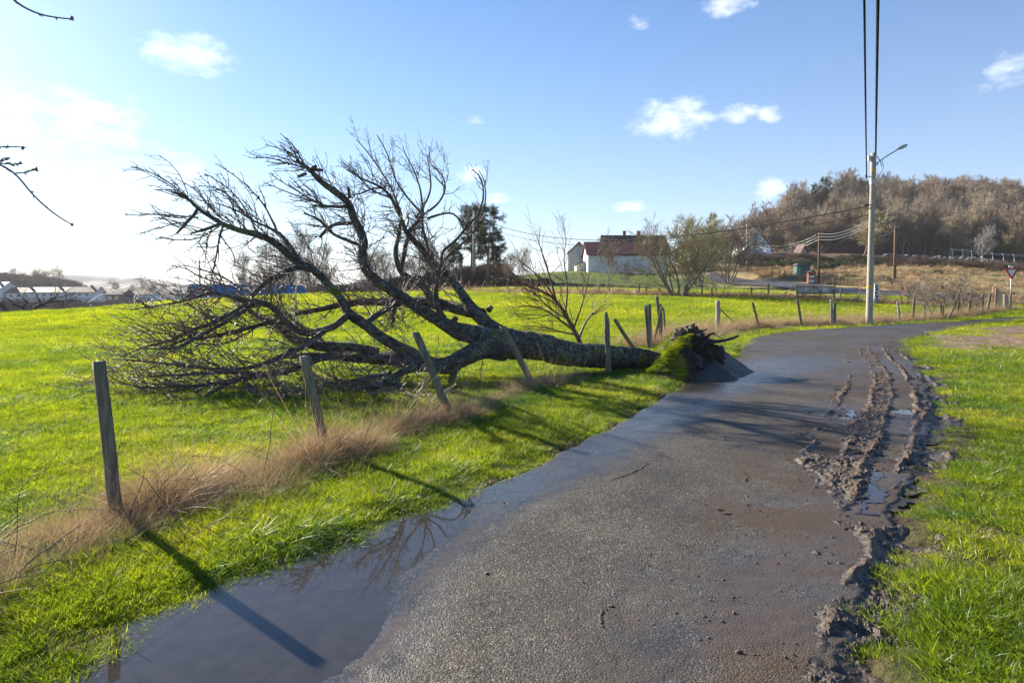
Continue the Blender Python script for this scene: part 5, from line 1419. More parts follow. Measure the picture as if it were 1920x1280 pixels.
def build_sapling():
    rng = np.random.default_rng(31)
    base = P(1092, 684, 14.5); base[2] = 0.0
    root = thing('young_tree', 'slim red-brown bare sapling growing behind the fallen trunk, leaning left', 'tree', base)
    tr = np.array(root.location)
    specs = [[(1092,686,14.5,7),(1088,640,14.5,6.5),(1073,615,14.5,6),(1059,586,14.5,5),(1039,558,14.5,4),(1016,546,14.5,3),(979,532,14.5,2.2),(950,517,14.5,1.6),(920,503,14.5,1)],
             [(1080,622,14.5,3.5),(1050,600,14.3,2.6),(1022,580,14.2,2),(993,572,14.1,1.4),(960,578,14,.8)],
             [(1042,562,14.5,3),(1030,515,14.6,2.2),(1016,474,14.7,1.6),(1007,443,14.8,.8)],
             [(1060,588,14.5,3),(1065,537,14.6,2.2),(1056,486,14.7,1.5),(1062,450,14.8,.8)],
             [(1086,632,14.5,3.4),(1099,600,14.6,2.4),(1122,578,14.7,1.6),(1136,570,14.8,.8)],
             [(1066,600,14.5,2.6),(1040,585,14.8,2),(1012,560,15,1.5),(985,530,15.1,.8)],
             [(1050,575,14.5,2.6),(1022,530,14.2,1.8),(990,500,14.0,1.3),(965,480,13.9,.7)],
             [(1075,618,14.5,2.6),(1090,575,14.2,2),(1100,540,14.1,1.4),(1105,510,14,.7)],
             [(1084,628,14.5,2.6),(1050,622,14.2,2),(1020,612,14.0,1.4),(985,610,13.9,.7)]]
    A = np.stack([resample(limb_line(s, 30), 30) for s in specs])
    A[:, :, 3] *= .8
    V, Q = merge([rough_tube(a, 8, .08, 3) for a in A])
    mesh_obj('trunk', V - tr, Q, MAT['birch_twig'], root, smooth=True)
    q, qr = spawn(rng, A[:, :, :3], A[:, :, 3], 130, .25, 1, (.3, .9), (.4, 1.2), 10, .09, np.array([-.3, 0, .6]), .04, .5, .4, .0038, .4)
    qr = np.minimum(qr, .008)
    s, sr = spawn(rng, q, qr, 420, .1, .95, (.3, .9), (.15, .55), 6, .1, np.array([-.2, 0, .5]), .05, .7, .6, .0032)
    V, Q = merge([tubes(q, qr, 5), tubes(s, sr, 4)])
    mesh_obj('crown', V - tr, Q, MAT['birch_twig'], root, smooth=True)
build_sapling()

def build_overhang():
    """twigs of a tree standing beside the camera, out of view"""
    rng = np.random.default_rng(8)
    sets = [('bare budded twig hanging into the sky at the top left corner', [[(-160,-150,3.0,5),(-40,-60,3.0,3.2),(20,-5,3.0,2.4),(40,12,3.0,2),(75,28,3.0,1.7),(110,34,3.0,1.5),(134,36,3.0,1.2)]]),
            ('drooping bare twig with bud clusters at the left edge above the far houses', [[(-220,180,3.1,5),(-80,270,3.1,3),(-10,303,3.1,2.2),(30,325,3.1,2),(58,362,3.1,1.8),(90,392,3.1,1.6),(115,410,3.1,1.4),(133,420,3.1,1.2)], [(30,325,3.1,1.6),(50,323,3.1,1.3),(68,317,3.1,1.1)], [(-60,278,3.1,2),(-10,276,3.1,1.5),(20,275,3.1,1.3),(42,276,3.1,1.1)], [(-12,304,3.1,1.5),(8,300,3.1,1.2),(14,297,3.1,1.1)], [(-8,305,3.1,1.5),(20,308,3.1,1.2),(36,307,3.1,1.1)]])]
    for lab, sp in sets:
        c = P(*sp[0][-1][:3])
        root = thing('hanging_twig', lab, 'twig', c, group='twigs hanging into the view')
        A = [limb_line(s, 30) for s in sp]
        V, Q = merge([rough_tube(a, 8, .12, 5) for a in A])
        mesh_obj('stem', V - c, Q, MAT['twig'], root, smooth=True)
        bs = []
        for a in A:
            K = 26 if len(sp[0]) > 6 and a is A[0] else 12
            q, qr = spawn(rng, a[None, :, :3], a[None, :, 3], K, .35, 1, (.6, 1.3), (.006, .016), 4, .1, np.zeros(3), 0, .8, .6, .0022, 0)
            qr = np.array([1, 1.15, .8, .3])[None] * .0030 * rng.uniform(.8, 1.3, (K, 1))
            bs.append(tubes(q, qr, 6))
            e = a[-1, :3]; K = 5
            q = grow(rng, np.repeat(e[None], K, 0), rng.normal(0, 1, (K, 3)) + [1.0, 0, 0], np.full(K, .014), 4, .1, np.zeros(3), 0)
            bs.append(tubes(q, np.repeat((np.array([1, 1.2, .8, .3]) * .0034)[None], K, 0), 6))
        V, Q = merge(bs)
        mesh_obj('buds', V - c, Q, MAT['twig'], root, smooth=True)['kind'] = 'stuff'
build_overhang()

# ------------------------------------------------------------------ fence posts and wire
ORD = ['first','second','third','fourth','fifth','sixth','seventh','eighth','ninth','tenth','eleventh','twelfth','thirteenth','fourteenth','fifteenth','sixteenth','seventeenth','eighteenth','nineteenth','twentieth']
def post(base, top, w, label, mat='post', seed=1, square=True, group='posts of the leaning fence by the road', point=False, name='fence_post', cat='fence post', part=None):
    base = np.array(base, float); top = np.array(top, float)
    base = base - (top - base) * .12
    n = 16; t = np.linspace(0, 1, n)
    c = base + (top - base) * t[:, None]; rng = np.random.default_rng(seed)
    c[:, 0] += (fbm(t * 3, t * 0 + seed, seed, 3) - .5) * w * .35
    c[:, 1] += (fbm(t * 3, t * 0 + seed + 5, seed, 3) - .5) * w * .35
    sides = 16; th = np.arange(sides) / sides * 2 * PI
    if square:
        prof = 1 / np.maximum(np.abs(np.cos(th + .4)), np.abs(np.sin(th + .4))) ** .65
    else:
        prof = np.ones(sides)
    r = w / 2 * (1 - .08 * t)
    if point:
        r = r * np.where(t > .90, .45 + .55 * (1 - (t - .90) / .1), 1)
    V = []
    for i in range(n):
        k = prof * (1 + .10 * (vnoise(th * 2.2 + 9, th * 0 + t[i] * 1.2, seed) - .5) + .06 * (vnoise(th * 9, th * 0 + t[i] * 9, seed + 1) - .5))
        zt = (rng.uniform(-.4, .4, sides) * w * .25 if i == n - 1 else 0)
        V.append(np.stack([c[i, 0] + r[i] * k * np.cos(th), c[i, 1] + r[i] * k * np.sin(th), c[i, 2] + zt + 0 * th], 1))
    V = np.concatenate(V)
    i = np.arange(n - 1)[:, None] * sides; k = np.arange(sides)[None]; k2 = (k + 1) % sides
    Q = np.stack([i + k, i + k2, i + sides + k2, i + sides + k], -1).reshape(-1, 4)
    V = np.concatenate([V, [top + [0, 0, w * .05]]]); m = len(V) - 1
    T = np.stack([(n - 1) * sides + np.arange(sides), (n - 1) * sides + (np.arange(sides) + 1) % sides, np.full(sides, m)], 1)
    g = base + (top - base) * .107
    o = mesh_obj(name, V - g, [Q, T], MAT[mat], smooth=False, parent=None)
    o.location = tuple(g)
    for p in o.data.polygons: p.use_smooth = True
    return tag(o, label, cat, group)
def post_px(b, t, wpx, label, Y=None, dy=0.0, **kw):
    g = G(*b) if Y is None else P(b[0], b[1], Y)
    Y = g[1]
    if kw.pop('ground', False): g[2] = Hs(g[0], g[1])
    tp = P(t[0], t[1], Y + dy)
    return post(g, tp, wpx / F * Y, label, **kw), g, tp

WP = []
LP = [((222,985),(183,678),20,'nearest weathered fence post, leaning left in brown grass',0),
      ((614,858),(571,668),15,'second mossy fence post from the left, in front of the fallen crown',0),
      ((851,792),(778,623),14,'slanting weathered post in front of the thick fallen limbs',1),
      ((1004,729),(944,612),12,'slanting fence post in front of the fork of the fallen trunk',0),
      ((1141,704),(1137,585),11,'dark upright post with a pointed top, before the trunk near its roots',1)]
for i, (b, t, w, lab, g) in enumerate(LP):
    o, gb, tp = post_px(b, t, w, lab, mat='post_green' if g else 'post', seed=i + 1, point=(i == 4), square=i < 4)
    WP.append((gb, tp))
post_px((1193,660), (1152,598), 8, 'pale loose post tilted over the grass behind the fallen trunk', Y=15.5, seed=9, square=True)
for i, (b, t, w, Y, lab) in enumerate([((1217,655),(1211,573),7.5,17.5,'pale straight post, leftmost of the cluster behind the torn turf'),
        ((1221,655),(1218,570),6,18.2,'dark slim post just behind the pale one in the cluster'),
        ((1224,650),(1241,576),5,18.6,'pale post crossing the others diagonally in the cluster'),
        ((1240,640),(1232,556),6,19.3,'tallest post of the cluster, thin with a slanted top'),
        ((1243,636),(1238,570),5,20.2,'short grey post at the back of the cluster'),
        ((1249,634),(1244,577),3.5,20.8,'thin dark stake at the right end of the cluster')]):
    post_px(b, t, w, lab, Y=Y, ground=True, seed=20 + i, mat='post_green' if i in (1, 5) else 'post', group='cluster of posts behind the root plate')
o, gB, tB = post_px((1345,622),(1346,564),9, 'stout round corner post with a diagonal brace on its right', seed=30, square=False, mat='pole', group='posts of the fence beyond the lane')
# diagonal brace
g2 = G(1385, 613); tb = P(1349, 578, gB[1] + .02)
post(g2, tb, .07, 'wooden brace running down from the stout corner post to the grass', seed=31, square=True, mat='post_green', name='post_brace', cat='fence brace', group=None)
RP = [((1424,616),(1411,567),5,0,'thin fence post leaning left beside the braced corner post'),
      ((1504,613),(1495,562),5,1,'dark slim fence post below the left end of the billboard'),
      ((1560,611),(1559,562),5,2,'pale white-grey post below the right end of the billboard'),
      ((1564,611),(1566,568),5.5,1,'dark short post touching the pale post below the billboard'),
      ((1687,604),(1683,566),4,2,'grey knobbly fence post just right of the utility pole'),
      ((1712,602),(1714,557),4,3,'yellowish fence post second right of the utility pole'),
      ((1765,597),(1764,566),4,1,'dark fence stake at the trunk of the largest clipped tree'),
      ((1796,594),(1798,560),4,1,'dark fence post right of the largest clipped tree'),
      ((1817,592),(1818,562),4,1,'thick dark short post between two slim trees'),
      ((1820,588),(1822,551),3.5,3,'tan post leaning right behind the thick dark one'),
      ((1842,588),(1843,551),3.5,3,'tan straight post left of the long leaning one'),
      ((1851,587),(1857,551),4,3,'long tan post leaning right near the give way sign'),
      ((1867,582),(1869,541),4,3,'tall brown post beside the red and white marker'),
      ((1874,582),(1875,545),3.5,2,'pale grey post next to the tall brown one'),
      ((1885,583),(1884,552),4,2,'white-grey post third left of the give way sign'),
      ((1889,583),(1889,553),3,2,'slim white-grey post second left of the give way sign'),
      ((1893,582),(1896,550),3.5,3,'tan post directly behind the give way sign')]
RW = [(gB, tB)]
for i, (b, t, w, mt, lab) in enumerate(RP):
    o, gb, tp = post_px(b, t, w, lab, seed=40 + i, mat=['post', 'post_green', 'pole', 'post'][mt], group='posts of the fence beyond the lane')
    if i not in (3, 9, 10, 13, 15): RW.append((gb, tp))

def wires(name, label, sup, hs, sag=.03, r=.0016, net=False, cat='fence wire', seed=3):
    rng = np.random.default_rng(seed); b = MB()
    prev = None
    for j in range(len(sup) - 1):
        (b0, t0), (b1, t1) = sup[j], sup[j + 1]
        rows = []
        for h in hs:
            a = b0 + (t0 - b0) * h; c = b1 + (t1 - b1) * h
            u = np.linspace(0, 1, 14)[:, None]; pts = a * (1 - u) + c * u
            pts[:, 2] -= (4 * sag * (u * (1 - u)))[:, 0]
            pts += np.cumsum(rng.normal(0, .0035, pts.shape), 0) * (4 * u * (1 - u))
            rows.append(pts); b.tube(pts, r, 4, cap=False)
        if net:
            L = np.linalg.norm(b1 - b0); m = int(L / .16)
            for k in range(1, m):
                u = k / m * 13; i = int(u); w = u - i
                col = [rows[q][i] * (1 - w) + rows[q][i + 1] * w for q in range(len(rows))]
                b.tube(np.array(col) + rng.normal(0, .004, (len(col), 3)), r * .8, 4, cap=False)
    return tag(b.build(name, MAT['wire']), label, cat)
pm = (G(-330, 1240), G(-330, 1240) + np.array([-.02, 0, 1.08]))
wires('fence_wire', 'thin sagging wire netting strung between the leaning roadside posts', [pm] + WP, [.12, .30, .48, .66, .84, .95], .05, .0011, True)
wires('fence_wire', 'thin wires strung along the fence beyond the lane', RW, [.2, .45, .7, .92], .03, .003, False, seed=4)

# far boundary fence posts
for i, (px, pyb, pyt, d) in enumerate([(690,552,528,62),(770,553,530,62),(1123,553,533,57),(1142,554,531,57),(1199,556,532,56),(1212,556,532,56),(1237,557,540,56),(1316,560,538,55),(1335,560,538,55),(1409,556,538,54),(1441,558,532,53),(1473,560,547,53),(1577,562,541,50.5),(1606,569,549,50),(952,550,528,60),(880,550,526,63)]):
    g = GD(px, d); tp = P(px + (6 if px == 1606 else 0), pyt, d)
    post(g, tp, .13, 'thin far boundary fence post, %s' % {0:'behind the fallen crown',1:'seen through the upright limbs',2:'just right of the sapling',3:'second right of the sapling',4:'left of the fork in front of the white house',5:'in front of the white house garage door',6:'short one left of the big willow',7:'just right of the willow stems',8:'second right of the willow stems',9:'left of the billboard by the stony bank',10:'tall one left of the billboard',11:'short stub beside the billboard',12:'right of the billboard',13:'leaning left of the utility pole',14:'behind the sapling twigs',15:'behind the right fallen limbs'}[i], seed=70 + i, mat='post_green', group='posts of the far boundary fence')
# small posts along the main road fence
for i, (px, d) in enumerate([(1437,92),(1447,91),(1460,89),(1470,88),(1482,86),(1493,85),(1507,84),(1548,79),(1562,78),(1574,77),(1588,76),(1600,75)]):
    g = GD(px, d + 1.5); 
    post(g, g + np.array([0, 0, .95]), .12, '%s little post from the left in the row behind the main road' % ORD[i], seed=90 + i, mat='post_green', group='little posts behind the main road')

# ------------------------------------------------------------------ utility poles, lamp, cables
def cable(name, label, pts, r, sag=0.0, mat='black', n=40, twist=False, group=None):
    b = MB()
    for j in range(len(pts) - 1):
        a, c = np.array(pts[j], float), np.array(pts[j + 1], float)
        u = np.linspace(0, 1, n)[:, None]; p = a * (1 - u) + c * u
        p[:, 2] -= (4 * sag * u * (1 - u))[:, 0]
        if twist:
            L = np.linalg.norm(c - a); m = int(L * 16); u = np.linspace(0, 1, m)[:, None]; p = a * (1 - u) + c * u; p[:, 2] -= (4 * sag * u * (1 - u))[:, 0]
            ph = np.arange(m) * 1.3
            for o_ in (0, 2.1, 4.2):
                q = p.copy(); q[:, 0] += r * .9 * np.cos(ph + o_); q[:, 2] += r * .9 * np.sin(ph + o_); b.tube(q, r, 5, cap=False)
        else:
            b.tube(p, r, 6, cap=False)
    return tag(b.build(name, MAT[mat], smooth=True), label, 'cable', group)

UB = GD(1632, 32.0); UT = P(1638, 287, 32.0)
def build_utility():
    root = thing('utility_pole', 'tall grey wooden utility pole with a street lamp, beside the lane', 'utility pole', UB)
    def L(p): return np.array(p) - UB
    b = MB(); n = 20; t = np.linspace(-.01, 1, n)[:, None]
    c = L(UB) * (1 - t) + L(UT) * t
    b.tube(c, np.linspace(.155, .115, n), 20); b.build('pole_shaft', MAT['pole'], root, smooth=True)
    ax = lambda z: (UT - UB) * (z / (UT - UB)[2])
    top = ax((UT - UB)[2]); hz = (UT - UB)[2]
    b = MB(); z = P(1637, 320, 32)[2] - UB[2]; b.tube([ax(z - .06), ax(z + .06)], .13, 20); b.build('yellow_band', MAT['yellow'], root)
    b = MB(); z = P(1637, 341, 32)[2] - UB[2]; b.tube([ax(z - .12), ax(z + .12)], .135, 16); b.build('steel_band', MAT['galv'], root)
    z = P(1630, 298, 32)[2] - UB[2]; b = MB(); b.box(ax(z) + np.array([-.20, -.02, 0]), (.13, .12, .19)); b.box(ax(z) + np.array([-.2, -.02, .11]), (.16, .15, .03)); b.build('junction_box', MAT['dirty_white'], root)
    # lamp arm
    z = P(1640, 307, 32)[2] - UB[2]
    a0 = ax(z) + np.array([.12, 0, 0]); a1 = L(P(1682, 281, 32.0)); a2 = L(P(1701, 272, 32.0))
    b = MB(); b.tube([a0 - [.05, 0, .05], a0, a0 * .5 + a1 * .5 + [0, 0, .02], a1], .03, 10); b.box(a0 + [-.02, 0, 0], (.16, .2, .12)); b.build('lamp_arm', MAT['galv'], root, smooth=False)
    d = (a2 - a1); ln = np.linalg.norm(d); ang = math.atan2(d[2], d[0])
    b = MB(); v = []
    segs = [(0, .05, .05), (.15, .09, .08), (.45, .16, .11), (.8, .15, .08), (1.0, .06, .04)]
    q = [a1 + d * s for s, _, _ in segs]; k = 12
    V = []; 
    for (s, wy, hz_), c0 in zip(segs, q):
        th = np.arange(k) / k * 2 * PI
        V.append(np.stack([c0[0] - np.sin(ang) * np.sin(th) * hz_, c0[1] + np.cos(th) * wy, c0[2] + np.cos(ang) * np.sin(th) * hz_ * np.where(np.sin(th) < 0, .35, 1)], 1))
    V = np.concatenate(V); i = np.arange(4)[:, None] * k; j = np.arange(k)[None]
    Q = np.stack([i + j, i + (j + 1) % k, i + k + (j + 1) % k, i + k + j], -1).reshape(-1, 4)
    b.addq(V, Q); b.FN.append(list(range(k))); b.FN.append([4 * k + m for m in range(k)])
    hd = b.build('lamp_head', MAT['galv'], root, smooth=True)
    b = MB(); b.box(a1 + d * .6 - [0, 0, .055], (ln * .5, .2, .025), ry=-ang); b.build('lamp_lens', MAT['lens'], hd)
    # small lead from the lamp back to the pole
    b = MB(); p0 = a0 + (a1 - a0) * .28; 
    b.tube(chaikin([p0, p0 + [.12, -.02, -.35], p0 + [-.1, -.03, -.7], ax(z - .75) + [.12, 0, 0]], 3), .012, 6)
    b.tube(chaikin([top + [.1, 0, -.1], top + [.3, 0, -.3], top + [.42, 0, -.62]], 2), .02, 6)
    b.build('lamp_cable', MAT['black'], root, smooth=True)
    # bracket on the left
    z = P(1625, 331, 32)[2] - UB[2]
    b = MB(); b.tube([ax(z), ax(z) + [-.32, 0, 0]], .02, 6); b.tube([ax(z) + [-.32, 0, -.08], ax(z) + [-.32, 0, .1]], .03, 6)
    b.build('cable_bracket', MAT['black'], root); b = MB()
    z2 = P(1632, 385, 32)[2] - UB[2]; b.tube([ax(z2), ax(z2) + [-.25, 0, .04]], .03, 6); b.tube([ax(z2) + [-.25, 0, .02], ax(z2) + [-.34, 0, .0]], .045, 6)
    b.build('cable_bracket', MAT['black'], root)
    # grey marker at mid height
    z = P(1632, 540, 32)[2] - UB[2]; b = MB(); b.tube([ax(z), ax(z + .09)], .160, 16); b.build('reflective_band', MAT['yellow'], root)
build_utility()
def far(px0, py0, Y0): return P(px0, py0, Y0)
c1 = P(1646, 0, 14.5); v = c1 - UT
cable('overhead_cable', 'thick twisted black cable running overhead from the top of the utility pole', [UT + np.array([.1, 0, -.05]), c1, c1 + v * 1.6 + [0, 0, 1.0]], .022, .0, twist=True, group='overhead cables')
b0 = P(1625, 333, 32); c2 = P(1620.5, 0, 14.0); v = c2 - b0
cable('overhead_cable', 'smooth black cable running overhead from the side bracket of the utility pole', [b0, (b0 + c2) / 2 - [0, 0, .06], c2, c2 + v * 1.5 + [0, 0, .8]], .024, .02, group='overhead cables')
cable('overhead_cable', 'thin dark cable dropping from the side bracket behind the utility pole', [b0, P(1636, 400, 34)], .014, .05, group='overhead cables')
FP = P(890, 392, 92)
cable('overhead_cable', 'dark cable sagging from the utility pole to the far pole by the pines', [P(1626, 387, 32), P(890, 405, 92)], .030, 2.3, group='overhead cables')
cable('overhead_cable', 'lower thinner cable sagging from the utility pole toward the pines', [P(1631, 403, 32), P(890, 417, 92)], .020, 2.2, group='overhead cables')
def small_pole(px, pyb, pyt, d, r, mat, label, arm=False, tilt=0):
    g = GD(px, d); tp = P(px + tilt, pyt, d)
    root = thing('utility_pole', label, 'utility pole', g, group='poles standing further off')
    b = MB(); b.tube([np.array([0, 0, -.4]), (tp - g) * .5, tp - g], [r, r * .9, r * .75], 12); b.build('pole_shaft', MAT[mat], root, smooth=True)
    b = MB(); c = tp - g
    b.tube([c + [-.45, 0, -.25], c + [.45, 0, -.25]], .04, 6)
    for s in (-.4, 0, .4): b.tube([c + [s, 0, -.25], c + [s, 0, -.08]], .045, 6)
    b.build('crossarm', MAT['bark_dark'], root)
    return tp
t1 = small_pole(1401, 510, 420, 97, .17, 'pole', 'grey pole rising from the bank left of the small white gable house')
t2 = small_pole(1535, 531, 436, 82, .15, 'pole_brown', 'brown pole standing beside the book kiosk across the main road', tilt=1)
t3 = small_pole(1677, 535, 424, 76, .17, 'pole_brown', 'brown pole right of the tall lamp pole, beyond the main road', tilt=2)
t4 = small_pole(889, 555, 395, 92, .22, 'pole', 'pale pole in front of the dark pines')
t5 = small_pole(374, 560, 487, 66, .09, 'pole', 'thin grey pole left of the blue roofed barn seen through twigs')
for k, dz in enumerate((0, -.35, -.7)):
    cable('overhead_cable', 'pale wire between the brown poles, %s of three' % ['uppermost', 'middle one', 'lowest'][k], [t2 + [0, 0, dz - .1], P(1640, 405 + k * 5, 60), ], .016, .6, 'galv', group='overhead cables')
    cable('overhead_cable', 'pale wire from the brown pole by the kiosk toward the bank, %s of three' % ['uppermost', 'middle one', 'lowest'][k], [t2 + [0, 0, dz - .1], t1 + [0, 0, dz - 2.2]], .016, 1.2, 'galv', group='overhead cables')
cable('overhead_cable', 'short wire joining the brown pole right of the lamp pole to it', [t3 + [0, 0, -.2], P(1640, 440, 60)], .016, .4, 'galv', group='overhead cables')
for k, (py, d) in enumerate(((506, 300), (510, 300), (513, 300))):
    cable('overhead_cable', 'very thin distant power line over the left hills, %s of three' % ['uppermost', 'middle one', 'lowest'][k], [P(60, 556 + 2 * k, d + 60), P(374, py - 12 + 3 * k, d)], .03, 3, 'galv', group='distant power lines')

# ------------------------------------------------------------------ signs and roadside things
def build_yield():
    Y = 43.0; g = GD(1896, Y); root = thing('give_way_sign', 'red and white downward triangle road sign on a thin grey post at the right edge', 'road sign', g)
    L = lambda px, py, dy=0: P(px, py, Y + dy) - g
    b = MB(); b.tube([np.array([0, 0, -.3]), L(1897, 498, .05)], .035, 10); b.build('sign_post', MAT['galv'], root, smooth=True)
    c = (L(1883, 503) + L(1908, 502) + L(1896, 524)) / 3
    def tri(s, y0, y1, name, mat, par):
        pts = [c + (p - c) * s for p in (L(1882.5, 504), L(1909, 502), L(1896.5, 525))]
        # rounded corners
        poly = []
        for i in range(3):
            a, q, e = pts[i - 1], pts[i], pts[(i + 1) % 3]
            for t in np.linspace(0, 1, 5):
                k = .10; p1 = q + (a - q) * k; p2 = q + (e - q) * k
                poly.append(((1 - t) ** 2 * p1 + 2 * t * (1 - t) * q + t * t * p2))
        return MB().prism([(p[0], p[2]) for p in poly], c[1] + y0, c[1] + y1).build(name, MAT[mat], par)
    t = tri(1.0, -.05, -.02, 'red_triangle', 'red_paint', root)
    tri(.60, -.058, -.0515, 'white_triangle', 'white_paint', t)
    b = MB(); b.box(L(1896, 499.5, -.03), (.32, .02, .13)); b.build('small_plate', MAT['white_paint'], root)
build_yield()

def build_billboard():
    Y = 50.0; g = GD(1527, Y); root = thing('billboard', 'back of a low framed billboard with diagonal braces at the far fence', 'billboard', g)
    L = lambda px, py, dy=0: P(px, py, Y + dy) - g
    for px in (1493.5, 1563.5):
        b = MB(); b.box((L(px, 537) + L(px, 566)) / 2 + [0, -.05, 0], (.12, .12, (L(px, 535) - L(px, 570))[2])); b.build('frame_post', MAT['post'], root)
    b = MB(); b.box((L(1496, 538) + L(1562, 551)) / 2 + [0, .12, 0], ((L(1562, 540) - L(1496, 540))[0], .04, (L(1496, 537.5) - L(1496, 550))[2])); b.build('sign_panel', MAT['galv'], root)
    b = MB()
    for py in (537, 549.5, 555.5):
        b.box((L(1494, py) + L(1563, py)) / 2, ((L(1563, py) - L(1494, py))[0], .07, .07 if py != 549.5 else .12))
    for a, c_ in (((1496, 549), (1502, 538)), ((1506, 558), (1526, 538)), ((1551, 559), (1530, 538)), ((1560, 549), (1555, 538))):
        b.tube([L(*a, -.06), L(*c_, -.06)], .03, 6)
    for px in (1507, 1527, 1540):
        b.tube([L(px, 560, -.08), L(px, 536, -.08)], .03, 6)
    b.build('brace_frame', MAT['post'], root)
build_billboard()

def build_mapboard():
    Y = 48.0; g = GD(1630, Y)
    root = thing('notice_board', 'white notice board half hidden behind the utility pole', 'notice board', g)
    L = lambda px, py, dy=0: P(px, py, Y + dy) - g
    b = MB(); b.box((L(1627.5, 533) + L(1636, 568)) / 2, (.36, .05, (L(1627, 533) - L(1627, 567))[2])); b.build('board', MAT['white_paint'], root)
    b = MB(); b.tube([L(1628, 575), L(1628, 535)], .05, 8); b.build('board_post', MAT['galv'], root)
    g2 = GD(1645, Y)
    root = thing('cow_figure_board', 'upright blue-white board with dark patches right of the utility pole', 'board', g2)
    L = lambda px, py, dy=0: P(px, py, Y + dy) - g2
    b = MB(); b.box((L(1639, 533) + L(1649, 566)) / 2, (.38, .06, (L(1639, 532) - L(1639, 566))[2])); b.build('board', MAT['white_paint'], root)
    rng = np.random.default_rng(6); b = MB()
    for k in range(5):
        cc = L(1643.5 + rng.uniform(-1, 1), 537 + k * 6.2, -.035); th = np.arange(10) / 10 * 2 * PI; rr = rng.uniform(.7, 1.3, 10)
        b.prism([(cc[0] + .09 * r_ * math.cos(t_), cc[2] + .085 * r_ * math.sin(t_)) for r_, t_ in zip(rr, th)], cc[1] - .004, cc[1] - .001 + .003)
    b.build('dark_patch', MAT['black'], root)
    b = MB(); b.tube([L(1645, 574), L(1645, 560)], .05, 8); b.build('board_post', MAT['galv'], root)
build_mapboard()

def stake(px, py0, py1, d, label, tilt=0):
    g = GD(px, d); root = thing('snow_marker', label, 'snow marker', g, group='orange snow markers along the roads')
    h = P(px, py1, d) - g
    b = MB(); b.tube([np.array([0, 0, -.1]), h * [1, 1, 1] + [tilt, 0, 0]], .035, 8); b.build('marker_stake', MAT['orange'], root)
    b = MB(); e = h + [tilt, 0, 0]; b.tube([e * .72, e * .80], .037, 8); b.build('reflector', MAT['white_paint'], root)
stake(1613, 552, 529, 68, 'orange snow marker at the main road edge left of the tall pole')
stake(1860, 565, 538, 49, 'long orange snow marker leaning right among the fence posts', .12)
stake(1698, 553, 536, 62, 'orange snow marker hidden among the clipped trees')

def build_kiosk():
    d = 82; g = GD(1521, d)
    root = thing('book_kiosk', 'small gabled roadside kiosk with red sides and filled shelves', 'kiosk', g)
    b = MB()
    w, hh = .78, 1.35
    b.box((-w / 2 + .03, .2, hh / 2), (.06, .5, hh)); b.box((w / 2 - .03, .2, hh / 2), (.06, .5, hh)); b.box((0, .43, hh / 2), (w - .13, .05, hh)); b.build('side_panel', MAT['barn_red'], root)
    b = MB()
    for s in (-1, 1):
        b.box((s * .26, .18, hh + .13), (.66, .8, .05), ry=s * .5)
    b.build('roof', MAT['roof_dark'], root)
    b = MB()
    for s in (-1, 1): b.box((s * .26, -.25, hh + .10), (.66, .04, .09), ry=s * .5)
    for x_ in (-w / 2, w / 2): b.box((x_, -.08, hh / 2), (.05, .05, hh))
    b.box((0, -.08, .04), (w, .05, .08)); b.box((0, -.08, .66), (w - .06, .05, .07)); b.build('trim', MAT['post'], root)
    b = MB()
    for z in (.08, .62): MB().box((0, .16, z + .02), (w - .14, .42, .03)).build('shelf', MAT['post'], root)
    rng = np.random.default_rng(3); b = MB()
    for z in (.115, .655):
        for i in range(6): b.box((-.26 + i * .105, .05, z + .2), (.08, .2, rng.uniform(.3, .42)))
    b.build('goods', MAT['white_paint'], root)
    d = 90; g = GD(1504, d)
    root = thing('green_hut', 'dark green box hut with a pale flat gable roof on the slope above the kiosk', 'hut', g)
    L = lambda px, py, dy=0: P(px, py, d + dy) - g
    z0, z1 = L(1504, 517)[2], L(1504, 498)[2]
    b = MB()
    for x_ in (-.75, .75): MB().tube([np.array([x_, .3, -.3]), np.array([x_, .3, z0])], .05, 8).build('stilt', MAT['post_green'], root)
    b = MB(); b.box((0.05, .4, (z0 + z1) / 2), (1.75, 1.1, z1 - z0)); b.build('wall', MAT['green_paint'], root)
    b = MB(); b.prism([(-1.0, z1 + .004), (1.05, z1 + .004), (.85, z1 + .28), (-.7, z1 + .28)], -.3, 1.1); b.build('roof', MAT['roof_grey'], root)
    b = MB()
    b.box((-.58, -.155, (z0 + z1) / 2), (.42, .02, (z1 - z0) * .92)); b.build('front_panel', mat_simple('light_green_paint', (.10, .30, .24), (.08, .24, .2), 3, .6, 0), root)
    b = MB()
    for i in range(5): b.box((-.70 + i * .06, -.168, (z0 + z1) / 2 + .12), (.03, .006, .1))
    b.build('lettering', MAT['yellow'], root)
build_kiosk()

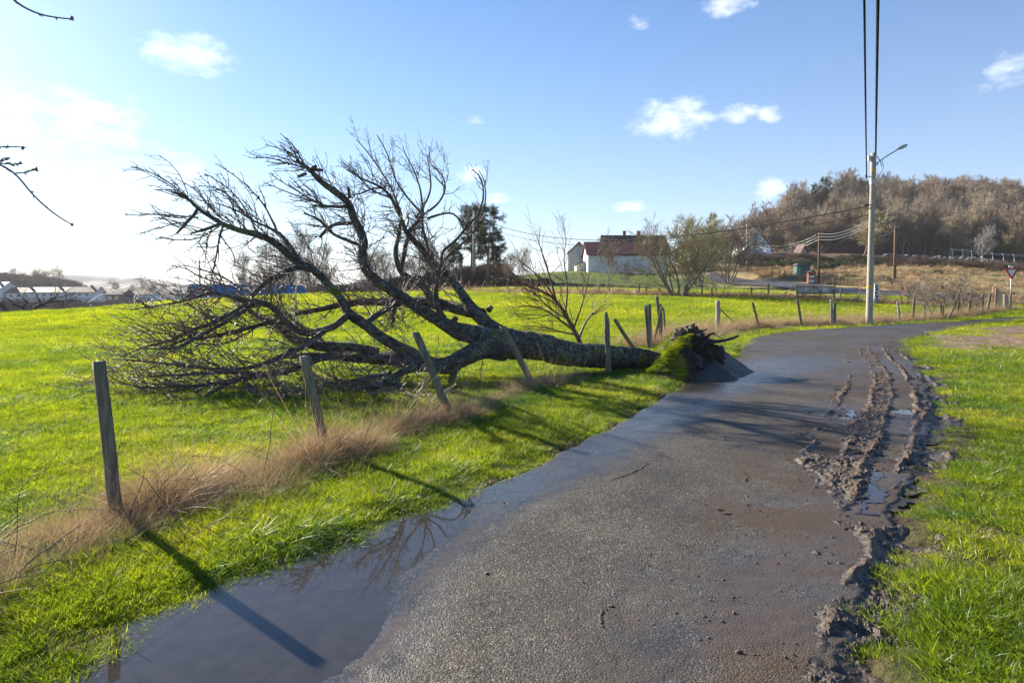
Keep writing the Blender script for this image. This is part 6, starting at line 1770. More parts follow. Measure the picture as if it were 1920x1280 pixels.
# ------------------------------------------------------------------ houses
def gable_house(name, label, cat, loc, rz, Lx, Wy, hw, hr, wall, roof, wins=(), doors=(), chim=(), over=.4, gablewins=(), group=None, plinth=.5, garage=()):
    """Lx along local x (ridge direction), front wall at y=-Wy/2"""
    root = thing(name, label, cat, loc, rz, group)
    b = MB(); hx, hy = Lx / 2, Wy / 2
    b.prism([(-hy, -1.5), (hy, -1.5), (hy, hw), (0, hw + hr), (-hy, hw)], -hx, hx, axis='x'); b.build('wall', MAT[wall], root)
    sl = math.atan2(hr, hy); ln = math.hypot(hr, hy) + over
    b = MB()
    t = .16
    for s in (-1, 1):
        p0 = np.array([s * (hy + over * math.cos(sl)), hw - over * math.sin(sl) + .02]); p1 = np.array([0, hw + hr + .02])
        nn = np.array([s * math.sin(sl), math.cos(sl)]) * t
        e = np.array([0, t / math.cos(sl)])
        poly = [tuple(p0), tuple(p1), tuple(p1 + e), tuple(p0 + nn)]
        b.prism(poly, -hx - .3, hx + .3, axis='x')
    rf = b.build('roof', MAT[roof], root)
    for (cx, w, h) in chim:
        c = MB(); c.box((cx, 0, hw + hr + h / 2 - .2), (w, w, h + .4)); c.box((cx, 0, hw + hr + h + .04), (w + .12, w + .12, .08)); c.build('chimney', MAT['brick'], rf)
    for (x, z, w, h) in wins:
        f = MB(); y = -hy
        f.box((x, y - .03, z + h / 2 + .05), (w + .2, .06, .1)); f.box((x, y - .03, z - h / 2 - .05), (w + .2, .06, .1))
        f.box((x - w / 2 - .05, y - .03, z), (.1, .06, h)); f.box((x + w / 2 + .05, y - .03, z), (.1, .06, h))
        f.box((x, y - .025, z), (.06, .05, h))
        fr = f.build('window', MAT['white_paint'], root)
        g = MB(); g.box((x - w / 4 - .0, y - .012, z), (w / 2 - .06, .02, h)); g.box((x + w / 4, y - .012, z), (w / 2 - .06, .02, h)); g.build('pane', MAT['glass'], fr)
    for (side, y, z, w, h) in gablewins:
        f = MB(); x = side * hx
        f.box((x + side * .02, y, z), (.05, w + .2, h + .2)); fr = f.build('window', MAT['white_paint'], root)
        g = MB(); g.box((x + side * .055, y, z), (.02, w, h)); g.build('pane', MAT['glass'], fr)
    for (x, w, h) in doors:
        g = MB(); g.box((x, -hy - .03, h / 2), (w, .06, h)); d = g.build('door', MAT['glass'], root)
    for (x, w, h) in garage:
        g = MB(); g.box((x, -hy - .03, h / 2), (w, .06, h)); 
        for k in range(1, 5): g.box((x, -hy - .065, h * k / 5), (w - .05, .012, .03))
        g.build('garage_door', MAT['dirty_white'], root)
    return root

# white farm building on the rise
g = GD(1182, 105); z0 = P(1182, 511, 105)[2]
gable_house('white_farmhouse', 'long white outbuilding with a maroon tiled roof and garage door on the grassy rise', 'farm building', (g[0] - .2, 109, z0), 0.0, 12.6, 7.5, 2.75, 2.0, 'white_paint', 'roof_maroon',
            wins=[(-2.9, 1.55, .75, .75)], garage=[(.85, 2.3, 2.1)], over=.35)
g = GD(1215, 118); z0 = P(1200, 500, 122)[2]
gable_house('farmhouse_roof', 'taller house behind the white outbuilding, only its dark ridge and two brick chimneys showing', 'house', (P(1186, 500, 126)[0], 126, z0 - .2), 0.0, 11.2, 8, 3.2, 2.65, 'white_paint', 'roof_dark', chim=[(-1.6, .55, .9), (1.0, .6, .9)], over=.3)
gw = P(1091, 511, 116)
gable_house('white_barn', 'weathered white barn with its gable end facing the pasture, left of the outbuilding', 'barn', (gw[0], 119, gw[2] - .2), R(90) - R(8), 10, 3.6, 3.3, 1.75, 'dirty_white', 'roof_brown', over=.2)
gw = P(1100, 511, 110)
rt = thing('lean_to_shed', 'low white lean-to shed in front of the weathered barn', 'shed', (gw[0], 110.5, gw[2]))
b = MB(); b.prism([(-1.7, -1), (1.5, -1), (1.5, 2.2), (-1.7, 1.25)], -1.5, 2.5); b.build('wall', MAT['dirty_white'], rt)
b = MB(); b.prism([(-1.9, 1.22), (1.6, 2.25), (1.6, 2.35), (-1.9, 1.32)], -1.7, 2.6); b.build('roof', MAT['roof_grey'], rt)
# small houses at the foot of the wooded hill
gw = P(1418, 500, 128)
gable_house('gable_house', 'small white house with a steep brown gable roof below the wood', 'house', (gw[0], 131, Hs(gw[0], 131)), R(90) - R(10), 8, 5.8, 1.9, 3.4, 'white_paint', 'roof_brown', over=.2)
gw = P(1395, 500, 122)
rt = thing('side_shed', 'small white lean-to with a dark doorway beside the steep-roofed white house', 'shed', (gw[0], 123, Hs(gw[0], 123)))
b = MB(); b.prism([(-1.3, -1), (1.3, -1), (1.3, 2.9), (-1.3, 1.3)], -1, 2); b.build('wall', MAT['white_paint'], rt)
b = MB(); b.box((.2, -1.02, .8), (.7, .04, 1.5)); b.build('door', MAT['glass'], rt)
gw = P(1513, 490, 135)
gable_house('pink_gable_house', 'tiny pinkish gable peeking over the dark bank with an orange-brown roof', 'house', (gw[0], 138, Hs(gw[0], 138) - 1.7), R(90) + R(8), 2.4, 2.3, .6, 2.4, 'pink', 'roof_brown', over=.2)
gw = P(1625, 490, 138)
gable_house('red_barn', 'wide dark red barn with a broad low gable behind the utility pole', 'barn', (gw[0], 143, Hs(gw[0], 143) - .3), R(90) - R(6), 6, 14.5, .6, 4.2, 'barn_dark', 'roof_dark', over=.3)
# barn with the blue roof beyond the pasture
gw = P(360, 572, 74)
gable_house('blue_roofed_barn', 'red boarded barn with a bright blue sheet roof beyond the pasture', 'barn', (P(455, 572, 78)[0], 80, Hs(P(455, 572, 78)[0], 80) - .9), R(42), 12.4, 7.5, 1.8, 2.2, 'barn_red', 'roof_blue', over=.25)
gw = P(700, 556, 92)
gable_house('red_shed', 'low dark red shed half hidden behind the fallen limbs', 'shed', (gw[0], 94, Hs(gw[0], 94) - .4), 0, 7, 4, 1.3, .9, 'barn_dark', 'roof_grey', over=.2)
# houses on the far left slope
HL = [(-12, 573, 262, 7.0, 'white_paint', 'roof_grey', 15, 'leftmost large white house with balconies, cut by the picture edge', 2.1, -8),
      (50, 573, 262, 5.2, 'white_paint', 'roof_brown', 9.5, 'white two-storey house second from the left edge', 1.8, 5),
      (100, 571, 262, 5.0, 'white_paint', 'roof_dark', 15, 'long white two-storey house with a dark roof, third from the left edge', 1.7, -4),
      (164, 571, 262, 5.0, 'white_paint', 'roof_brown', 10, 'white house with a reddish roof in the middle of the far row', 1.8, 4),
      (219, 566, 275, 3.4, 'roof_dark', 'roof_dark', 9.5, 'dark low house with a dark roof in the far row', 1.7, 0),
      (274, 568, 285, 3.9, 'white_paint', 'roof_brown', 8.5, 'small white house right of the dark one in the far row', 1.5, 6),
      (322, 566, 300, 3.6, 'white_paint', 'roof_brown', 7, 'small pale house just left of the blue-roofed barn', 1.6, 0)]
for i, (px, py, d, h, w, rf, L_, lab, hr, rot) in enumerate(HL):
    p = P(px, py, d)
    wn = []
    for z in ((1.5, 4.0) if h > 4.5 else (1.9,)):
        for k in range(int(L_ / 2.7)):
            wn.append((-L_ / 2 + 1.5 + k * 2.7, z, 1.1, 1.0))
    r_ = gable_house('hillside_house', lab, 'house', (p[0], d, p[2] - .2), R(rot), L_, 7.5, h, hr, w, rf, wins=wn, chim=[(L_ * .2, .7, .8)] if w == 'white_paint' else [], over=.5, group='houses on the far slope')
    if h > 4.5:
        b = MB(); b.box((0, -4.55, 2.75), (L_ * .7, 1.5, .14)); 
        b.box((0, -5.27, 3.2), (L_ * .7, .05, .8)); b.build('balcony', MAT['white_paint'], r_)
gp = P(125, 588, 70)
rt = thing('greenhouse', 'long low pale greenhouse roof at the far edge of the pasture', 'greenhouse', (gp[0], 70, gp[2] - .2))
b = MB(); b.prism([(-6, -.9), (6, -.9), (6, .05), (5.8, .35), (-5.8, .25), (-6, 0)], -1, 2); b.build('glazed_roof', MAT['white_paint'], rt)

# ------------------------------------------------------------------ bare trees, built once per kind and copied
def resamp(pts, rad, n):
    return pts, rad
def bare_tree_meshes(seed, h, spread, trunk_r, n1, n2, n3, up=.5, first=.25, forks=1, mat_t='bark_far', mat_c='crown_brown', twig=.012, lean=0.0, arch=0.0, sides=(8, 4, 3)):
    rng = np.random.default_rng(seed)
    base = np.zeros((forks, 3)); a = rng.uniform(0, 2 * PI, forks)
    if forks > 1: base[:, 0] = np.cos(a) * trunk_r * 2; base[:, 1] = np.sin(a) * trunk_r * 2
    base[:, 2] = -.3
    D = np.stack([np.cos(a) * (spread if forks > 1 else .06) + lean, np.sin(a) * (spread if forks > 1 else .06), np.ones(forks)], 1)
    L = h * rng.uniform(.75, 1.0, forks) if forks > 1 else np.array([h * .95])
    tp = grow(rng, base, D, L, 16, .05, np.array([0, 0, 1.0]), .03)
    trd = trunk_r * np.linspace(1, .12, 16)[None] * np.ones((forks, 1))
    b1, r1 = spawn(rng, tp, trd, n1, first, .97, (.5, 1.15), (h * .22 * (1 + spread), h * .42 * (1 + spread)), 10, .10, np.array([0, 0, up]), .10, .55, .25, twig * 1.2, .6)
    b2, r2 = spawn(rng, b1, r1, n2, .2, 1, (.4, 1.0), (h * .09, h * .22), 6, .13, np.array([0, 0, up - arch]), .10, .6, .4, twig, .3)
    b3, r3 = spawn(rng, b2, r2, n3, .2, 1, (.3, 1.0), (h * .04, h * .11), 4, .14, np.array([0, 0, up - arch]), .08, .8, .7, twig * .8, .2)
    V, Q = merge([rough_tube(np.concatenate([tp[i], trd[i][:, None]], 1), sides[0], .08, seed + i) for i in range(forks)])
    tm = mesh_obj('trunk', V, Q, MAT[mat_t], smooth=True, link=False)
    V, Q = merge([tubes(b1, r1, sides[1] + 1), tubes(b2, r2, sides[1]), tubes(b3, r3, sides[2])])
    cm = mesh_obj('crown', V, Q, MAT[mat_c], link=False)
    return tm.data, cm.data
def put_tree(meshes, name, label, cat, loc, s=1.0, rz=0.0, group=None, sx=None):
    root = thing(name, label, cat, loc, rz, group)
    root.scale = (s * (sx or 1), s * (sx or 1), s)
    for nm, me in zip(('trunk', 'crown'), meshes):
        o = bpy.data.objects.new(nm, me); sc.collection.objects.link(o); o.parent = root
    return root

def build_trees():
    rng = np.random.default_rng(44)
    # many-stemmed willow by the far fence
    w = bare_tree_meshes(5, 6.0, .62, .11, 90, 900, 4200, .55, .22, 11, 'bark_far', 'crown_olive', .012, arch=.1)
    put_tree(w, 'willow', 'big many-stemmed olive-brown bare willow fanning out at the far fence', 'tree', GD(1272, 54), 1.03, 0.3)
    w2 = bare_tree_meshes(6, 6.0, .30, .12, 70, 700, 3200, .5, .25, 5, 'bark_far', 'crown_olive', .02)
    put_tree(w2, 'bare_tree', 'rounded yellowish bare tree right behind the willow', 'tree', GD(1312, 84), 1.45, 1.0)
    w3 = bare_tree_meshes(7, 6.0, .30, .10, 70, 650, 3000, .5, .25, 4, 'bark_far', 'crown_grey', .02)
    put_tree(w3, 'bare_tree', 'greyish bare tree between the willow and the grey pole', 'tree', GD(1366, 92), 1.4, 2.0)
    sm = bare_tree_meshes(8, 3.0, .22, .05, 26, 150, 500, .5, .3, 2, 'bark_far', 'crown_red', .010)
    put_tree(sm, 'shrub_tree', 'small dark twiggy bush tree right of the willow base', 'tree', GD(1352, 55), 1.0, 0.5)
    # slim birches before the white house
    bi = bare_tree_meshes(9, 5.0, .12, .055, 34, 240, 800, .8, .25, 1, 'bark_pale', 'crown_grey', .010)
    put_tree(bi, 'birch', 'slim pale birch in front of the left part of the white house', 'tree', GD(1136, 60), 1.05, 0.4)
    put_tree(bi, 'birch', 'very thin young birch in front of the garage door', 'tree', GD(1174, 58), .55, 2.4)
    put_tree(bi, 'birch', 'thin birch left of the weathered barn behind the sapling', 'tree', GD(985, 66), .9, 3.4)
    put_tree(bi, 'birch', 'thin birch behind the sapling twigs further left', 'tree', GD(955, 70), .8, 5.0)
    # tall bare trees seen through the fallen crown
    po = bare_tree_meshes(10, 10.0, .16, .13, 60, 500, 1700, 1.0, .12, 1, 'bark_far', 'crown_grey', .018)
    pp = bare_tree_meshes(11, 10.0, .30, .16, 60, 560, 2000, .6, .18, 2, 'bark_far', 'crown_brown', .02)
    for i, (px, d, s, k, lab) in enumerate([(462, 82, .72, 0, 'leftmost tall slim bare tree beyond the pasture seen through twigs'), (492, 84, .85, 0, 'tall slim bare tree just behind the blue-roofed barn'), (520, 86, .75, 0, 'slim bare tree at the right end of the blue roof'), (548, 84, .86, 0, 'slim bare tree between barn and upright limb'),
                                           (585, 88, .95, 0, 'tall bare tree left of the central upright limb'), (612, 92, .8, 0, 'bare tree touching the central upright limb in the view'), (700, 96, .75, 1, 'spreading bare tree above the red shed'), (735, 98, .7, 1, 'bare tree right of the red shed'), (790, 100, .85, 1, 'bare tree behind the fan of upright limbs'), (828, 100, .7, 1, 'low bare tree left of the pale pole')]):
        put_tree(po if k == 0 else pp, 'bare_tree', lab, 'tree', GD(px, d), s, i * 1.3, 'bare trees beyond the pasture', sx=1.0 if k else .8)
    # dark old tree at the left edge
    root = thing('old_fruit_tree', 'gnarled dark fruit tree with wide low limbs at the left pasture edge', 'tree', P(45, 597, 41))
    tr = np.array(root.location)
    z_ = lambda p: [(q[0] / 4.8, 480 + q[1] / 4.8, 41 + (q[3] if len(q) > 3 else 0), q[2] * .55) for q in p]
    specs = [[(212,580,9),(215,555,8),(205,490,7),(200,460,6),(140,440,5),(110,415,3.5),(80,390,2.5),(50,372,1.2)],
             [(200,462,5),(240,430,3.5),(235,400,2.6),(190,370,1.6),(160,340,1)],
             [(225,580,9),(240,550,8.5),(280,490,7.5),(325,462,7),(370,440,5.5),(430,410,4.5),(530,400,3.2),(650,405,2),(720,400,1)],
             [(285,500,6),(350,492,5),(420,480,4),(500,470,2.6),(600,490,1.4),(680,495,.8)],
             [(370,440,4),(360,400,3),(330,370,2.2),(320,345,1.2)],[(430,410,3.5),(480,375,2.4),(560,365,1.6),(640,350,.9)],
             [(125,570,7),(110,545,7),(60,490,6),(0,440,5),(-60,400,4),(-120,380,2)],[(60,490,4),(30,455,3),(20,420,2),(30,390,1)],
             [(140,572,5),(125,545,5),(60,520,3),(-20,500,2)],[(240,550,4),(380,540,3,-1),(470,520,2,-1.5),(560,525,1,-2)]]
    A = np.stack([resample(limb_line(z_(s_), 30), 30) for s_ in specs])
    V, Q = merge([rough_tube(a_, 9, .12, 4) for a_ in A]); mesh_obj('trunk', V - tr, Q, MAT['bark_dark'], root, smooth=True)
    q, qr = spawn(rng, A[:, :, :3], A[:, :, 3], 160, .25, 1, (.4, 1.3), (.4, 1.3), 8, .13, np.array([0, 0, .2]), .05, .5, .4, .005, .3, np.array([0, 0, 1.0]), .3)
    qr = np.minimum(qr, .010)
    s_, sr = spawn(rng, q, qr, 420, .1, 1, (.4, 1.1), (.2, .6), 5, .12, np.array([0, 0, .2]), .05, .7, .6, .004)
    V, Q = merge([tubes(q, qr, 4), tubes(s_, sr, 3)]); mesh_obj('crown', V - tr, Q, MAT['bark_dark'], root)
    # clipped little trees along the lane
    cl = bare_tree_meshes(15, 2.6, .75, .055, 30, 260, 900, .12, .35, 3, 'bark_far', 'crown_grey', .010, arch=.1)
    c1 = bare_tree_meshes(16, 2.4, .6, .05, 26, 220, 700, .12, .4, 2, 'bark_far', 'crown_red', .010, arch=.1)
    for i, (px, py, s, k, lab) in enumerate([(1764, 598, 1.12, 0, 'largest of the low spreading bare trees along the lane fence'), (1731, 600, .85, 0, 'low spreading bare tree with a pale trunk left of the largest'), (1797, 594, .72, 1, 'small bare tree right of the largest spreading one'), (1834, 588, .60, 1, 'slim little bare tree before the leaning tan posts')]):
        put_tree(cl if k == 0 else c1, 'low_tree', lab, 'tree', G(px, py), s, i * 2.1, 'low spreading trees along the lane', sx=1.0)
    for i, (px, d, s, lab) in enumerate([(1697, 47, .95, 'reddish low tree behind the fence right of the tall pole'), (1709, 49, .8, 'reddish low tree second right of the tall pole'), (1655, 49, .5, 'small bare shrub right of the patched board'), (1878, 47, .6, 'little bare tree behind the posts by the give way sign')]):
        put_tree(c1, 'low_tree', lab, 'tree', GD(px, d), s, 1 + i * 1.7, 'low reddish trees at the far fence')
    # pines
    def pine_mesh(seed, h, cw, first):
        r = np.random.default_rng(seed)
        tp = grow(r, np.array([[0, 0, -.3]]), np.array([[.02, 0, 1.0]]), np.array([h]), 16, .015, np.array([0, 0, 1.0]), .02)
        trd = h * .018 * np.linspace(1, .15, 16)[None]
        V, Q = rough_tube(np.concatenate([tp[0], trd[0][:, None]], 1), 9, .08, seed)
        tm = mesh_obj('trunk', V, Q, MAT['bark_far'], smooth=True, link=False)
        b1, r1 = spawn(r, tp, trd, 64, first, .99, (1.1, 1.6), (cw * .6, cw * 1.1), 8, .07, np.array([0, 0, .25]), .08, .35, .3, .015, .55)
        b2, r2 = spawn(r, b1, r1, 420, .35, 1, (.5, 1.1), (cw * .12, cw * .34), 5, .12, np.array([0, 0, .4]), .15, .7, .5, .010, .2)
        V, Q = merge([tubes(b1, r1, 5), tubes(b2, r2, 3)])
        bm_ = mesh_obj('branches', V, Q, MAT['bark_far'], link=False)
        pt = np.concatenate([b2[:, 2:].reshape(-1, 3), b1[:, 5:].reshape(-1, 3)])
        K = 26; c = np.repeat(pt, K, 0) + r.normal(0, .15, (len(pt) * K, 3)) * [1, 1, .55]
        d = nrm(r.normal(0, 1, c.shape) + [0, 0, .5]) * r.uniform(.10, .22, (len(c), 1)); sd = nrm(np.cross(d, r.normal(0, 1, c.shape))) * .022
        V = np.stack([c - sd, c + sd, c + d], 1).reshape(-1, 3)
        fm = mesh_obj('crown', V, np.arange(len(V)).reshape(-1, 3), MAT['needles'], link=False)
        return tm.data, bm_.data, fm.data
    def put_pine(ms, lab, loc, s, rz, group='pines behind the far fence', name='pine_tree'):
        root = thing(name, lab, 'tree', loc, rz, group); root.scale = (s, s, s)
        for nm, me in zip(('trunk', 'branches', 'crown'), ms):
            o = bpy.data.objects.new(nm, me); sc.collection.objects.link(o); o.parent = root
    p1 = pine_mesh(3, 10.5, 2.9, .28); p2 = pine_mesh(4, 10, 2.5, .40)
    put_pine(p1, 'tallest dark green pine, right one of the pair beyond the fallen crown', GD(912, 92), 1.0, .3)
    put_pine(p2, 'dark green pine, left one of the pair, with a bare lower trunk', GD(884, 95), 1.10, 2.0)
    put_pine(p2, 'small pine among the bare branches behind the right fallen limb', GD(858, 97), .62, 4.0)
    # conifers in the wood
    for i, (px, d, s, lab) in enumerate([(1536, 196, 1.35, 'narrow dark conifer, right one of two at the left edge of the wood'), (1521, 198, 1.2, 'narrow dark conifer, left one of two at the left edge of the wood'), (1395, 165, .75, 'small dark conifer behind the steep-roofed white house'), (1336, 130, .95, 'dark conifer partly hidden by the bare trees right of the willow')]):
        root = thing('conifer', lab, 'tree', GD(px, d), i * 1.1, 'conifers at the edge of the wood'); root.scale = (s * .62, s * .62, s)
        for nm, me in zip(('trunk', 'branches', 'crown'), p1):
            o = bpy.data.objects.new(nm, me); sc.collection.objects.link(o); o.parent = root
    put_pine(p2, 'broad dark pine standing out on top of the wooded hill', GD(1838, 262), 1.0, 1.0, 'conifers at the edge of the wood')
    for o in bpy.data.objects:
        if o.get('label', '').startswith('broad dark pine'): o.scale = (1.7, 1.7, 1.15)
    # leafy evergreen bushes
    def bush_mesh(seed, r0, hh, n, size):
        r = np.random.default_rng(seed)
        u = nrm(r.normal(0, 1, (n, 3))); rad = r.uniform(.45, 1, n) ** .5 * (.75 + .5 * fbm(u[:, 0] * 2 + 5, u[:, 1] * 2 + u[:, 2] * 2, seed, 3))
        c = u * rad[:, None] * [r0, r0, hh]; c[:, 2] = np.abs(c[:, 2])
        d = nrm(r.normal(0, 1, c.shape)) * size * r.uniform(.6, 1.3, (n, 1)); s = nrm(np.cross(d, r.normal(0, 1, c.shape))) * size * .35
        V = np.stack([c - d * .5, c + s, c + d * .5, c - s], 1).reshape(-1, 3)
        return mesh_obj('bush', V, np.arange(len(V)).reshape(-1, 4), MAT['hedge'], link=False).data
    bm1 = bush_mesh(1, 1.0, 1.0, 5000, .11); bm2 = bush_mesh(2, 1.0, 1.0, 5000, .10)
    for i, (px, d, sx, sz, lab) in enumerate([(158, 43, .5, .5, 'left one of two small dark evergreen bushes at the pasture edge'), (172, 43.5, .45, .58, 'right one of two small dark evergreen bushes at the pasture edge'),
            (945, 78, 2.0, 1.3, 'dark evergreen bush on the rise left of the white barn'), (985, 80, 1.8, 1.1, 'lower dark bush right beside the first on the rise'), (1020, 84, 1.5, 1.0, 'rounded dark bush nearest the weathered barn'),
            (1545, 96, 1.6, 1.2, 'blue-green bush on the bank behind the green hut'), (1757, 92, .7, .7, 'small round evergreen on the rough slope'), (1667, 78, .45, .8, 'small bright shrub on the slope beside the brown pole')]):
        o = bpy.data.objects.new('evergreen_bush', [bm1, bm2][i % 2]); sc.collection.objects.link(o); g = GD(px, d); o.location = tuple(g - [0, 0, .1]); o.scale = (sx, sx, sz); o.rotation_euler = (0, 0, i)
        tag(o, lab, 'bush', 'evergreen bushes')
    return po, pp
POP, SPR = build_trees()

# ------------------------------------------------------------------ the wood on the hill, hedge banks, scrub
def build_wood():
    rng = np.random.default_rng(70)
    kinds = [bare_tree_meshes(101, 11, .10, .20, 36, 280, 1300, .9, .45, 1, 'bark_pale', 'crown_brown', .034, sides=(6, 3, 3)),
             bare_tree_meshes(102, 11, .16, .20, 38, 300, 1300, .7, .42, 1, 'bark_pale', 'crown_grey', .034, sides=(6, 3, 3)),
             bare_tree_meshes(103, 10, .24, .15, 44, 380, 1700, .6, .22, 2, 'bark_far', 'crown_red', .034, sides=(6, 3, 3)),
             bare_tree_meshes(104, 9, .28, .14, 44, 380, 1700, .6, .22, 2, 'bark_far', 'crown_olive', .034, sides=(6, 3, 3))]
    objs = []
    for tm, cm in kinds:
        b = MB()
        me = bpy.data.meshes.new('wood_tree')
        # one template = trunk and crown together
        vt = np.empty(len(tm.vertices) * 3); tm.vertices.foreach_get('co', vt); vc = np.empty(len(cm.vertices) * 3); cm.vertices.foreach_get('co', vc)
        qt = np.empty(len(tm.loops), dtype=np.int32); tm.loops.foreach_get('vertex_index', qt); qc = np.empty(len(cm.loops), dtype=np.int32); cm.loops.foreach_get('vertex_index', qc)
        V = np.concatenate([vt.reshape(-1, 3), vc.reshape(-1, 3)]); Q = np.concatenate([qt.reshape(-1, 4), qc.reshape(-1, 4) + len(vt) // 3])
        objs.append(mesh_obj('wood_tree', V, Q, [tm.materials[0], cm.materials[0]], link=False, mi=np.concatenate([np.zeros(len(qt) // 4), np.ones(len(qc) // 4)])))
    coll = template_collection('wood_set', objs)
    # stems that can be told apart: the front edge and the skyline at the left end
    spots = []
    for px, d in [(1412, 158), (1428, 166), (1440, 176), (1452, 180), (1463, 186), (1474, 190), (1486, 192), (1498, 194), (1509, 197), (1547, 198), (1560, 200), (1574, 202), (1590, 204), (1604, 206)]:
        spots.append((px, d, 'tall'))
    for i, px in enumerate(range(1440, 1920, 15)):
        spots.append((px + rng.uniform(-4, 4), 146 + rng.uniform(0, 8) + (4 if 1560 < px < 1690 else 0), 'front'))
    cnt = {'tall': 0, 'front': 0}
    for i, (px, d, kd) in enumerate(spots):
        k = rng.integers(0, 4) if kd == 'front' else rng.integers(0, 3)
        g = GD(px, d)
        cnt[kd] += 1
        lab = 'tall bare tree standing against the sky on the left shoulder of the wooded hill' if kd == 'tall' else 'bare tree in the front edge of the wood at the foot of the hill'
        put_tree(kinds[k], 'woodland_tree', lab, 'tree', g, (rng.uniform(1.05, 1.35) if kd == 'tall' else rng.uniform(.55, .85)), rng.uniform(0, 6), 'skyline trees on the left shoulder of the wood' if kd == 'tall' else 'front trees of the wood')
    put_tree(bare_tree_meshes(120, 7, .25, .10, 40, 260, 600, .5, .2, 1, 'bark_pale', 'bark_pale', .02), 'pale_dead_tree', 'pale bare tree standing out before the dark wood above the give way sign', 'tree', GD(1834, 112), 1.0, .5)
    put_tree(kinds[3], 'bare_tree', 'wide olive bare tree in front of the dark red barn', 'tree', GD(1612, 126), 1.0, 1.0, sx=1.5)
    x, y, r = polar_points(rng, 1500, 155, 300, 16, 47, 0)
    z = H(x, y); a = np.degrees(np.arctan2(x, y))
    # wood covers the hill; thin out to the left shoulder
    lim = np.interp(a, [17, 19, 21, 24, 47], [150, 176, 188, 160, 158])
    ok = (r > lim)
    x, y, z, r = x[ok], y[ok], z[ok], r[ok]
    n = len(x); s = rng.uniform(.62, 1.12, n) * (1 - .1 * (r > 250))
    aa = np.degrees(np.arctan2(x, y)); s = s * np.interp(aa, [17, 22, 26], [.6, .75, 1.0])
    scatter('hillside_wood', np.stack([x, y, z], 1), np.stack([rng.normal(0, .05, n), rng.normal(0, .05, n), rng.uniform(0, 6.3, n)], 1), s, rng.integers(0, 4, n), coll, 'dense bare brown wood covering the hill')
    # scrub mass of the far left slope and around the distant trees
    sc_o = []
    for i in range(4):
        r_ = np.random.default_rng(200 + i); K = 420
        P0 = r_.normal(0, .45, (K, 3)) * [1, 1, 0]; D = np.stack([r_.normal(0, .5, K), r_.normal(0, .5, K), np.ones(K)], 1)
        q = grow(r_, P0, D, r_.uniform(.6, 2.0, K), 5, .18, np.array([0, 0, .3]), .1)
        V, Q = tubes(q, np.repeat(.022 * np.linspace(1, .4, 5)[None], K, 0), 3)
        sc_o.append(mesh_obj('scrub_clump', V, Q, MAT['scrub'], link=False))
    scol = template_collection('scrub_set', sc_o)
    x, y, r = polar_points(rng, 6500, 95, 225, -44, -14, .6)
    xa, ya, ra = polar_points(rng, 700, 92, 125, -14, -1, 0)
    xb, yb, rb = polar_points(rng, 900, 100, 128, 17, 42, 0)
    hb = H(xb, yb); okb = (rb > 119) & (rb < 127)
    xb, yb = xb[okb], yb[okb]
    xd, yd, rd = polar_points(rng, 3200, 385, 640, -45, -32.5, 0)
    xc, yc, rc_ = polar_points(rng, 3800, 225, 312, -44, -16, 0)
    X = np.concatenate([x, xa, xb, xd, xc]); Yy = np.concatenate([y, ya, yb, yd, yc]); n = len(X)
    s = rng.uniform(.6, 1.5, n) * np.concatenate([np.clip((250 - r) / 60, .25, 1.1), np.full(len(xa), 1.0), np.full(len(xb), .55), np.full(len(xd), 1.9), np.full(len(xc), .62) * np.where(fbm(xc * .03, yc * .03, 77, 3) > .62, 2.2, 1)])
    scatter('scrub', np.stack([X, Yy, H(X, Yy)], 1), np.stack([rng.normal(0, .1, n), rng.normal(0, .1, n), rng.uniform(0, 6.3, n)], 1), s, rng.integers(0, 4, n), scol, 'grey-brown leafless scrub on the far slopes')
    # trees among the far houses and on the far left ridge
    for i, (px, d, s, lab) in enumerate([(98, 330, 1.5, 'tall hazy tree on the ridge above the far houses'), (84, 335, 1.25, 'hazy tree left of the tallest one on the far ridge'), (72, 340, 1.3, 'second hazy tree left of the tallest one on the far ridge'), (34, 345, 1.1, 'round hazy tree on the far left ridge'), (272, 350, 1.3, 'lone round tree above the small white far house'), (214, 345, 1.0, 'hazy tree behind the dark low far house'), (245, 320, .8, 'hazy tree between the dark and the small white far house'), (300, 330, .9, 'hazy tree left of the blue-roofed barn')]):
        put_tree(SPR, 'distant_tree', lab, 'tree', GD(px, d), s, i * .9, 'trees among the far houses')
    # dark heather and hedge on the bank and the hedge line
    def leafball(seed):
        r = np.random.default_rng(seed); n = 900
        c = nrm(r.normal(0, 1, (n, 3))) * (r.uniform(.3, 1, n) ** .5)[:, None] * [1, 1, .8]
        d = nrm(r.normal(0, 1, c.shape)) * .16; s_ = nrm(np.cross(d, r.normal(0, 1, c.shape))) * .07
        V = np.stack([c - d, c + s_, c + d, c - s_], 1).reshape(-1, 3)
        return mesh_obj('hedge_clump', V, np.arange(len(V)).reshape(-1, 4), MAT['hedge'], link=False)
    hcol = template_collection('hedge_set', [leafball(1), leafball(2), leafball(3)])
    pts = []
    for px, d0, d1, m in [((1395, 1440), 100, 107, 90), ((1440, 1500), 104, 114, 240), ((1500, 1560), 104, 114, 260), ((1560, 1640), 106, 116, 260), ((1640, 1700), 108, 116, 60)]:
        for _ in range(m):
            pts.append(GD(rng.uniform(*px), rng.uniform(d0, d1)))
    hl = [GD(px, d) for px, d in [(1660, 113), (1740, 112), (1800, 109), (1850, 105), (1900, 100), (1960, 95)]]
    hl = resample(np.array(hl), 300)
    for j in range(420):
        q = hl[rng.integers(300)] + rng.normal(0, .35, 3); q[2] = Hs(q[0], q[1]); pts.append(q)
    # low brown-green scrub at the far boundary and beneath the pines
    for _ in range(200):
        pts.append(GD(rng.uniform(840, 960), rng.uniform(96, 104)))
    pts = np.array(pts); n = len(pts)
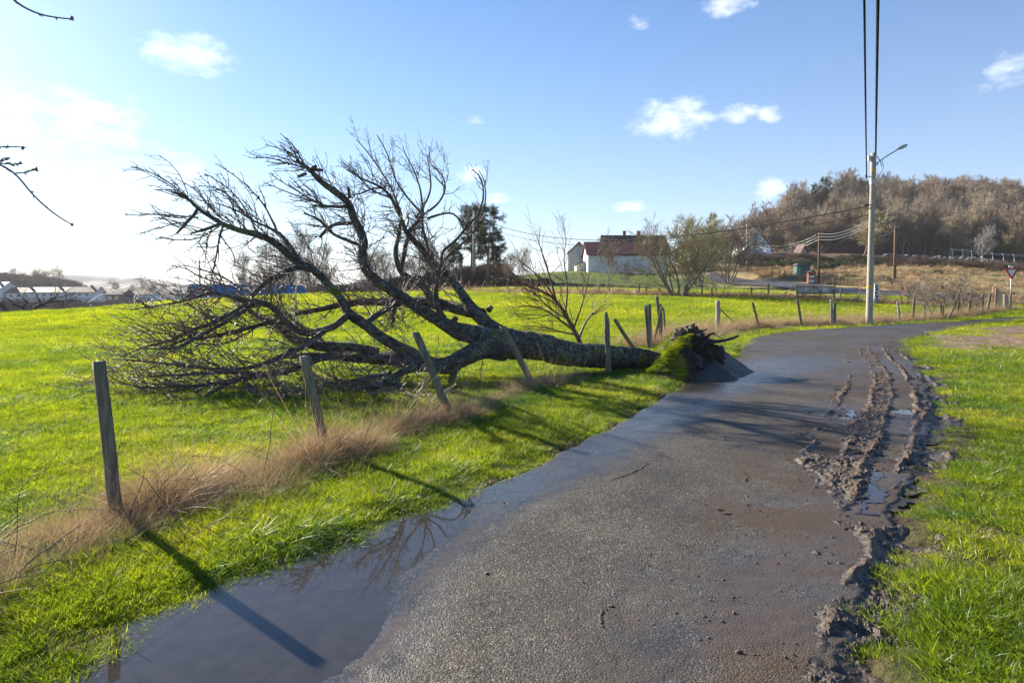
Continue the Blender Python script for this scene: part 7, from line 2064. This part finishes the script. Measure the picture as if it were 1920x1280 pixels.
    scatter('dark_hedge', pts, np.stack([rng.normal(0, .3, n), rng.normal(0, .3, n), rng.uniform(0, 6.3, n)], 1), rng.uniform(.35, .95, n), rng.integers(0, 3, n), hcol, 'dark heather and hedge scrub on the bank below the wood')
build_wood()

def build_stones():
    rng = np.random.default_rng(15)
    import bmesh
    bm = bmesh.new(); bmesh.ops.create_icosphere(bm, subdivisions=2, radius=1)
    v0 = np.array([v.co[:] for v in bm.verts]); f0 = np.array([[v.index for v in f.verts] for f in bm.faces]); bm.free()
    Vs, Fs, n = [], [], 0
    L = resample(np.array([GD(px, d) for px, d in [(1655, 117), (1740, 115), (1800, 112), (1850, 108), (1900, 103), (1960, 98)]]), 400)
    for i in range(900):
        p = L[rng.integers(400)] + rng.normal(0, .22, 3); s = rng.uniform(.15, .42)
        p[2] = Hs(p[0], p[1]) + rng.uniform(0, .9)
        v = v0 * (1 + rng.normal(0, .12, (len(v0), 1))) * s * [1.2, .9, .75] + p
        Vs.append(v); Fs.append(f0 + n); n += len(v)
    tag(mesh_obj('stone_wall', np.concatenate(Vs), np.concatenate(Fs), MAT['stone']), 'dark dry stone wall running along the foot of the wood', 'stone wall')
build_stones()

def build_tunnel():
    p = P(1900, 490, 118)
    root = thing('tunnel_frame', 'bare curved steel hoops of a polytunnel at the right edge below the wood', 'tunnel frame', (P(1860, 500, 118)[0], 118, Hs(P(1860, 500, 118)[0], 118)))
    c = np.array(root.location)
    xs = [P(px, 500, 118)[0] for px in (1785, 1805, 1822, 1842, 1862, 1882, 1902, 1925, 1950)]
    for x_ in xs:
        t = np.linspace(0, PI * .55, 12)
        z0 = Hs(x_, 118) - .1
        pts = np.stack([x_ + 1.6 * (1 - np.cos(t)) * .75, 118 + 2.2 * (1 - np.cos(t)), z0 + 2.6 * np.sin(t) * .95], 1)
        b = MB(); b.tube(pts - c, .05, 6); b.build('hoop', MAT['galv'], root, smooth=True)
    for k in range(3):
        b = MB(); t = PI * .55 * (k + 1) / 3.2
        b.tube(np.array([[x_ + 1.6 * (1 - np.cos(t)) * .75, 118 + 2.2 * (1 - np.cos(t)), Hs(x_, 118) - .1 + 2.6 * np.sin(t) * .95] for x_ in xs]) - c, .035, 6); b.build('rail', MAT['galv'], root)
build_tunnel()

# ------------------------------------------------------------------ far hills and the air between
def ridge(name, pts, d, depth, zb, seed, amp):
    """hill body with real depth: crest line given in view pixels at distance d"""
    cx = np.linspace(pts[0][0], pts[-1][0], 260); cy = np.interp(cx, [p[0] for p in pts], [p[1] for p in pts])
    cr = np.array([P(a, b_, d) for a, b_ in zip(cx, cy)])
    cr[:, 2] += (fbm(cx * .25, cx * 0, seed, 5, .7) - .5) * amp
    m = 40; u = np.linspace(-1, 1, m)
    V = []
    for s in u:
        q = cr.copy(); q[:, 1] += s * depth; k = (1 - s * s) ** .8
        q[:, 2] = zb + (cr[:, 2] - zb) * k + (fbm(cr[:, 0] * .03, cr[:, 0] * 0 + s * 6, seed + 1, 5, .65) - .5) * amp * 2.5 * (k > .05)
        V.append(q)
    V = np.concatenate(V); n = 260
    i = np.arange(m - 1)[:, None] * n; k = np.arange(n - 1)[None]
    Q = np.stack([i + k, i + k + 1, i + n + k + 1, i + n + k], -1).reshape(-1, 4)
    a = np.repeat(np.array([[.05, .06, .035]]), len(V), 0)
    o = mesh_obj(name, V, Q, MAT['ground'], smooth=True, attrs={'gcol': a}); o['kind'] = 'structure'
ridge('far_hills', [(-700,520),(-300,518),(60,530),(110,523),(135,517),(160,514),(180,519),(195,528),(215,528),(250,526),(275,522),(300,531),(340,533),(420,536),(520,538),(700,540),(900,542)], 2300, 350, -8, 3, 6)
ridge('near_ridge', [(-900,500),(-400,502),(-100,508),(0,513),(30,519),(60,524),(95,532),(120,545),(140,560)], 430, 60, -6, 5, 4)
m = bpy.data.materials.new('air'); m.use_nodes = True; m.node_tree.nodes.clear()
o_ = N(m.node_tree, 'ShaderNodeOutputMaterial'); pv = N(m.node_tree, 'ShaderNodeVolumePrincipled')
pv.inputs['Color'].default_value = (.93, .95, 1.0, 1); pv.inputs['Density'].default_value = HAZE; pv.inputs['Anisotropy'].default_value = .12
m.node_tree.links.new(pv.outputs[0], o_.inputs['Volume'])
b = MB(); b.box((0, 1200, 40), (6400, 3600, 120)); hz = b.build('haze', m); hz['kind'] = 'stuff'
